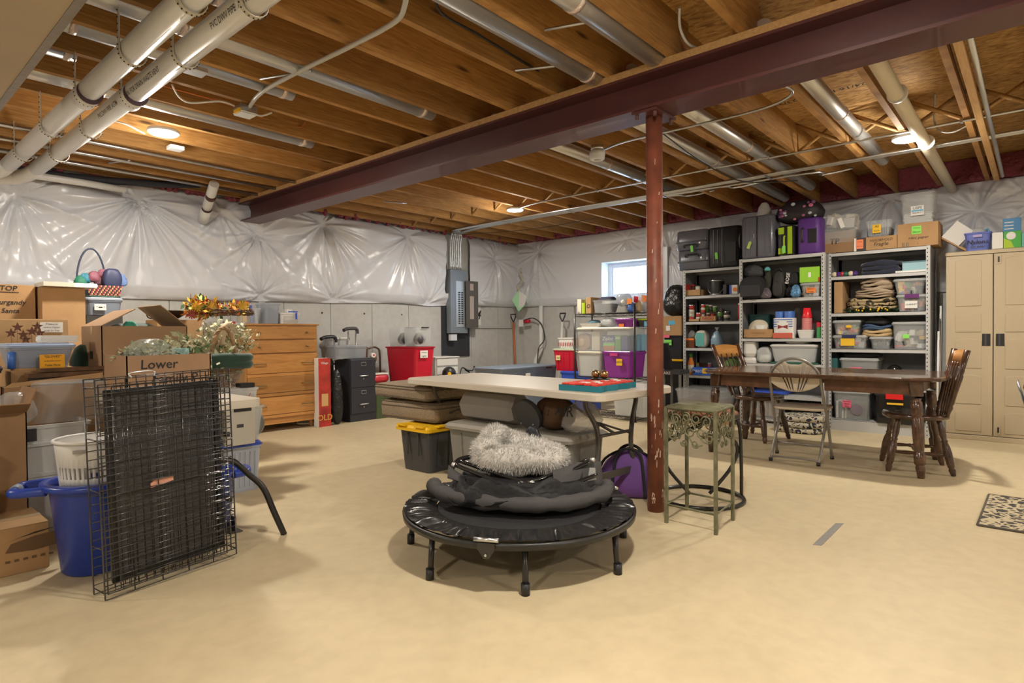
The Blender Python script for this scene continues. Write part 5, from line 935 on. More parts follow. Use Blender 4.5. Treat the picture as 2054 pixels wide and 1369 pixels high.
for i in range(4):
    a_,b_=cs[i],cs[(i+1)%4];D=math.hypot(b_[0]-a_[0],b_[1]-a_[1]);ux,uy=(b_[0]-a_[0])/D,(b_[1]-a_[1])/D
    pr=lambda u,z:(a_[0]+ux*u,a_[1]+uy*u,zt2-.01-z)
    cur=[]
    for (fx,fz,r,a0,dr) in ((.2,.05,.030,0,1),(.42,.035,.026,2,-1),(.62,.04,.028,1,1),(.82,.05,.030,3,-1),(.14,.13,.026,4,1),(.30,.10,.024,0,-1),(.50,.11,.030,2,1),(.72,.11,.026,5,-1),(.88,.13,.026,1,1),(.38,.17,.020,3,1),(.60,.17,.022,0,-1)): cur.append([pr(D*fx+x,fz-z) for x,z in spiral(0,0,r,1.3,a0,dr)])
    cur.append(smooth([pr(.01,.11),pr(D*.1,.155),pr(D*.25,.15),pr(D*.38,.10),pr(D*.5,.04)],5));cur.append(smooth([pr(D*.99,.11),pr(D*.9,.155),pr(D*.75,.15),pr(D*.62,.10),pr(D*.5,.04)],5));cur.append(smooth([pr(D*.12,.0),pr(D*.22,.09),pr(D*.45,.13),pr(D*.6,.18),pr(D*.75,.17)],5))
    for c_ in cur: MB().tube(c_,.0038,5).build('scroll',SV,t)
# bar stool with ring base
sx,sy=3.50,1.55
t=T('bar_stool','black curved-tube stool with round floor ring and orange-brown seat behind plant stand','stool',(sx,sy,0))
A=fl(1483,1000);rad=.255
MB().tube([(rad*math.cos(a),rad*math.sin(a),.012) for a in [2*pi*k/32 for k in range(32)]],.012,8,True).build('base_ring',BTUBE,t)
for s in (-1,1):
    d_=np.array([.74*s*-1,.67*s*1,0])*0
    vx,vy=(.66*s,-.75*s)   # image-right direction
    MB().tube(smooth([(vx*.20,vy*.20,.53),(vx*.245,vy*.245,.43),(vx*.255,vy*.255,.2),(vx*.255,vy*.255,.012)],5),.011,8).build('leg',BTUBE,t)
    MB().tube(smooth([(-vx*.02-.1,-vy*.02-.1,.50),(vx*.22,vy*.22,.34),(vx*.20,vy*.20,.2),(vx*.06,vy*.06-.0,.03)],5),.011,8).build('leg',BTUBE,t)
MB().tube([(.215*math.cos(a),.215*math.sin(a),.515) for a in [2*pi*k/28 for k in range(28)]],.018,8,True).build('seat_ring',BTUBE,t)
MB().lathe([(.215,.52),(.225,.532),(.20,.545),(.02,.55)],n=28).build('seat',mat('seat_rust',(.26,.095,.04),.5),t)
# floor marks and rug
t=T('floor_tape','strip of grey tape on the floor right of the trampoline','tape',tuple(fl(1665,1070)))
P=[fl(1630,1092),fl(1648,1094),fl(1693,1049),fl(1676,1049)];MB().add([tuple(p-P[0]*0-fl(1665,1070)+(0,0,.001)) for p in P],[(0,1,2,3)]).build('tape_strip',mat('tape_grey',(.28,.27,.25),.4,bump=.4,bs=30),t,solid=.001)
RUG=bpy.data.materials.new('rug_pattern');RUG.use_nodes=True;_pat(RUG,(.05,.045,.04),(.50,.42,.27),15)
A=fl(1961,1054);B=fl(1984,993);t=T('area_rug','dark rug with cream ogee pattern at the right picture edge','rug',(float(A[0]),float(A[1]),0))
v=(B-A);v=v/np.linalg.norm(v);n_=np.array([v[1],-v[0],0]);L2=float(np.linalg.norm(B-A))
MB().add([(0,0,.0),tuple(n_*1.1),tuple(n_*1.1+v*L2),tuple(v*L2),(0,0,.009),tuple(n_*1.1+(0,0,.009)),tuple(n_*1.1+v*L2+(0,0,.009)),tuple(v*L2+(0,0,.009))],[(3,2,1,0),(4,5,6,7),(0,1,5,4),(1,2,6,5),(2,3,7,6),(3,0,4,7)]).build('rug_pile',RUG,t)
z9=.010
for a_,b_ in ((np.zeros(3),v*L2),(np.zeros(3),n_*1.1),(v*L2,v*L2+n_*1.1)): MB().tube([a_+(0,0,.005),b_+(0,0,.005)],.007,6).build('binding',mat('rug_edge',(.10,.085,.065),.9),t)
# ---- folding table
TT=mat('table_plastic',(.58,.52,.43),.45,bump=.06,bs=150)
zt3=.69;xa,xb,ya,yb=2.767,3.507,1.697,3.537
t=T('folding_table','long cream plastic folding table with curved dark legs over the bins','table',((xa+xb)/2,(ya+yb)/2,0),-.092);w,l=xb-xa,yb-ya
MB().loft([rr(w-.02,l-.02,.06,zt3-.045,6),rr(w,l,.07,zt3-.04,6),rr(w,l,.07,zt3-.008,6),rr(w-.02,l-.02,.06,zt3,6)]).build('tabletop',TT,t)
for e in (-1,1):
    y=e*(l/2-.20)
    for s in (-1,1):
        x=s*.26
        P=[(s*.24,y,zt3-.045),(s*.24,y,zt3-.10),(s*.17,y+e*.02,.46),(s*.17,y+e*.02,.28),(s*.30,y+e*.03,.04),(s*.30,y+e*.03,0)]
        MB().tube(smooth(P,4),.0145,10).build('leg',GTUBE,t);MB().cyl((s*.30,y+e*.03,0),(s*.30,y+e*.03,.02),.018,n=10).build('foot_cap',BTUBE,t)
    MB().tube([(-.17,y+e*.02,.42),(.17,y+e*.02,.42)],.010,8).build('crossbar',GTUBE,t);MB().box(-.235,y+e*.02-.006,.165,.235,y+e*.02+.006,.205).build('foot_bar',GTUBE,t)
    MB().tube([(0,y-e*.45,zt3-.05),(0,y-e*.12,.47),(0,y+e*.02,.42)],.009,8).build('brace',GTUBE,t)
    MB().tube([(-.17,y+e*.02,.40),(0,y-e*.1,.47)],.007,6).build('brace',GTUBE,t);MB().tube([(.17,y+e*.02,.40),(0,y-e*.1,.47)],.007,6).build('brace',GTUBE,t)
# items on it
zz=zt3+.001
A=fl(1193,778,.71);B=fl(1250,793,.70);C_=fl(1325,774,.70)
t=T('craft_board','teal-edged board with red and white blocks on the folding table end','board',(2.96,1.93,zz))
TE=mat('teal_foam',(.01,.17,.23),.6)
g=[];n=36;bw,bl=.40,.24
pts=[(-.20,.13),(-.20,-.14)]+[(-.20+.40*k/24,-.14-.010*math.sin(k*pi/4)) for k in range(1,25)]+[(.20,.13)]
MB().prism(pts,(0,0,0),(1,0,0),(0,1,0),(0,0,.032)).build('foam_base',TE,t)
for i in range(8):
    for j in range(5): MB().cbox((-.172+.049*i,-.105+.05*j,.036+.002*((i*3+j)%3)),(.040,.040,.012)).build('block',[mat('block_red',(.75,.05,.03),.5),PAPER][(i+j)%2 if (i*j)%4 else 0],t,bevel=.003)
for k,(px,py) in enumerate(((1251,757),(1264,757))):
    p_=fl(px,772,.735);q=T('bronze_ornament','round bronze ornament ball on the craft board, %s of the pair'%('left','right')[k],'ornament',(3.05,2.0-.06*k,zz+.048),0,'bronze ornament balls');MB().sph((0,0,.028),.026,18).build('ball',mat('bronze',(.35,.22,.10),.25,.9,bump=.3,bs=60),q)
    MB().lathe([(.03,-.004),(.036,0),(.02,.004)],n=16).build('saucer',BTUBE,q)
t=T('craft_knife','utility knife and foil scraps on a card left of the craft board','tool',tuple(fl(1190,776,zz)))
MB().cbox((0,.06,.001),(.16,.26,.002)).build('card',PAPER,t);MB().tube([(-.02,.13,.012),(-.0,.02,.014)],.010,8).build('handle',BTUBE,t);MB().tube([(0,.02,.014),(.0,-.05,.01)],.005,4).build('blade',STEEL,t)
blob(t,.06,.07,.035,mat('blue_foil',(.12,.28,.50),.25,.6),'foil',seed=40,amp=.2,cx=.06,cy=-.02)
# ---- yellow lid bin and cushions
t=T('storage_bin','dark grey tote with yellow lid under the tweed cushions','bin',(3.07,3.47,0));w,d,h=.47,.37,.33
tub(t,w,d,h,DGREY,taper=.88,ribs=3,rim=.02)
MB().loft([rr(w+.01,d+.01,.03,h-.028),rr(w+.01,d+.01,.03,h-.005),rr(w-.02,d-.02,.03,h+.012)]).build('lid',YPL,t)
for x in (-.1,.08): 
    MB().cbox((x,-.185,h+.012),(.10,.05,.012)).build('lid_ridge',YPL,t);
for y in (-.1,.1): MB().cbox((-.225,y,h+.012),(.05,.10,.012)).build('lid_ridge',YPL,t);MB().cbox((-w/2*.94,y*.6,h*.62),(.01,.012,.16)).build('rib',DGREY,t)
TW=mat('tweed',(.26,.20,.135),.95,bump=.5,bs=140,var=.25,vs=90,dist=.004)
def cushion(lab,x,y,z,w,d,h,rz,seed):
    c=T('seat_cushion',lab,'cushion',(x,y,z),rz,'tweed seat cushions on the yellow-lid tote');P=[]
    R=np.random.RandomState(seed)
    for f,zz_ in ((.90,0),(.985,.012),(1.0,h*.25),(1.005,h*.5),(1.0,h*.75),(.985,h-.012),(.9,h),(.5,h+.014),(.02,h+.018)):
        P.append([(p[0],p[1],zz_+.004*math.sin(p[0]*14+seed)*(1 if zz_>h*.9 else .3)) for p in rr(w*f,d*f,.05,0,5)])
    MB().loft(P,(1,1),True).build('cushion_body',TW,c)
    for z_ in (.012,h-.012,h*.72): 
        MB().tube([(p[0]*1.004,p[1]*1.004,z_) for p in rr(w*(.99 if z_!=h*.72 else 1.003),d*(.99 if z_!=h*.72 else 1.003),.05,0,5)],.004,5,True).build('piping',mat('piping',(.12,.09,.06),.9),c)
    return c
cushion('lower tweed sofa cushion resting on the yellow-lid tote',3.24,3.66,.352,.60,.66,.150,.03,1)
cushion('upper tweed sofa cushion with double welt, on top of the lower cushion',3.23,3.70,.515,.62,.72,.112,-.06,2)
# ---- taupe totes and what is on them
h=.395
for k,(yy,lab) in enumerate(((2.86,'taupe lidded tote under the folding table, farther from the column'),(2.30,'taupe lidded tote with white sticker under the folding table, nearer the column'))):
    t=T('storage_bin',lab,'bin',(3.05,yy,0),-pi/2);tub(t,.52,.44,h,GREYB,taper=.88,rad=.05,rim=.018,ribs=2);MB().loft([rr(.53,.45,.06,h-.03,4),rr(.54,.46,.06,h-.01,4),rr(.49,.41,.05,h+.008,4)]).build('lid',mat('lid_taupe',(.33,.31,.27),.4),t)
    if k: MB().box(.02,-.212,.20,.09,-.206,.27).build('paper_label',PAPER,t)
zz=h+.010
t=T('drum','grey angular cardboard drum lying on the farther taupe tote','drum',(3.05,2.84,zz))
MB().loft([[(.0+rr_*math.cos(a)*1.0,y_,.105+rr_*.95*math.sin(a)) for a in [2*pi*k/7+.3 for k in range(7)]] for y_,rr_ in ((-.25,.10),(-.22,.115),(.22,.11),(.25,.09))]).build('drum_body',mat('grey_card',(.34,.32,.30),.6,bump=.2,bs=10),t)
t=T('disc_weight','black round plate leaning on the grey drum beside the fluffy bed','disc',(2.91,2.42,zz+.09));MB().cyl((0,0,.0),(.03,-.004,.012),.105,n=36).build('plate',mat('black_disc',(.05,.052,.06),.4),t,bevel=.003)
for k in range(4): a=pi/4+k*pi/2;MB().sph((-.004,.07*math.cos(a),.07*math.sin(a)),.005,8).build('rivet',STEEL,t)
t=T('striped_pillow','brown striped round pillow on the nearer taupe tote','pillow',(3.08,2.33,zz));SP_=mat('brown_stripes',(.16,.085,.045),.8);blob(t,.28,.26,.20,SP_,seed=41,amp=.06,top=.9,pw=2.2)
for k in range(7):
    R_=.128*math.sin(pi*(k+1)/8)**.8;MB().tube([(-.0+R_*math.cos(a)*1.05,(-.12+.04*(k))*1.0,.10+R_*.78*math.sin(a)) for a in [2*pi*i/20 for i in range(20)]],.0035,4,True).build('stripe',mat('dark_stripe',(.03,.02,.015),.9),t)
t=T('plastic_bag','clear plastic bag with black lettering on the taupe tote end','bag',(3.08,2.12,zz));blob(t,.34,.20,.19,mat('clear_film',(.6,.58,.54),.12,alpha=.45,bump=.9,bs=18,dist=.03),seed=42,amp=.16);text(t,'AIR',-.165,.02,.14,.09,INK,rz=-pi/2,shear=.1)
t=T('jacket','black jacket spilling down over the nearer taupe tote','clothing',(2.79,2.28,0.16));blob(t,.08,.22,.30,mat('black_nylon',(.02,.022,.03),.45,bump=.5,bs=12,dist=.03),seed=43,amp=.14)
# purple bag
t=T('tote_bag','purple canvas bag with black handles on the floor behind the folding table leg','bag',(3.27,1.90,0),.45);PB=mat('purple_canvas',(.15,.06,.27),.75,bump=.2,bs=60)
blob(t,.18,.42,.29,PB,seed=44,amp=.05,top=.55,pw=3.5)
for s in (-1,1): 
    MB().tube(smooth([(s*.1,-.10,.02),(s*.108,-.09,.16),(s*.07,-.07,.27),(s*.06,0,.31),(s*.07,.07,.27),(s*.108,.09,.16),(s*.1,.10,.02)],4),.010,5).build('strap',BLKF,t)
MB().tube(smooth([(0,-.20,.10),(0,-.15,.23),(0,0,.295),(0,.15,.23),(0,.20,.10)],5),.008,6).build('zip',BLKF,t)
# ---- trampoline
tc_=(2.17,1.86);TR=mat('trampoline_black',(.018,.018,.018),.5)
def pleat():
    m=bpy.data.materials.new('pleated_cover');m.use_nodes=True;b=m.node_tree.nodes['Principled BSDF'];b.inputs['Base Color'].default_value=(.022,.022,.023,1);b.inputs['Roughness'].default_value=.26;return m
t=T('mini_trampoline','round black mini trampoline with pleated edge cover','trampoline',(tc_[0],tc_[1],0));RO=.545;zT=.205
MB().loft([[ (r_*math.cos(a),r_*math.sin(a),z_) for a in [2*pi*k/64 for k in range(64)]] for r_,z_ in ((RO-.02,zT-.035),(RO,zT-.03),(RO+.003,zT-.005),(RO-.012,zT),(RO-.03,zT-.01),(RO-.03,zT-.035))],(0,0),True).build('frame',mat('frame_black',(.02,.019,.017),.4),t)
R=np.random.RandomState(2);K=190;kn=R.rand(K)*2-1.1;P=[];N=920
for j in range(11):
    f=j/10;r_=RO-.005-f*.15;ring=[]
    for i in range(N):
        a=2*pi*i/N;u=i/N*K+2.5*math.sin(f*3+a*5)*.35;i0=int(u)%K;ff=u-math.floor(u);ff=ff*ff*(3-2*ff);h_=kn[i0]*(1-ff)+kn[(i0+1)%K]*ff
        ring.append((r_*math.cos(a),r_*math.sin(a),zT+.010+.024*h_*math.sin(pi*min(1,f*1.1+.03))**.7-.004*f))
    P.append(ring)
g=MB();g.grid(P,True,True);g.build('pleated_cover',pleat(),t)
MB().lathe([(RO-.15,zT-.006),(RO-.16,zT-.002),(.01,zT-.004)],n=48).build('mat',BLKF,t)
for a in (-137,-88,-36,15,68,125,176):
    a=math.radians(a);x,y=(RO-.03)*math.cos(a),(RO-.03)*math.sin(a);k=1.03
    MB().cyl((x*k,y*k,.0),(x,y,zT-.03),.0125,n=12).build('leg',BTUBE,t);MB().cyl((x*k,y*k,0),(x*k*.998,y*k*.998,.045),.018,n=12).build('foot_cap',BLACK,t)
for a in (-153,-20): 
    a=math.radians(a);x,y=(RO+.004)*math.cos(a),(RO+.004)*math.sin(a);MB().prism([(-.035,.02),(.035,.02),(.035,-.005),(.012,-.04),(-.012,-.04),(-.035,-.005)],(x,y,zT-.02),(-math.sin(a),math.cos(a),0),(0,0,1),(.004*math.cos(a),.004*math.sin(a),0)).build('hinge_plate',mat('hinge',(.05,.048,.045),.35,.4),t)
    MB().cyl((x*1.01,y*1.01,zT-.045),(x*1.025,y*1.025,zT-.045),.005,n=8).build('rivet',STEEL,t)
    MB().tube([(x-.05*-math.sin(a),y-.05*math.cos(a),zT+.012),(x+.05*-math.sin(a),y+.05*math.cos(a),zT+.012)],.009,8).build('hinge_pin',STEEL,t)
# folded pet playpen / dog bed frame on it
zz=zT+.028;VX=np.array([.66,-.752,0]);VF=np.array([.752,.66,0])   # image right, away
def L3(r_,f_,z_): return tuple(VX*r_*.87+VF*f_*.87+np.array([0,0,z_*.88]))
t=T('folded_playpen','folded black and grey fabric playpen lying on the trampoline','playpen',(2.17,1.84,zz))
GF=mat('grey_padding',(.058,.055,.057),.8,bump=.3,bs=12,dist=.02);BN=mat('playpen_nylon',(.012,.012,.014),.6,bump=.5,bs=12,dist=.03,spec=.3)
pad=[L3(-.50,.14,.045),L3(-.44,-.02,.04),L3(-.26,-.16,.035),L3(.0,-.24,.035),L3(.22,-.22,.035),L3(.42,-.08,.04),L3(.47,.06,.045)]
MB().tube(smooth(pad,7),[.034+.007*math.sin(k*1.3)*math.cos(k*.37) for k in range(43)],12).build('padded_edge',GF,t)
P=[]
for j in range(9):
    f=j/8;P.append([L3((.42-.1*f)*math.cos(a)*1.02,(.24-.05*f)*math.sin(a)-.02,.03+.10*f+.018*math.sin(a*6+j)+.015*math.cos(a*11)) for a in [2*pi*k/50 for k in range(50)]])
MB().loft(P,(1,1),True).build('folded_body',BN,t)
for k,(pts,r_) in enumerate((([(-.36,-.02,.19),(-.1,-.12,.11),(.02,-.16,.10),(.08,-.15,.11),(.38,.0,.20)],.011),([(-.34,.03,.20),(-.06,-.08,.13),(.05,-.12,.12),(.36,.03,.20)],.010),([(-.38,.0,.17),(-.34,.08,.20),(-.2,.14,.21)],.012),([(-.02,-.16,.08),(.0,-.17,.13)],.016),([(.05,-.17,.08),(.05,-.17,.13)],.014),([(-.3,-.08,.13),(-.05,-.19,.07),(.12,-.19,.08),(.4,-.06,.14)],.010))):
    MB().tube(smooth([L3(*p) for p in pts],6),r_,8).build('frame_tube',mat('tube_gloss',(.012,.012,.013),.15,coat=.5),t)
for r_,f_,z_ in ((-.37,0,.185),(.385,0,.205),(-.01,-.165,.12),(.05,-.165,.12)): MB().sph(L3(r_,f_,z_),.014,8).build('joint_cap',STEEL,t)
g=MB();P=[[L3(.16+.07*i,-.21+.05*i+.02*j,.05+.035*j+.012*math.sin(i*2+j)) for i in range(5)] for j in range(5)];g.grid(P);g.build('grey_flap',GF,t,solid=.006)
g=MB();P=[[L3(-.40+.06*i,-.06-.03*i+.03*j,.13-.02*i+.022*j+.01*math.sin(i*2+j)) for i in range(5)] for j in range(3)];g.grid(P);g.build('grey_flap',GF,t,solid=.006)
MB().prism([(-.03,-.03),(.035,-.03),(.03,.03),(-.01,.035)],L3(.37,-.055,.14),L3(.8,.5,0),L3(0,.3,1),(.001,0,0)).build('mesh_window',mat('mesh_grey',(.3,.3,.3),.6),t)
# fluffy bed
t=T('fluffy_pet_bed','fluffy light grey round pet bed folded on top of the playpen','pet bed',tuple(np.array([2.17,1.84,zz+.135])+VX*-.005+VF*.05))
L3=lambda r_,f_,z_: tuple(VX*r_*.80+VF*f_*.85+np.array([0,0,z_*.80]))
FUR=mat('fur_grey',(.58,.56,.53),.95,sheen=.4,var=.2,vs=30);R=np.random.RandomState(4)
path=smooth([(-.19,.02,.13),(-.20,-.03,.075),(-.12,-.06,.062),(.0,-.06,.060),(.12,-.055,.058),(.205,-.02,.06),(.21,.04,.06),(.08,.10,.085),(-.08,.12,.14),(-.16,.08,.165)],6,True)
rad_=[.056+.012*math.exp(-((i-4)/7)**2) +.006*math.sin(i*.5) for i in range(len(path))]
g=MB();g.tube([L3(*p) for p in path],rad_,18,True);g.sph(L3(.0,.03,.055),.11,14,1,1,.4);bo=g.build('bed_ring',FUR,t,sub=0)
V=np.array(g.v);F_=g.f;hair=MB();vs=[];fs=[]
cen=np.array([L3(*p) for p in path])
nh=15000
fa=[f for f in F_ if len(f)==4];idx=R.randint(0,len(fa),nh)
for i in idx:
    f=fa[i];a_,b_=R.rand(2);p=(V[f[0]]*(1-a_)+V[f[1]]*a_)*(1-b_)+(V[f[3]]*(1-a_)+V[f[2]]*a_)*b_
    c_=cen[np.argmin(((cen-p)**2).sum(1))];nn=nrm(p-c_);tn=nrm(nn+R.normal(0,.38,3)+(0,0,-.35));L_=R.uniform(.009,.019);sd=nrm(np.cross(nn,R.normal(0,1,3)))*.0011
    q=p+nn*L_*.5+tn*L_*.2;e=q+tn*L_*.7;b0=len(vs);vs+=[p-sd,p+sd,q+sd*.8,q-sd*.8,e];fs+=[(b0,b0+1,b0+2,b0+3),(b0+3,b0+2,b0+4)]
hair.add(vs,fs);hair.build('fur',FUR,t,kind='stuff')
# ================================================================== LEFT WALL AREA
def J(name,label,cat,rect,Y,zb,depth,group=None,rot=0): return Th(name,label,cat,rect,'Y',Y,depth,zb,group,rot)
# dresser
q=J('dresser','honey wood chest of five drawers against the left wall','dresser',(494,649,639,818),6.02,.10,.44);w,h,d=q.w,q.h,q.d;t=q.r
MB().box(-w/2,-d/2+.012,0,w/2,d/2,h-.02).build('carcass',HONEY,t,bevel=.003);MB().box(-w/2-.012,-d/2-.012,h-.02,w/2+.012,d/2,h).build('top',HONEY,t,bevel=.004)
BR=mat('antique_brass',(.28,.20,.10),.35,.8)
for k,(a_,b_) in enumerate(((.025,.155),(.168,.295),(.308,.50),(.535,.70),(.745,.92))):
    z1,z0=h*(1-a_),h*(1-b_);dr_=MB().box(-w/2+.015,-d/2-.006,z0,w/2-.015,-d/2+.014,z1).build('drawer',HONEY,t,bevel=.004)
    if k>1: MB().box(-w/2+.015,-d/2-.004,z0-.035,w/2-.015,-d/2+.012,z0-.005).build('rail',HONEY,t,bevel=.003)
    for s in (-1,1):
        x=s*w*.33;zc=(z0+z1)/2
        if k<2: MB().sph((x,-d/2-.018,zc),.014,10,1.3,.7,.7).build('knob',BR,dr_)
        else: MB().tube(smooth([(x-.06,-d/2-.006,zc),(x-.055,-d/2-.026,zc),(x+.055,-d/2-.026,zc),(x+.06,-d/2-.006,zc)],3),.006,6).build('pull',BR,dr_)
MB().box(-w/2+.01,-d/2+.01,-.02,w/2-.01,d/2-.01,.0).build('base_rail',HONEY,t)
for sx in (-1,1):
    for sy in (-1,1): MB().lathe([(.014,-.10),(.026,.0)],(sx*(w/2-.06),sy*(d/2-.06),0),10).build('leg',HONEY,t)
zt=.10+h+.002
q=J('storage_bin','small clear bin holding spray bottles on the dresser top at left','bin',(481,617,527,648),6.05,zt,.26);tub(q.r,q.w,.26,q.h,CLEAR,taper=.92)
BT=[]
for k,(x,c,cap,hh) in enumerate(((-.32,RANDC[7],ORG,.24),(-.05,YPL,YPL,.20),(.12,LBr,ORG,.24),(.34,BLU,BLU,.20))):
    b_=T('bottle',('orange spray trigger bottle at the left of the dresser bin','yellow bottle in the dresser bin','dark bottle with orange cap in the dresser bin','blue bottle at the right of the dresser bin')[k],'bottle',(q.loc[0]+x*q.w*.8,q.loc[1],zt+.006));MB().lathe([(.026,0),(.028,.02),(.027,hh*.6),(.012,hh*.72),(.011,hh*.8)],n=14).build('bottle_body',c,b_);MB().cbox((-.01,0,hh*.85),(.045 if k in(0,2) else .02,.02,.03)).build('trigger',cap,b_)
q=J('storage_bin','tall dark-filled clear bin in the middle of the dresser top','bin',(531,608,566,648),6.05,zt,.24);tub(q.r,q.w,.24,q.h,CLEARB,taper=.9);blob(q.r,q.w*.8,.2,q.h*.85,mat('navy_cloth',(.03,.03,.06),.8),'dark_contents',seed=50,amp=.1,z0=.01)
q=J('storage_bin','clear bin lid standing upright between the two dresser bins','lid',(521,603,534,648),6.15,zt,.03);MB().loft([rr(q.w,.02,.008,0),rr(q.w,.02,.008,q.h)]).build('lid_panel',CLEAR,q.r)
q=J('basket','small white square basket with blue clips at the right of the dresser top','basket',(564,627,606,648),6.05,zt,.22);tub(q.r,q.w,.22,q.h,WHITE,taper=.93,wall=.004)
for k in range(7): MB().box(-q.w*.44,-.1115,q.h*(.12+.1*k),q.w*.44,-.108,q.h*(.15+.1*k)).build('weave_line',mat('shade_white',(.5,.48,.46),.6),q.r)
MB().cbox((.02,-.10,q.h+.012),(.10,.02,.012)).build('blue_clip',BLU,q.r);MB().cbox((.05,-.118,q.h*.7),(.016,.01,.07)).build('blue_clip',BLU,q.r)
q=T('paper_roll','short white roll behind the white basket on the dresser','roll',(float(oY(580,630,6.2)[0]),6.22,zt));MB().cyl((0,0,0),(0,0,.16),.045).build('roll_body',PAPER,q)
# poster box, crutches, bag
q=J('framed_box','flat red printed box with old-fashioned lettering standing beside the dresser','box',(640,718,664,841),5.93,0,.10);MB().box(-q.w/2,-.05,0,q.w/2,.05,q.h).build('box_body',PAPER,q.r);MB().box(-q.w/2,-.052,.0,q.w/2,-.05,q.h).build('printed_front',mat('poster_red',(.42,.03,.02),.5,var=.4,vs=8),q.r)
text(q.r,'OLD',0,-.0535,q.h*.13,.09,mat('gold_print',(.65,.42,.08),.5),shear=0);text(q.r,'Village',0,-.0535,q.h*.93,.035,PAPER,shear=0)
MB().box(-.04,-.0535,q.h*.3,.04,-.052,q.h*.48).build('house_print',mat('tan_print',(.6,.38,.15),.6),q.r)
for k,(px,pt,lab) in enumerate(((662,676,'aluminium crutch with black pad beside the dresser, nearer one'),(706,659,'aluminium crutch with dark pad behind the black file cabinet'))):
    A=oY(px,pt,6.22+.12*k);t=T('crutch',lab,'crutch',(float(A[0]),float(A[1]),0));H_=float(A[2])
    for s in (-1,1): MB().tube([(s*.01,0,0.02),(s*.014,0,.35),(s*.05,0,.55),(s*.055,0,H_-.03)],.010,8).build('tube',mat('aluminium',(.7,.71,.72),.3,.9),t)
    MB().tube(smooth([(-.13,-.02,H_-.02),(-.06,0,H_+.0),(.06,0,H_+.0),(.075,0,H_-.06)],4),.022,8).build('arm_pad',BLACK if k==0 else DGREY,t);MB().cyl((-.055,0,.68*H_),(.055,0,.68*H_),.014).build('hand_grip',DGREY,t);MB().cyl((0,0,0),(0,0,.05),.018).build('foot_cap',BLACK,t)
FB=mat('file_black',(.028,.03,.042),.42)
q=J('file_cabinet','black two-drawer metal file cabinet left of the tweed cushions','cabinet',(704,718,755,835),5.96,0,.42);w,h,d=q.w,q.h,.42;t=q.r
MB().box(-w/2,-d/2+.01,0,w/2,d/2,h).build('carcass',FB,t,bevel=.003)
for k,(a_,b_) in enumerate(((.02,.46),(.47,.87))):
    dr_=MB().box(-w/2+.006,-d/2-.004,h*(1-b_),w/2-.006,-d/2+.012,h*(1-a_)).build('drawer',FB,t,bevel=.003);zc=h*(1-a_)
    g=MB();x0,x1,z0,z1=-.035,.035,zc-.075,zc-.03
    for (a,b,c,e) in ((x0,x1,z0,z0+.006),(x0,x1,z1-.006,z1),(x0,x0+.006,z0,z1),(x1-.006,x1,z0,z1)): g.box(a,-d/2-.008,c,b,-d/2-.003,e)
    g.build('label_frame',STEEL,dr_);MB().tube(smooth([(-.05,-d/2-.004,zc-.19),(-.05,-d/2-.02,zc-.19),(.05,-d/2-.02,zc-.19),(.05,-d/2-.004,zc-.19)],3),.007,6).build('pull',STEEL,dr_);MB().cyl((0,-d/2-.009,zc-.225),(0,-d/2-.003,zc-.225),.008,n=10).build('latch_knob',STEEL,dr_)
q=J('storage_bin','clear lidded bin on the black file cabinet','bin',(672,692,740,718),5.98,h+.002,.36);tub(q.r,q.w*.97,.36,q.h,CLEARB,CLEARB,taper=.92);MB().cyl((-q.w*.3,-.13,q.h*.45),(-q.w*.3,-.11,q.h*.45),.03).build('reel_inside',LBk,q.r);jumble('office_bits','white and grey objects inside the bin on the file cabinet','contents',q.r,q.w*.8,.3,q.h*.6,14,[PAPER,DGREY],13,.07)
q=T('tape_roll','white and red tape roll at the right end of the file cabinet top','roll',(float(oY(747,710,6.0)[0]),6.0,h+.03));MB().cyl((0,-.03,0),(0,.02,0),.028).build('roll_body',PAPER,q);MB().cyl((0,-.032,0),(0,-.029,0),.012).build('core',RED,q)
q=J('garbage_bag','glossy black garbage bag leaning on the side of the file cabinet','bag',(672,741,694,836),5.9,0,.14);blob(q.r,q.w*.95,.14,q.h,mat('black_poly',(.015,.015,.016),.25,bump=.8,bs=12,dist=.04),seed=51,amp=.12,top=.7)
q=J('storage_bin','white and clear bin behind the file cabinet between the crutches','bin',(664,676,706,705),6.42,.74,.14);tub(q.r,q.w,.12,q.h,CLEARW,WHITE);q2=J('carton','plain tall carton hidden behind the file cabinet','carton',(664,700,706,830),6.42,0,.13);carton(q2.r,q2.w,.12,.735)
q=J('cushion_chair','brown metal folding frame and tan seat behind the file cabinet','chair frame',(742,698,768,826),6.30,0,.1);MB().tube(smooth([(-q.w/2,0,0),(-q.w/2,0,q.h*.9),(-q.w*.3,0,q.h),(q.w*.3,0,q.h),(q.w/2,0,q.h*.85),(q.w/2,0,0)],4),.013,8).build('frame_tube',mat('brown_tube',(.14,.10,.07),.35,.4),q.r);MB().sph((0,0,q.h*.85),.07,14,.7,.3,1).build('seat_pad',RANDC[7],q.r)
q=J('gift_wrap_box','red and white printed box tilted beside the red tote','box',(753,731,788,748),5.9,.42,.3);blob(q.r,q.w,.2,.12,mat('wrap_red',(.55,.03,.05),.4),seed=52,amp=.03,pw=6,top=.95);MB().box(-q.w*.45,-.09,.11,q.w*.4,.02,.125).build('white_top',PAPER,q.r)
q=J('green_bin','dark green bin on the floor right of the file cabinet','bin',(756,744,790,828),5.92,0,.3);tub(q.r,q.w,.28,.415,mat('army_green',(.06,.09,.035),.5),taper=.92)
q=J('storage_bin','large red tote with white label left of the white drawer unit','bin',(833,695,878,760),5.62,.36,.62);tub(q.r,q.w,.62,q.h,RED,taper=.86,ribs=0,rim=.02,rad=.04);q.sticker((844,703,859,717),PAPER,('Christmas','Lights'),off=.01,front=-.29)
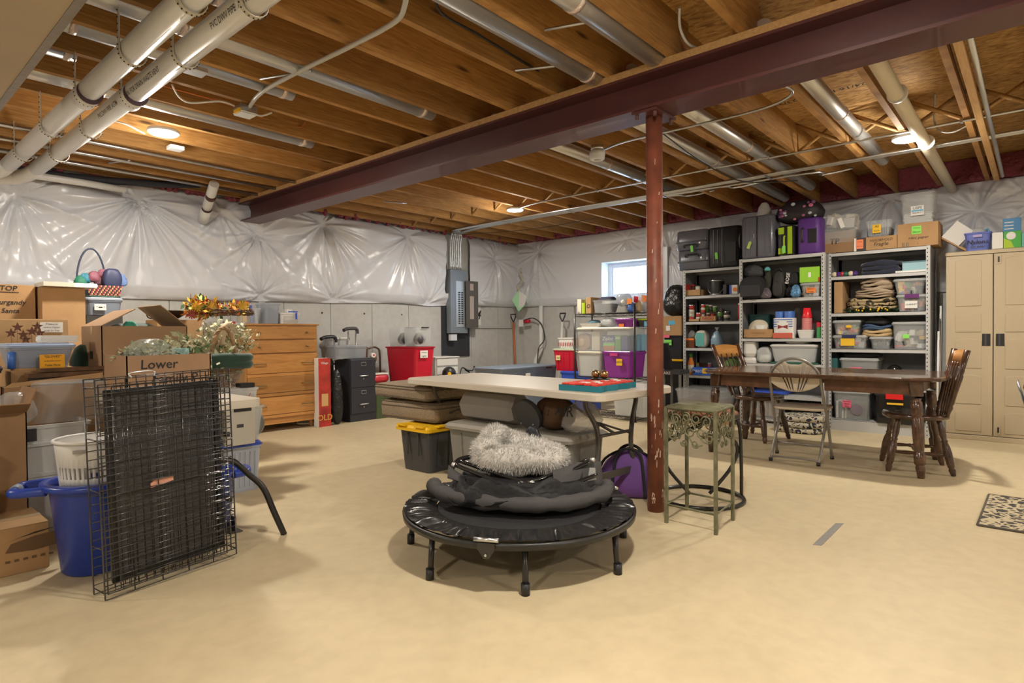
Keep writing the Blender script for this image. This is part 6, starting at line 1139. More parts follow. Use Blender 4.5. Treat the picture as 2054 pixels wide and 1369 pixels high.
hb=q.h;tl=q.loc
q_=J('storage_bin','grey tote carrying the red tote, mostly hidden','bin',(836,752,875,830),5.64,0,.58);tub(q_.r,q_.w,.58,.356,GREYB,taper=.9)
for k,(r_,lab) in enumerate((((781,656,814,692),'clear bin with grey hardware inside, left of two on the red tote'),((815,656,857,692),'clear bin with dark tools inside, right of two on the red tote'))):
    q=J('storage_bin',lab,'bin',r_,5.80+.03*k,.362+hb,.28);q.w=.28;q.d=.28;q.r.location=(tl[0],tl[1]+(.15 if k==0 else -.15),.364+hb);tub(q.r,q.w,.28,q.h,CLEAR,taper=.94)
    for j in range(3): MB().sph((q.w*(-.2+.2*j),-.08+.05*j,q.h*(.35+.1*(j%2))),q.h*.28,10).build('coiled_part',[DGREY,GREYB,LBk][j],q.r)
    MB().cbox((0,-.141,q.h*.97),(q.w*.4,.01,.016)).build('latch',BLACK,q.r)
q=J('drawer_unit','small white and clear plastic drawer unit beside the red tote','drawers',(874,717,920,760),5.9,.36,.3);MB().box(-q.w/2,-.14,0,q.w/2,.15,q.h).build('frame',CLEARW,q.r)
for k in range(3): MB().box(-q.w*.44,-.152,.01+q.h/3*k,q.w*.46,-.141,q.h/3*(k+1)-.015).build('drawer',WHITE,q.r)
MB().box(-q.w/2-.01,-.16,q.h,q.w/2+.01,.15,q.h+.012).build('top',WHITE,q.r)
q2=J('carton','plain carton under the white drawer unit, mostly hidden','carton',(874,757,925,830),5.62,0,.56);carton(q2.r,q2.w,.56,.354)
q=J('clamp_light','black clamp lamp with yellow dial lying beside the white drawers','lamp',(895,735,921,760),5.7,.36,.14);MB().sph((0,0,q.h*.6),q.w*.4,14).build('lamp_head',BLACK,q.r);MB().cyl((-q.w*.3,-.08,q.h*.6),(-q.w*.3,-.085,q.h*.6),.028).build('dial',YPL,q.r)
q=T('extension_cord','coil of black cord behind the folding table by the wall','cord',(float(oY(935,745,6.0)[0]),6.0,.45));MB().tube(smooth([(-.12,0,.0),(-.05,.02,.09),(.05,-.02,.02),(.0,.02,.06),(.12,0,.04),(.16,.0,.10),(.2,.0,.01)],6),.009,6).build('cord_run',BC,q)
q2=J('storage_bin','dark tote under the black cord, mostly hidden','bin',(925,752,975,830),5.85,0,.3);tub(q2.r,q2.w,.3,.44,DGREY)
q=T('shoe','black shoe on the lid of the dark tote near the corner','shoe',(float(oY(995,745,5.9)[0]),5.9,.42));blob(q,.30,.11,.08,BLACK,'upper',seed=53,amp=.04,top=.7);MB().loft([rr(.30,.11,.05,0),rr(.29,.10,.05,.02)]).build('sole',DGREY,q);MB().box(-.15,-.06,-.42,.15,.06,-.002).build('stand_box',CARD2,q)
# corner totes
BG=mat('blue_grey_plastic',(.17,.21,.27),.4)
q=J('storage_bin','long blue-grey lidded tote in the room corner behind the folding table','bin',(1006,734,1122,800),4.9,0,.5);tub(q.r,q.w,.5,q.h,BG,BG,taper=.92,rim=.02)
MB().cbox((q.w*.3,-.262,q.h-.035),(.12,.012,.02)).build('handle',BLACK,q.r);MB().cbox((-.08,-.25,q.h*.82),(.09,.004,.04)).build('paper_label',PAPER,q.r)
def K(name,label,cat,rect,X,zb,depth,**k): return Th(name,label,cat,rect,'X',X,depth,zb,**k)
q0=K('storage_bin','royal blue tote under the red bin left of the wire rack','bin',(1122,745,1182,800),6.45,0,.35);tub(q0.r,q0.w,.35,q0.h,BLU,BLU,taper=.95)
q=K('storage_bin','red bin with yellow note and green lid left of the wire rack','bin',(1107,699,1152,748),6.47,q0.h+.002,.30);tub(q.r,q.w,.30,q.h,RED,mat('sage_lid',(.45,.52,.35),.5),taper=.84,ribs=3);q.sticker((1115,712,1124,722),mat('cream_note',(.75,.62,.3),.8),('toys',),off=.0);hb=q0.h+q.h
q=K('basket','white slotted basket with red balls on the red bin','basket',(1116,677,1151,698),6.49,hb+.004,.24);tub(q.r,q.w,.24,q.h,WHITE,taper=.9)
for k in range(9): MB().cbox((q.w*(-.4+.1*k),-.114,q.h*.4),(.008,.004,q.h*.35)).build('slot',mat('slot_red',(.45,.03,.03),.6),q.r)
# wire rack
RX=5.98;A=oX(1153,700,RX);B=oX(1273,700,RX);ya,yb=float(A[1]),float(B[1]);w=ya-yb;d=.38;t=T('wire_rack','black wire shelving rack loaded with plastic bins under the window','shelving',(RX+d/2,(ya+yb)/2,0),-pi/2)
zr=[float(oX(1210,628,RX)[2]),float(oX(1210,757,RX)[2]),float(oX(1260,836,RX)[2])]
for sx in (-1,1):
    for sy in (-1,1): MB().cyl((sx*w/2,sy*d/2,0),(sx*w/2,sy*d/2,zr[0]+.10),.012,n=10).build('post',BTUBE,t);MB().cyl((sx*w/2,sy*d/2,0),(sx*w/2,sy*d/2,.015),.02,n=10).build('foot',BTUBE,t)
for z in zr:
    g=MB()
    for yy in (-d/2,d/2):
        for zz_ in (z,z-.03): g.tube([(-w/2,yy,zz_),(w/2,yy,zz_)],.0035,5)
        n=16;g.tube([(-w/2+w*k/n,yy,z-(.03 if k%2 else 0)) for k in range(n+1)],.0025,4)
    for xx in (-w/2,w/2):
        for zz_ in (z,z-.03): g.tube([(xx,-d/2,zz_),(xx,d/2,zz_)],.0035,5)
    g.build('shelf_truss',BTUBE,t)
    g=MB()
    for k in range(19): g.tube([(-w/2+w*(k+.5)/19,-d/2,z),(-w/2+w*(k+.5)/19,d/2,z)],.0022,4)
    g.build('shelf_wires',BTUBE,t,kind='stuff')
z1=zr[0]+.006
def box_(name,lab,rect,X,zb,depth,m,**k): q=K(name,lab,'box',rect,X,zb,depth,**k);MB().box(-q.w/2,-depth/2,0,q.w/2,depth/2,q.h).build('box_body',m,q.r,bevel=.002);return q
q=box_('small_box','white and brown printed box at the left end of the wire rack top',(1158,600,1166,626),6.03,z1,.2,LW)
q=box_('small_box','lime green narrow box on the wire rack top',(1167,607,1173,626),6.03,z1,.16,SL)
q=box_('carton','tall narrow carton on the wire rack top left of the clear bin',(1175,596,1185,626),6.03,z1,.25,CARD);q.write(1180,614,'O',10)
q=K('storage_bin','clear bin of dark items on the wire rack top','bin',(1186,601,1228,626),6.02,z1,.28);tub(q.r,q.w,.28,q.h,CLEAR,taper=.93);MB().box(-q.w*.4,-.1,.01,q.w*.4,.1,q.h*.7).build('grey_contents',DGREY,q.r);MB().loft([rr(q.w*.7,.2,.04,q.h),rr(q.w*.5,.1,.03,q.h+.04)]).build('dark_cover',mat('navy_cloth',(.03,.03,.06),.8),q.r)
q=K('desk_fan','grey round-cased desk fan on the wire rack top against the window','fan',(1231,584,1259,626),6.02,z1,.16);MB().lathe([(.03,-.06),(q.w*.46,-.045),(q.w*.5,0),(q.w*.46,.05),(.03,.06)],(0,0,q.h*.62),26,(.35,-1,.1)).build('fan_case',CLEARB,q.r);MB().loft([rr(q.w*.9,.14,.03,0),rr(q.w*.7,.10,.03,q.h*.35)]).build('fan_base',GREYB,q.r);MB().sph((0.02,-.06,q.h*.5),.025,10).build('hub',PAPER,q.r)
for k,(r_,c1,c2,lab) in enumerate((((1255,598,1270,625),RANDC[2],RANDC[6],'blue and orange bag on the wire rack top beside the fan'),((1269,593,1282,625),RANDC[7],RED,'tan bag with red top on the wire rack'),((1284,591,1299,625),CLEARB,ORG,'clear bag with orange tag by the column on the wire rack'))):
    q=K('snack_bag',lab,'bag',r_,6.05+.10*k,z1,.10);blob(q.r,q.w,.12,q.h*.75,c1,seed=60+k,amp=.1);MB().prism([(-q.w*.3,0),(q.w*.3,0),(q.w*.35,q.h*.35),(-q.w*.25,q.h*.4)],(0,-.055,q.h*.6),(1,0,0),(0,0,1),(0,.01,0)).build('printed_top',c2,q.r)
q=K('plastic_bag','crumpled clear bag on top of the rack right of the fan','bag',(1272,573,1290,626),6.2,z1,.14);blob(q.r,q.w,.14,q.h,CLEAR,seed=64,amp=.16)
z2=zr[1]+.006
qa=K('storage_bin','clear cream-lidded bin at the lower left of the wire rack','bin',(1151,704,1206,757),6.0,z2,.34);tub(qa.r,qa.w,.34,qa.h,CLEARW,mat('cream_lid',(.68,.64,.52),.4),taper=.88);MB().box(-qa.w*.1,-.1,.01,qa.w*.38,.12,qa.h*.7).build('grey_contents',GREYB,qa.r)
qb=K('storage_bin','translucent purple bin with yellow note on the wire rack','bin',(1206,704,1268,757),5.98,z2,.36);tub(qb.r,qb.w,.36,qb.h,PUR,PUR,taper=.88);qb.sticker((1236,719,1248,733),YEL,('LEGO',),off=.0);MB().cbox((-.03,-.185,qb.h-.04),(.10,.012,.03)).build('latch',PNKP,qb.r);blob(qb.r,qb.w*.7,.2,qb.h*.7,mat('plum_stuff',(.12,.02,.14),.6),'contents',seed=65,amp=.1,z0=.01)
z3=z2+qa.h+.003
q=K('storage_bin','large clear cream-lidded bin of snack boxes, middle of the wire rack','bin',(1150,656,1268,703),5.99,z3,.36);tub(q.r,q.w,.36,q.h,CLEAR,mat('cream_lid',(.68,.64,.52),.4),taper=.95);zl=z3+q.h+.002
def inbox(lab,x0,x1,y0,m,name='food_box',X=6.03): 
    b_=K(name,lab,'box',(x0,y0,x1,703),X,z3+.006,.16);MB().box(-b_.w/2,-.08,0,b_.w/2,.08,b_.h).build('box_body',m,b_.r);return b_
ZB_=mat('bag_box_blue',(.02,.07,.25),.5)
b_=inbox('dark blue box of sandwich bags inside the large clear bin',1208,1234,672,ZB_);b_.write(1219,679,'Ziploc',9,PAPER,shear=.2);b_.write(1222,687,'SANDWICH',4,PAPER,shear=0);MB().box(-b_.w*.4,-.0825,0,b_.w*.45,-.08,b_.h*.35).build('food_print',mat('print_orange',(.55,.22,.05),.6),b_.r);MB().box(-b_.w*.4,-.083,b_.h*.33,b_.w*.45,-.08,b_.h*.5).build('green_print',GRN,b_.r)
b_=inbox('green panel box marked 480 beside the sandwich bag box',1234,1245,672,mat('box_green2',(.08,.42,.06),.5));b_.write(1239,678,'480',7,PAPER,shear=0)
inbox('dark blue box right of the green one in the large clear bin',1246,1258,674,ZB_);b_=inbox('pale blue tall box in the large clear bin by the rack post',1262,1278,672,mat('box_pale',(.2,.38,.5),.5),X=6.12);inbox('light blue box at the right end of the large clear bin',1276,1288,670,mat('box_pale2',(.25,.45,.6),.5),X=6.18)
b_=K('snack_tub','brown round tub of snacks at the left inside the large clear bin','tub',(1155,668,1184,703),6.03,z3+.006,.2);MB().cyl((0,0,b_.h*.5),(0,-.1,b_.h*.5),b_.w*.48,n=24).build('tub_body',mat('kraft',(.35,.22,.14),.6),b_.r);MB().sph((-.02,-.1,b_.h*.45),.05,10,1,.2).build('print',RANDC[7],b_.r)
inbox('cream box with heart print inside the large clear bin',1187,1203,665,LW,'snack_box')
q=K('basket','white slotted tray with cables on the large clear bin','basket',(1160,647,1203,656),6.02,zl,.24);tub(q.r,q.w,.24,.05,WHITE,taper=.94);blob(q.r,q.w*.7,.18,.07,mat('teal_cloth',(.1,.2,.25),.8),'cables',seed=67,amp=.2,z0=.02)
q=K('plastic_bag','white and clear crumpled bags beside the slotted tray on the rack','bag',(1196,636,1230,655),6.05,zl,.2);blob(q.r,q.w,.2,q.h,CLEARW,seed=68,amp=.18)
q=K('storage_bin','small purple lidded bin with orange note on the rack','bin',(1231,638,1269,656),6.03,zl,.26);tub(q.r,q.w,.26,q.h,PUR,PUR);q.sticker((1241,649,1251,655),ORG,(),off=.0)
q=K('storage_bin','black bin with lime lid and blue note behind the rack post','bin',(1275,638,1296,656),6.12,zl,.26);tub(q.r,q.w,.26,q.h,DGREY,SL);q.sticker((1292,644,1299,654),BLN,(),off=.0)
q=K('storage_bin','clear bin on the bottom wire shelf seen under the folding table','bin',(1226,793,1296,834),6.0,zr[2]+.006,.34);tub(q.r,q.w,.34,q.h,CLEARW,taper=.93);MB().box(-q.w*.4,-.1,.01,q.w*.1,.1,q.h*.8).build('green_contents',mat('sage',(.2,.26,.2),.7),q.r)
# stack right behind the column
q=K('storage_bin','black tote with yellow lid, lower in the stack right of the column','bin',(1328,720,1368,790),6.95,.0,.4);tub(q.r,q.w,.4,q.h,BLACK,YPL,taper=.92);hb=q.h
q=K('storage_bin','black tote with green and pink notes on the yellow-lidded tote','bin',(1328,673,1367,720),6.95,hb+.002,.4);tub(q.r,q.w,.4,q.h,SBk,taper=.92);q.sticker((1332,681,1347,692),GRN,('Costumes',),off=.0);q.sticker((1331,671,1343,677),PNK,(),off=.004);hb+=q.h
q=K('carton','brown carton with blue and white notes topmost of the stack by the column','carton',(1328,634,1366,672),6.95,hb+.004,.36);carton(q.r,q.w,.36,q.h);q.sticker((1341,643,1354,651),BLN,(),off=.002);q.sticker((1336,653,1344,663),PAPER,(),off=.002);hb+=q.h
q=K('garbage_bag','large black garbage bag on the carton by the column, before the window','bag',(1322,569,1370,633),7.0,hb+.008,.36);blob(q.r,q.w,.34,q.h,mat('black_poly',(.015,.015,.016),.25,bump=.8,bs=12,dist=.04),seed=70,amp=.05,top=.75,pw=4)
q=K('tool_case','grey step stool with white letters ARE right behind the column','stool',(1328,742,1364,800),6.5,0,.25);text(q.r,'CARE',-q.w*.28,-.132,q.h*.97-.02,.05,PAPER,shear=0)
MB().box(-q.w/2,-.13,q.h-.05,q.w/2,.13,q.h).build('step',DGREY,q.r,bevel=.004)
for s in (-1,1):
    for y in (-.1,.1): MB().box(s*q.w*.45-.012,y-.012,0,s*q.w*.45+.012,y+.012,q.h-.05).build('leg',GREYB,q.r)
q=K('monitor','black tilted screen case leaning behind the column','screen',(1330,688,1345,742),6.6,q.h+.002,.05);MB().prism([(-.10,0),(.06,0),(-.0,q.h),(-.12,q.h)],(0,0,0),(1,0,0),(0,0,1),(0,.03,0)).build('case',SBk,q.r)
# ================================================================== LEFT FOREGROUND
def hidden_table(lab,x0,x1,y0,y1,z,legpx=None):
    t=T('folding_table',lab,'table',((x0+x1)/2,(y0+y1)/2,0));w,l=x1-x0,y1-y0;MB().loft([rr(w,l,.06,z-.04,5),rr(w,l,.06,z,5)]).build('tabletop',TT,t)
    for e in (-1,1):
        for s in (-1,1):
            if legpx and e<0 and s>0: continue
            MB().tube(smooth([(s*(w/2-.12),e*(l/2-.2),z-.04),(s*(w/2-.15),e*(l/2-.2),z*.5),(s*(w/2-.06),e*(l/2-.14),0)],4),.0145,8).build('leg',BTUBE,t)
    return t
t=hidden_table('folding table under the cartons with one bent black leg showing',1.0,1.50,3.02,4.46,.69,True)
o_=np.array(t.location);P=[fl(440,905,.42)*0+np.array([1.24,3.06,.45]),np.array([1.27,3.03,.39]),np.array([1.40,2.97,.27]),fl(570,1071)*1.0]
c1=on(468,925,1,3.0);c2=on(528,978,1,2.95);P=[c1+np.array([-.10,.02,.02]),c1,c2,fl(570,1071)]
MB().tube(smooth([p-o_ for p in [P[0],P[1],(P[1]+P[2])/2+np.array([0,0,.005]),P[2],(P[2]+P[3])/2,P[3]]],5),.0155,10).build('leg',BTUBE,t,label='bent black tube leg');MB().tube([P[0]-o_,np.array([1.30,3.25,.65])-o_],.0155,8).build('brace',BTUBE,t)
t=T('leg_bracket','small dark steel bracket on the floor at the crate corner','bracket',tuple(fl(472,1068)));MB().box(-.03,-.01,0,.035,.05,.006).box(.0,0,.006,.006,.05,.08).box(-.03,-.01,.0,-.024,.05,.06).build('bracket_body',GTUBE,t)
hidden_table('folding table mostly hidden beneath the far stack of cartons',-.35,1.38,4.62,6.2,.69)
# wire crate
CW=mat('crate_wire',(.02,.018,.018),.3,.2,coat=1)
A=np.array([.690,2.745]);B=np.array([1.222,2.81]);u=(B-A);Lc=float(np.linalg.norm(u));ang=math.atan2(u[1],u[0]);hc=.85
t=T('dog_crate','folded black wire dog crate standing on edge before the blue bin','crate',(float(A[0]),float(A[1]),.001),ang);t.rotation_euler=(0,-.028,ang)
def gridp(name,y,x0,x1,z0,z1,nh,nv,r=.0019,heavy=True,rail=.003,hrange=None):
    g=MB()
    for k in range(nh+1):
        z=z0+(z1-z0)*k/nh;g.tube([(x0,y,z),(x1,y,z)],r,5)
    g.build(name+'_bars',CW,t,kind='stuff' if nh>1 and name!='front' else None) if False else g.build('horizontal_wires',CW,t,kind='stuff')
    g=MB()
    for k in range(nv+1):
        x=x0+(x1-x0)*k/nv;g.tube([(x,y+.003,z0),(x,y+.003,z1)],r,5)
    g.build('vertical_wires',CW,t,kind='stuff')
    MB().tube([(x0,y,z0),(x1,y,z0),(x1,y,z1),(x0,y,z1)],rail,6,True).build('panel_frame',CW,t)
gridp('front',-.055,.0,Lc,.005,hc,32,5,r=.0024);gridp('front',-.047,.06,Lc-.02,.03,hc-.03,24,14,r=.0017);gridp('front',-.03,.02,Lc-.03,.015,hc-.02,13,17,r=.0017);gridp('front',.045,.0,Lc,.005,hc,24,14,r=.0020)
MB().box(.05,.004,.04,Lc-.025,.018,hc-.045).build('tray_pan',mat('tray_black',(.085,.08,.082),.45,bump=.1,bs=30),t,bevel=.006)
frame_=MB()
for (a,b,c,e) in ((.05,Lc-.025,hc-.07,hc-.045),(.05,Lc-.025,.04,.065),(.05,.075,.04,hc-.045),(Lc-.05,Lc-.025,.04,hc-.045)): frame_.box(a,-.006,c,b,.006,e)
frame_.build('tray_rim',BLACK,t)
for x in (0,Lc):
    for z in (.03,.2,.42,.62,.82): MB().tube([(x,-.055,z),(x,.045,z)],.0026,5).build('hinge_wire',CW,t)
for z in (.25,.55): MB().cbox((Lc+.003,.0,z),(.012,.05,.022)).build('plastic_clip',BLACK,t)
MB().tube(smooth([(.13,-.055,hc),(.125,-.055,hc+.018),(.21,-.055,hc+.020),(.215,-.055,hc)],4),.0035,6).build('carry_handle',STEEL,t)
c_=on(326,968,1,2.75);x_=float((c_[:2]-A)@(u/Lc));MB().prism([(-.045,-.012),(.045,.0),(.045,.02),(-.03,.016),(-.045,.006)],(x_,-.0455,float(c_[2])),(1,0,0),(0,0,1),(0,.006,0)).build('warning_label',mat('salmon_label',(.62,.30,.20),.6),t)
# blue bin + basket
BB=mat('bin_blue',(.02,.055,.36),.3,bump=.03,bs=20)
bc_=(.79,3.14);t=T('trash_bin','tall royal blue round bin with loop handles, holding a white basket','bin',(bc_[0],bc_[1],0))
MB().lathe([(.125,0),(.135,.01),(.172,.36),(.178,.37),(.205,.372),(.205,.395),(.172,.397),(.165,.37),(.128,.02),(.01,.012)],n=36).build('bin_body',BB,t)
for a0 in (2.75,-.35):
    P=[(.19*math.cos(a0+da)*(1) ,.19*math.sin(a0+da),.375) for da in (-.55,)]+[(.285*math.cos(a0+da),.285*math.sin(a0+da),.372) for da in (-.28,-.1,.1,.28)]+[(.19*math.cos(a0+.55),.19*math.sin(a0+.55),.375)]
    MB().tube(smooth(P,5),.020,8).build('handle',BB,t);MB().tube([( .287*math.cos(a0-.1),.287*math.sin(a0-.1),.373),(.287*math.cos(a0+.1),.287*math.sin(a0+.1),.373)],.0215,8).build('handle_grip',mat('grip_grey',(.28,.32,.4),.5),t)
MB().box(.02,-.172,.05,.12,-.14,.22).build('recess_panel',BB,t,bevel=.01)
t=T('laundry_basket','round white slotted laundry basket sitting inside the blue bin','basket',(bc_[0]+.0,bc_[1]-.0,.215));rb=lambda z:.118+.034*z/.37;n=44;g=MB();zs_=[0,.02]
rows=[(.05,.10),(.125,.175),(.20,.25)]
# wall with real slots
zb=[0,.05,.10,.125,.175,.20,.25,.30,.352];V=[];nn=88
for z in zb: V.append([(rb(z)*math.cos(2*pi*k/nn),rb(z)*math.sin(2*pi*k/nn),z) for k in range(nn)])
vs=[p for r in V for p in r];fs=[]
for j in range(len(zb)-1):
    for k in range(nn):
        if (zb[j],zb[j+1]) in rows and k%2==0 and (k//2)%11 not in (0,): continue
        fs.append((j*nn+k,j*nn+(k+1)%nn,(j+1)*nn+(k+1)%nn,(j+1)*nn+k))
g.add(vs,fs,True);g.build('basket_wall',WHITE,t,solid=.004);MB().lathe([(.118,0),(.118,.004),(.01,.004)],n=40).build('basket_floor',WHITE,t)
MB().tube([(.155*math.cos(a),.155*math.sin(a),.355) for a in [2*pi*k/48 for k in range(48)]],.007,8,True).build('rim',WHITE,t)
for a in (-2.2,.9): MB().cbox((.154*math.cos(a),.154*math.sin(a),.322),(.05,.014,.014)).build('handle_slot',mat('shade_white',(.5,.48,.46),.6),t)
# second blue tub behind crate, handle showing at its right
t=T('rope_tub','blue tub whose round handle shows right of the wire crate','tub',(1.31,3.30,0));MB().lathe([(.12,0),(.14,.28),(.155,.285),(.155,.30),(.135,.30),(.115,.02)],n=30).build('tub_body',BB,t);MB().tube(smooth([(.10,-.11,.285),(.18,-.09,.285),(.21,.0,.285),(.14,.07,.285)],5),.022,8).build('handle',BB,t)
# bins right of the crate
q=J('storage_bin','large clear ribbed bin with blue lid on the floor right of the wire crate','bin',(448,889,531,985),3.86,0,.42);tub(q.r,q.w,.42,q.h,mat('milky_plastic',(.55,.60,.70),.3,alpha=.72),BLU,taper=.9,ribs=6);MB().cbox((q.w*.48,-.1,q.h-.03),(.02,.1,.05)).build('latch',BLU,q.r);hb=q.h;qq=q
q=J('storage_bin','clear tapered bin holding white case, standing on the blue lid','bin',(450,815,536,889),3.88,hb+.003,.36);tub(q.r,q.w,.36,q.h,CLEARW,taper=.86);MB().cyl((q.w*.22,-.10,q.h*.45),(q.w*.28,-.08,q.h*.45),.09,n=24).build('round_lid_inside',GREYB,q.r);hb2=hb+q.h
q=J('plastic_case','flat cream plastic case with black carry handle right of the crate','case',(452,808,513,893),3.80,hb+.003,.05);MB().box(-q.w/2,-.025,0,q.w/2,.025,q.h).build('case_body',mat('cream_case',(.58,.55,.47),.4),q.r,bevel=.006)
MB().box(-q.w*.22,-.034,q.h*.80,q.w*.36,-.024,q.h*.90).build('handle',BLACK,q.r,bevel=.003);MB().box(-q.w*.12,-.0265,q.h*.42,q.w*.10,-.025,q.h*.50).build('label_plate',DGREY,q.r);MB().box(-.02,-.028,q.h*.985,.05,-.0,q.h*1.01).build('top_slot',BLACK,q.r)
q=J('storage_bin','shallow clear bin with red clip under the wicker basket','bin',(450,778,524,818),4.02,hb2-.08,.34);tub(q.r,q.w,.34,q.h,CLEARW,taper=.92);MB().sph((q.w*.28,-.165,q.h*.6),.012,8).build('red_clip',RED,q.r);MB().tube(smooth([(-.15,-.172,q.h*.7),(-.1,-.174,q.h*.4),(-.06,-.174,q.h*.75),(0,-.174,q.h*.5),(.05,-.174,q.h*.8)],4),.003,4).build('copper_wire',mat('copper',(.6,.22,.08),.35,.7),q.r);hb3=hb2-.08+q.h
sup=J('storage_bin','plain bin beneath the shallow red-clip bin, mostly hidden','bin',(452,818,522,900),4.10,hb+.003,.2);MB().box(-sup.w*.4,-.09,-hb,sup.w*.4,.09,hb2-.083-hb-.003).build('body',GREYB,sup.r)
q=T('tool','dark angled tool lying on the shallow clear bin','tool',(float(oY(492,775,4.05)[0]),4.05,hb3+.002));MB().box(-.05,-.04,0,.05,.04,.03).build('tool_body',BLACK,q,bevel=.006)
# wicker basket
WK=mat('wicker',(.36,.22,.11),.6,var=.35,vs=40,bump=.3,bs=80);WKG=mat('wicker_grey',(.34,.23,.15),.6,var=.3,vs=40)
bx0=float(oY(412,745,4.12)[0]);bx1=float(oY(490,745,4.12)[0]);wz=hb3+.004;zrim=float(oY(450,738,4.12)[2]);rW=(bx1-bx0)/2;t=T('wicker_basket','wicker basket with twisted hoop handle on the clear bins','basket',((bx0+bx1)/2,4.16,wz));hB=zrim-wz
g=MB()
for k in range(int(hB/.0095)):
    z=.006+k*.0095;r_=rW*(.62+.34*z/hB);g.tube([(r_*math.cos(a)+(0.003*math.cos(a)*(1 if (i+k)%2 else -1)),(r_*.8+(.003 if (i+k)%2 else -.003))*math.sin(a),z) for i,a in enumerate([2*pi*j/28 for j in range(28)])],.0048,5,True)
g.build('woven_rows',WKG,t,kind='stuff')
MB().lathe([(rW*.62,0),(rW*.9,hB*.9)],n=24,sy=.8).build('liner',LBr,t)
for j in range(2):
    MB().tube([((rW+.006*math.cos(a*10+j*pi))*math.cos(a),(rW+.006*math.cos(a*10+j*pi))*.82*math.sin(a),hB+.007*math.sin(a*10+j*pi)) for a in [2*pi*i/90 for i in range(90)]],.010,6,True).build('rim',WK,t)
    MB().tube([((rW*.86+.006*math.cos(a*12+j*pi))*math.cos(a)*.75,-.02+.006*math.sin(a*12+j*pi),hB+(.27+.006*math.cos(a*12+j*pi))*math.sin(a)) for a in [pi*i/50 for i in range(51)]],.010,6).build('handle',WK,t,label='twisted hoop handle')
GV=mat('green_velvet',(.015,.055,.035),.8,sheen=.5,bump=.3,bs=14);TV=mat('teal_velvet',(.03,.30,.20),.8,sheen=.5)
q=T('green_stocking','dark green velvet stocking roll lying across the wicker basket','stocking',((bx0+bx1)/2,4.10,zrim+.01));
for k,z in enumerate((.015,.06)): MB().tube(smooth([(-rW*.9,-.05,z),(-.05,-.07,z+.005),(.08,-.07,z),(rW*1.0,-.05,z+.0),(rW*1.05,.0,z+.0)],5),.030,10).build('roll',GV,q)
# cartons on the first table
zt1=.692
t=T('carton','open carton marked Lower holding bagged greenery, behind the wire crate','carton',(1.105,3.33,zt1));w,d,h=.375,.34,.235;carton(t,w,d,h,flaps=[None]*4,m=mat('cardboard_tan',(.36,.215,.12),.85,var=.1,vs=5))
text(t,'Lower',-.05,-d/2-.002,h-.045,.062,shear=.05);text(t,'Family P',.02,-d/2-.002,h-.115,.062,shear=.05)
t=T('plastic_bag','clear plastic bag of grey-green leaves in the Lower carton','bag',(1.06,3.31,.86));blob(t,.24,.24,.145,mat('clear_film2',(.55,.62,.55),.15,alpha=.35,bump=.9,bs=14,dist=.03),seed=80,amp=.08,top=.6)
def leaves(parent,c,rad,n,m,size,seed,name='leaves',up=.3,flat=.5,kind='stuff'):
    R=np.random.RandomState(seed);g=MB()
    for k in range(n):
        q_=nrm(R.normal(0,1,3))*R.rand()**.5;p=np.array(c)+q_*np.array(rad)*.72;a=nrm(R.normal(0,1,3)+(0,0,up));b_=nrm(np.cross(a,R.normal(0,1,3)));L_=size*R.uniform(.6,1.3);W_=L_*flat*.5
        g.add([p,p+a*L_*.5+b_*W_,p+a*L_,p+a*L_*.5-b_*W_],[(0,1,2,3)])
    return g.build(name,m,parent,kind=kind)
SGL=mat('sage_leaf',(.36,.37,.24),.7);CRL=mat('cream_leaf',(.55,.48,.30),.7);GNL=mat('green_leaf',(.10,.19,.07),.7)
g_=leaves(t,(0,0,.06),(.20,.20,.09),420,SGL,.032,1);g_=leaves(t,(0,0,.05),(.18,.18,.06),200,mat('dull_leaf',(.16,.19,.12),.7),.03,2)
t=T('green_cloth','dark green folded velvet at the left in the Lower carton','cloth',(.96,3.30,.83));MB().prism([(-.03,0),(.10,.0),(.06,.095),(.02,.11)],(0,0,0),(1,0,0),(0,0,1),(0,.16,0)).build('fold',GV,t,bevel=.01)
# floral spray
t=T('floral_garland','pile of pale artificial leaves and cream blooms behind the Lower carton',"flowers",(1.45,3.88,zt1));
leaves(t,(-.02,0,.20),(.20,.16,.20),330,SGL,.05,3);leaves(t,(.0,-.05,.14),(.16,.12,.22),160,GNL,.05,5);leaves(t,(-.02,-.03,.26),(.18,.12,.10),120,CRL,.035,4)
leaves(t,(.48,.62,.30),(.30,.14,.20),300,SGL,.05,7);leaves(t,(.52,.60,.30),(.30,.14,.17),330,CRL,.035,8);leaves(t,(.50,.62,.22),(.26,.12,.2),160,GNL,.05,9);leaves(t,(.56,.54,.30),(.22,.10,.14),260,mat('pale_bud',(.62,.60,.42),.7),.018,6);leaves(t,(.25,.3,.14),(.25,.35,.2),160,SGL,.05,12)
R=random.Random(5)
for k,(x,y,z,r_,c) in enumerate(((-.10,-.09,.26,.030,CRL),(-.03,-.12,.20,.028,CRL),(.05,-.11,.22,.030,mat('bloom_tan',(.50,.36,.17),.7)),(-.06,-.1,.16,.026,CRL),(.10,-.1,.26,.022,mat('pale_bud',(.62,.60,.42),.7)),(.0,-.10,.32,.030,CRL))):
    f=MB();x+=.46;y+=.53;z+=.06
    for j in range(14):
        a=2*pi*j/7+(.3 if j>6 else 0);rr_=r_*(1 if j<7 else .6);f.add([(x,y,z),(x+rr_*math.cos(a-.3),y-.01,z+rr_*math.sin(a-.3)),(x+rr_*1.15*math.cos(a),y-.018-.008*(j>6),z+rr_*1.15*math.sin(a)),(x+rr_*math.cos(a+.3),y-.01,z+rr_*math.sin(a+.3))],[(0,1,2,3)])
    f.build('bloom',c,t)
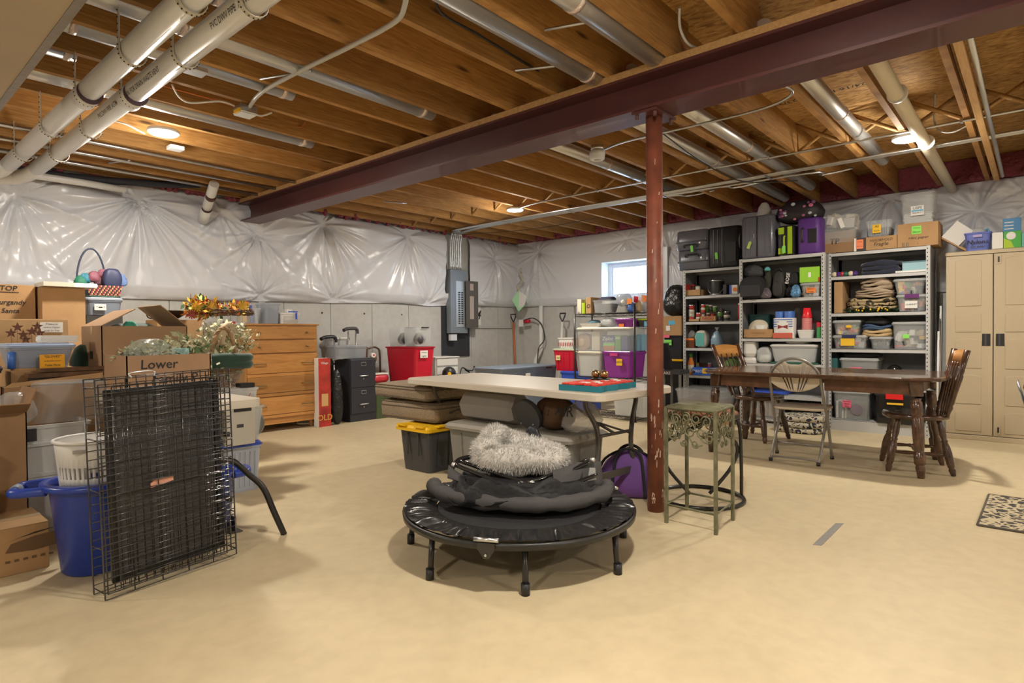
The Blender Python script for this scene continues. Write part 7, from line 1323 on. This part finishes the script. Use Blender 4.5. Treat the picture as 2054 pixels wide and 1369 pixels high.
MB().tube(smooth([(.40,.46,.26),(.41,.44,.37),(.45,.44,.40),(.47,.46,.31)],5),.022,6).build('ribbon',mat('ribbon_tan',(.52,.42,.28),.6),t)
MB().prism([(0,0),(.03,.01),(.05,.04),(.02,.06),(-.02,.05),(-.03,.02)],(.45,.44,.20),(1,0,0),(0,0,1),(0,.002,0)).build('bright_leaf',mat('bright_leaf',(.30,.50,.12),.6),t)
t=T('gift_bag','teal and white patterned packet at the right end of the Lower carton','packet',(1.22,3.40,zt1+.006));MB().box(-.05,-.03,0,.05,.03,.255).build('packet_body',mat('teal_pattern',(.25,.40,.38),.6,var=.6,vs=40),t)
MB().cbox((.052,.0,.13),(.004,.05,.2)).build('red_edge',RED,t)
# logo carton
t=T('carton','open brown carton with dark blue arrow logo and tilted flaps at left','carton',(1.275,4.22,zt1));w,d,h=.46,.40,.385;carton(t,w,d,h,m=mat('cardboard_brown',(.33,.20,.11),.85,var=.1,vs=4),flaps=[None,math.radians(140),None,math.radians(150)])
NV=mat('logo_navy',(.03,.03,.07),.7);zl_=h*.42
for k in (0,1):
    s=1 if k==0 else -1
    MB().prism([(-.13,.008*s),(-.075,.05*s),(-.055,.045*s),(-.095,.008*s)],(0,-d/2-.001,zl_),(1,0,0),(0,0,1),(0,-.002,0)).build('logo_print',NV,t)
    MB().prism([(-.085,.008*s),(-.06,.035*s),(-.04,.008*s)],(0,-d/2-.001,zl_),(1,0,0),(0,0,1),(0,-.002,0)).build('logo_print',NV,t)
    MB().prism([(.0+.045*math.cos(a),.008*s+s*.045*math.sin(a)) for a in [pi*i/10 for i in range(11)]],(.02,-d/2-.001,zl_),(1,0,0),(0,0,1),(0,-.002,0)).build('logo_print',NV,t)
MB().box(-w/2-.002,-.03,h*.50,-w/2+.004,.03,h*.62).build('hand_hole',BLACK,t);MB().box(-w/2-.0025,-.035,h*.88,-w/2,.0,h).build('packing_tape',mat('tape',(.55,.42,.25),.25),t)
t=T('green_cloth','dark green velvet heap filling the logo carton','cloth',(1.275,4.24,.90));blob(t,.40,.34,.20,GV,'heap',seed=82,amp=.1,top=.7);blob(t,.12,.06,.21,TV,'teal_fold',seed=83,amp=.05,cx=-.06,cy=-.13,top=.7,pw=4)
# dark iron basket and autumn wreath
t=T('iron_bowl','dark brown iron bowl with ring handle between logo carton and wreath','bowl',(float(oY(340,630,5.1)[0]),5.1,float(oY(340,641,5.1)[2])));zz0=float(t.location.z)
MB().lathe([(.03,0),(.06,.01),(.15,.065),(.155,.068),(.13,.06)],n=24).build('bowl_body',mat('iron_brown',(.06,.035,.025),.4,.5),t);MB().tube([(-.14+.028*math.cos(a),-.03,.035+.028*math.sin(a)) for a in [2*pi*k/16 for k in range(16)]],.005,6,True).build('ring_handle',mat('iron_brown',(.06,.035,.025),.4,.5),t)
MB().box(-.13,-.12,-(zz0-.694),.2,.12,-.002).build('stand_box',CARD,t)
P_=oY(462,643,4.8);q=J('storage_bin','clear bin with red latch and white files under the autumn wreath','bin',(425,645,496,691),4.8,None,.36);tub(q.r,q.w,.36,q.h,CLEARW,CLEARW,taper=.84);MB().cbox((q.w*-.02,-.185,q.h-.008),(.09,.02,.02)).build('latch',RED,q.r)
for k in range(6): MB().cbox((0,-.02,.02+k*q.h*.13),(q.w*.7,.26,.012)).build('file_inside',[LW,RANDC[7]][k%2],q.r)
ztop=q.loc[2]+q.h;q2=J('storage_bin','pink bin with white label below the file bin','bin',(448,692,492,726),4.8,None,.34);
q2=Th('storage_bin','pink and red bin with handwritten label below the red-latched bin','bin',(430,692,492,745),'Y',4.82,.34,q.loc[2]-.19) if False else q2
q2.h=q.loc[2]-q2.loc[2]-.003;tub(q2.r,q2.w,.34,q2.h,PNKP,WHITE,taper=.9);q2.sticker((459,701,484,716),PAPER,('Stocking stuffers','Xmas cards'),off=.0)
c3=T('carton','plain carton column below the pink bin, mostly hidden','carton',(q2.loc[0],q2.loc[1],0));carton(c3,q2.w,.34,q2.loc[2]-.004)
t=T('autumn_wreath','autumn wreath of orange and yellow flowers with bare twigs on the file bin','wreath',(q.loc[0]-.06,4.78,ztop+.002));AR=[mat('leaf_orange',(.62,.20,.03),.6),mat('leaf_yellow',(.72,.46,.05),.6),mat('leaf_rust',(.32,.05,.03),.6),GNL]
for k,m_ in enumerate(AR): leaves(t,(-.14,0,.10),(.20,.14,.11),130,m_,.05,10+k);leaves(t,(.10,0,.10),(.14,.12,.06),40,m_,.045,20+k)
g=MB();R=np.random.RandomState(3)
for k in range(46):
    a=R.uniform(0,6.3);P=[(.03+.20*math.cos(a+j*.35)*R.uniform(.85,1.1),.12*math.sin(a+j*.35),.045+.05*R.rand()) for j in range(5)];g.tube(P,.003,4)
g.build('twigs',mat('twig',(.13,.075,.045),.8),t,kind='stuff')
for (x,z,r_,c) in ((.12,.12,.045,AR[1]),(-.22,.11,.04,AR[1]),(-.12,.10,.04,AR[1]),(-.26,.05,.035,AR[2])):
    f=MB()
    for j in range(24):
        a=2*pi*j/12+(.2 if j>11 else 0);rr_=r_*(1 if j<12 else .65);f.add([(x,-.07,z),(x+rr_*math.cos(a-.15),-.08,z+rr_*math.sin(a-.15)),(x+rr_*1.1*math.cos(a),-.09,z+rr_*1.1*math.sin(a)),(x+rr_*math.cos(a+.15),-.08,z+rr_*math.sin(a+.15))],[(0,1,2,3)])
    f.build('bloom',c,t)
# far cartons on the second table
zt2_=.692
q=J('carton','brown carton handwritten TOP Burgandy Santa at the left picture edge','carton',(-30,571,73,690),5.42,zt2_,.42);carton(q.r,q.w,.42,q.h);q.write(16,578,'TOP',13,shear=.15);q.write(20,606,'Burgandy',12);q.write(20,623,'Santa',12);MB().box(-.09,-.2135,0,-.02,-.2125,.003).build('underline',INK,q.r) if False else None
x_,z_=q.lp(16,586);MB().box(x_-.06,-.2135,z_,x_+.06,-.2125,z_+.004).build('underline',INK,q.r)
q=J('carton','tall plain carton right of the TOP carton','carton',(86,577,173,700),5.30,zt2_,.42);carton(q.r,q.w,.42,q.h);hb=zt2_+q.h
q=T('flat_box','flat cream box lid lying on the tall plain carton','box',(q.loc[0]+.03,5.38,hb+.006));MB().box(-.16,-.14,0,.16,.14,.03).build('box_body',PAPER,q);MB().box(-.16,-.142,0,.02,-.14,.03).build('tan_side',LW,q)
q=J('carton','long wide carton with white note in front of the TOP carton','carton',(-40,640,139,738),4.84,zt2_,.36);carton(q.r,q.w,.36,q.h,m=mat('cardboard_light',(.50,.32,.16),.85,var=.08,vs=4));q.sticker((80,646,126,666),PAPER,('Treasures','random Captain','ready for Tree'),off=.002);hb4=q.h
t=T('star_picks','bundle of rusty metal star picks standing before the long carton','decoration',(float(oY(60,690,4.72)[0]),4.72,.693));zb4=float(t.location.z)
RS=mat('rust',(.15,.06,.035),.7)
SZ=float(oY(60,690,4.72)[2])-.693-.03
for k,(x,z) in enumerate(((-.09,.10),(-.06,.135),(-.035,.09),(-.02,.06),(.01,.11),(.035,.14),(.05,.10),(.07,.055))):
    star=[((.032 if i%2==0 else .013)*math.cos(pi/2+i*pi/5),(.032 if i%2==0 else .013)*math.sin(pi/2+i*pi/5)) for i in range(10)];MB().prism(star,(x,-.01*(k%3),z+SZ),(1,0,0),(0,0,1),(0,.002,0)).build('star',RS,t);MB().tube([(x,0,0),(x,-.004,z+SZ)],.0015,4).build('stem',RS,t)
q=J('storage_bin','clear bin with light blue lid and orange gloves note at left','bin',(15,688,156,737),4.12,None,.34);zb5=q.loc[2];tub(q.r,q.w,.34,q.h,mat('bluish_clear',(.42,.48,.60),.2,alpha=.5),mat('light_blue_lid',(.28,.36,.52),.35),taper=.86)
q.sticker((78,711,129,735),mat('orange_card',(.80,.38,.02),.8),('"GLOVES"','for Bird-Bath cleaner','Toilet Parts'),off=.012);blob(q.r,q.w*.7,.26,q.h*.8,mat('film_grey',(.35,.35,.38),.3),'bagged_contents',seed=86,amp=.12,z0=.01);MB().cyl((-q.w*.44,-.16,.0),(-q.w*.44,-.16,.09),.018,n=10).build('blue_cap_tube',mat('cap_blue',(.05,.15,.5),.4),q.r);hb5=q.h
t=T('paper_stack','stack of white envelopes on the light blue lid','papers',(float(oY(121,683,4.15)[0]),4.22,zb5+hb5+.003));
for k in range(6): MB().cbox((random.uniform(-.004,.004),0,.004+k*.0065),(.17,.12,.006)).build('envelope',PAPER,t)
c5=T('carton','carton column carrying the light-blue-lidded bin, mostly hidden','carton',(q.loc[0],4.30,0));carton(c5,q.w*.9,.32,zb5-.003)
t=T('green_bag','dark green cloth bag between the blue-lidded bin and logo carton','bag',(float(oY(163,710,4.3)[0])+.02,4.36,.0));MB().box(-.06,-.1,0,.06,.1,.80).build('stand_box',CARD2,t);blob(t,.14,.16,.17,GV,'cloth',seed=87,amp=.08,z0=.80,top=.5)
q=J('carton','open carton whose tall inner brown wall shows behind the clear bins','carton',(14,740,212,1050),3.98,0,.10);MB().box(-q.w/2,-.05,.0,q.w/2,.05,q.h*.9).build('box_body',CARD2,q.r);MB().prism([(-q.w/2,0),(q.w/2,0.02),(q.w/2,.055),(-q.w/2+.03,.02)],(0,-.05,q.h*.9),(1,0,0),(0,.1,1),(0,.005,0)).build('flap',CARD,q.r)
q=J('storage_bin','black tote at the far left edge beside the brown wall of carton','bin',(-60,735,14,1040),4.0,0,.3);tub(q.r,q.w,.3,q.h,SBk,SBk)
q=J('carton','tall brown carton with raised flap at the left edge beside clear bins','carton',(-70,830,58,1050),3.62,0,.3);carton(q.r,q.w,.3,q.h,m=CARD2,flaps=[math.radians(25),math.radians(70),None,None])
# small bin basket
q0=J('carton','dark carton column under the grey-blue bin at the far wall','carton',(176,632,248,700),5.62,zt2_,.3);MB().box(-q0.w/2,-.14,0,q0.w/2,.14,q0.h).build('box_body',LBk,q0.r)
q=J('storage_bin','grey-blue clear bin with a printed label under the woven gift basket','bin',(173,596,250,632),5.60,zt2_+q0.h+.002,.32);tub(q.r,q.w,.32,q.h,mat('greyblue_clear',(.30,.34,.42),.3,alpha=.7),mat('greyblue_lid',(.36,.40,.47),.35),taper=.92);q.sticker((189,609,213,622),PAPER,('• ▬ •',),off=.002);hb=q.loc[2]+q.h
q=J('gift_basket','colourful woven basket of bows and ribbons with tall blue handle','basket',(176,572,245,595),5.62,hb+.003,.26);wv=[mat('weave_red',(.45,.03,.07),.6),mat('weave_tan',(.62,.45,.20),.6),mat('weave_black',(.03,.03,.04),.6)]
for k in range(6):
    z=q.h*(k+.5)/6;f=.9+.1*k/5;n=24
    for j in range(n):
        x0=-q.w/2*f+q.w*f*j/n;MB().box(x0,-.13*f-(.003 if (j+k)%2 else 0),z-q.h/13,x0+q.w*f/n,-.13*f+.004,z+q.h/13).build('weave_strip',wv[(j+k*2)%3],q.r) if j%1==0 else 0
MB().loft([rr(q.w*.88,.23,.02,0),rr(q.w*.97,.25,.02,q.h)],(1,1)).build('basket_liner',wv[2],q.r);MB().tube([(p[0],p[1],.004) for p in rr(q.w*.92,.26,.02,0)],.006,5,True).build('base_rim',mat('rim_green',(.04,.12,.08),.5),q.r)
MB().tube([(-.06+.10*math.cos(a)*1.0,0,q.h+.30*math.sin(a)) for a in [pi*k/20 for k in range(21)]],.007,8).build('handle',mat('handle_blue',(.04,.055,.10),.4),q.r)
for k,(x,z,r_,c) in enumerate(((-.13,.02,.05,(.02,.20,.12)),(-.10,.05,.045,(.05,.25,.35)),(-.04,.06,.05,(.30,.10,.14)),(0,.03,.045,(.10,.03,.05)),(.05,.06,.05,(.45,.36,.18)),(.02,.10,.04,(.30,.10,.14)))): blob(q.r,r_*2,r_*1.6,r_*1.8,mat('bow_%d'%k,c,.6),'ribbon_bow',seed=90+k,amp=.2,cx=x,z0=q.h+z-.03)
t=T('gift_bag','dark blue tissue-topped gift bag behind the basket bows','bag',(q.loc[0]+q.w*.28,5.68,hb+.06));blob(t,.13,.08,.18,mat('gift_navy',(.04,.05,.12),.5),seed=97,amp=.06,pw=6,top=.95);blob(t,.08,.05,.10,mat('tissue_blue',(.15,.24,.5),.5),'tissue',seed=98,amp=.2,cx=.07,z0=.04)
# clear bins at far left
def bn(lab,rect,Y,zb,dep,m=CLEARW,lid=None,**k): q=J('storage_bin',lab,'bin',rect,Y,zb,dep);tub(q.r,q.w,dep,q.h,m,lid,**k);return q
q=bn('frosted clear bin at the bottom of the stack by the blue bin',(25,945,185,1100),3.70,0,.34,taper=.9,rim=.02);z_=q.h
q=bn('frosted clear bin second from the bottom of the stack by the blue bin',(20,885,185,945),3.69,z_-.05,.34,taper=.9,rim=.02);z_=z_-.05+q.h
q=bn('frosted clear bin with black latch, third of the stack by the blue bin',(28,850,190,890),3.68,z_-.02,.34,taper=.93,rim=.015);MB().cbox((-q.w*.36,-.172,q.h*.6),(.08,.02,.06)).build('latch',BLACK,q.r);z_=z_-.02+q.h
t=T('bin_cover','upside-down clear bin on top of the stack behind the crate','bin',(q.loc[0]+.10,3.87,z_+.002));P=[rr(.36,.30,.05,0),rr(.35,.29,.05,.02),rr(.29,.24,.05,.19),rr(.25,.20,.05,.20)];MB().loft(P,(0,1)).build('body',CLEAR,t)
t=T('plastic_bag','clear crumpled plastic bag on the left of the bin stack','bag',(q.loc[0]-.14,3.82,z_+.002));blob(t,.20,.22,.16,CLEAR,seed=101,amp=.12,top=.5)
t=T('picture_frame','dark wooden frames laid behind the upside-down clear bin','frame',(.86,4.08,.0));MB().box(-.14,-.05,0,.20,.0,.80).build('panel',LBk,t);MB().box(-.15,-.07,.80,.22,.03,.825).build('frame_bar',DBR,t);MB().box(-.10,-.085,.83,.24,.02,.85).build('frame_bar',DBR,t)
# floor carton at left edge
q=J('carton','brown shoe-print carton lying on the floor at the left picture edge','carton',(-140,1068,100,1150),3.30,0,.34);carton(q.r,q.w,.34,q.h);PR=mat('print_brown',(.16,.09,.04),.8)
x0,z0=q.lp(10,1105);x1,z1=q.lp(95,1085);MB().prism([(0,0),(.02,.035),(.10,.05),(.2,.06),(.21,.0),(.1,-.01)],(x0,-.172,z0-.01),(1,0,0),(0,0,1),(0,-.001,0)).build('printed_picture',PR,q.r);MB().prism([(0.01,.036),(.1,.058),(.19,.066),(.05,.045)],(x0,-.1725,z0-.0),(1,0,0),(0,0,1),(0,-.001,0)).build('printed_picture',INK,q.r)
for k in range(6): MB().box(x0+k*.03,-.1722,z0-.055,x0+.016+k*.03,-.171,z0-.045).build('printed_mark',PR,q.r)
q=T('floor_tote','dark lidded tote behind the cartons at the far left edge','bin',(.15,3.6,0))
tub(q,.5,.5,.6,SBk,SBk)
bpy.context.view_layer.update()
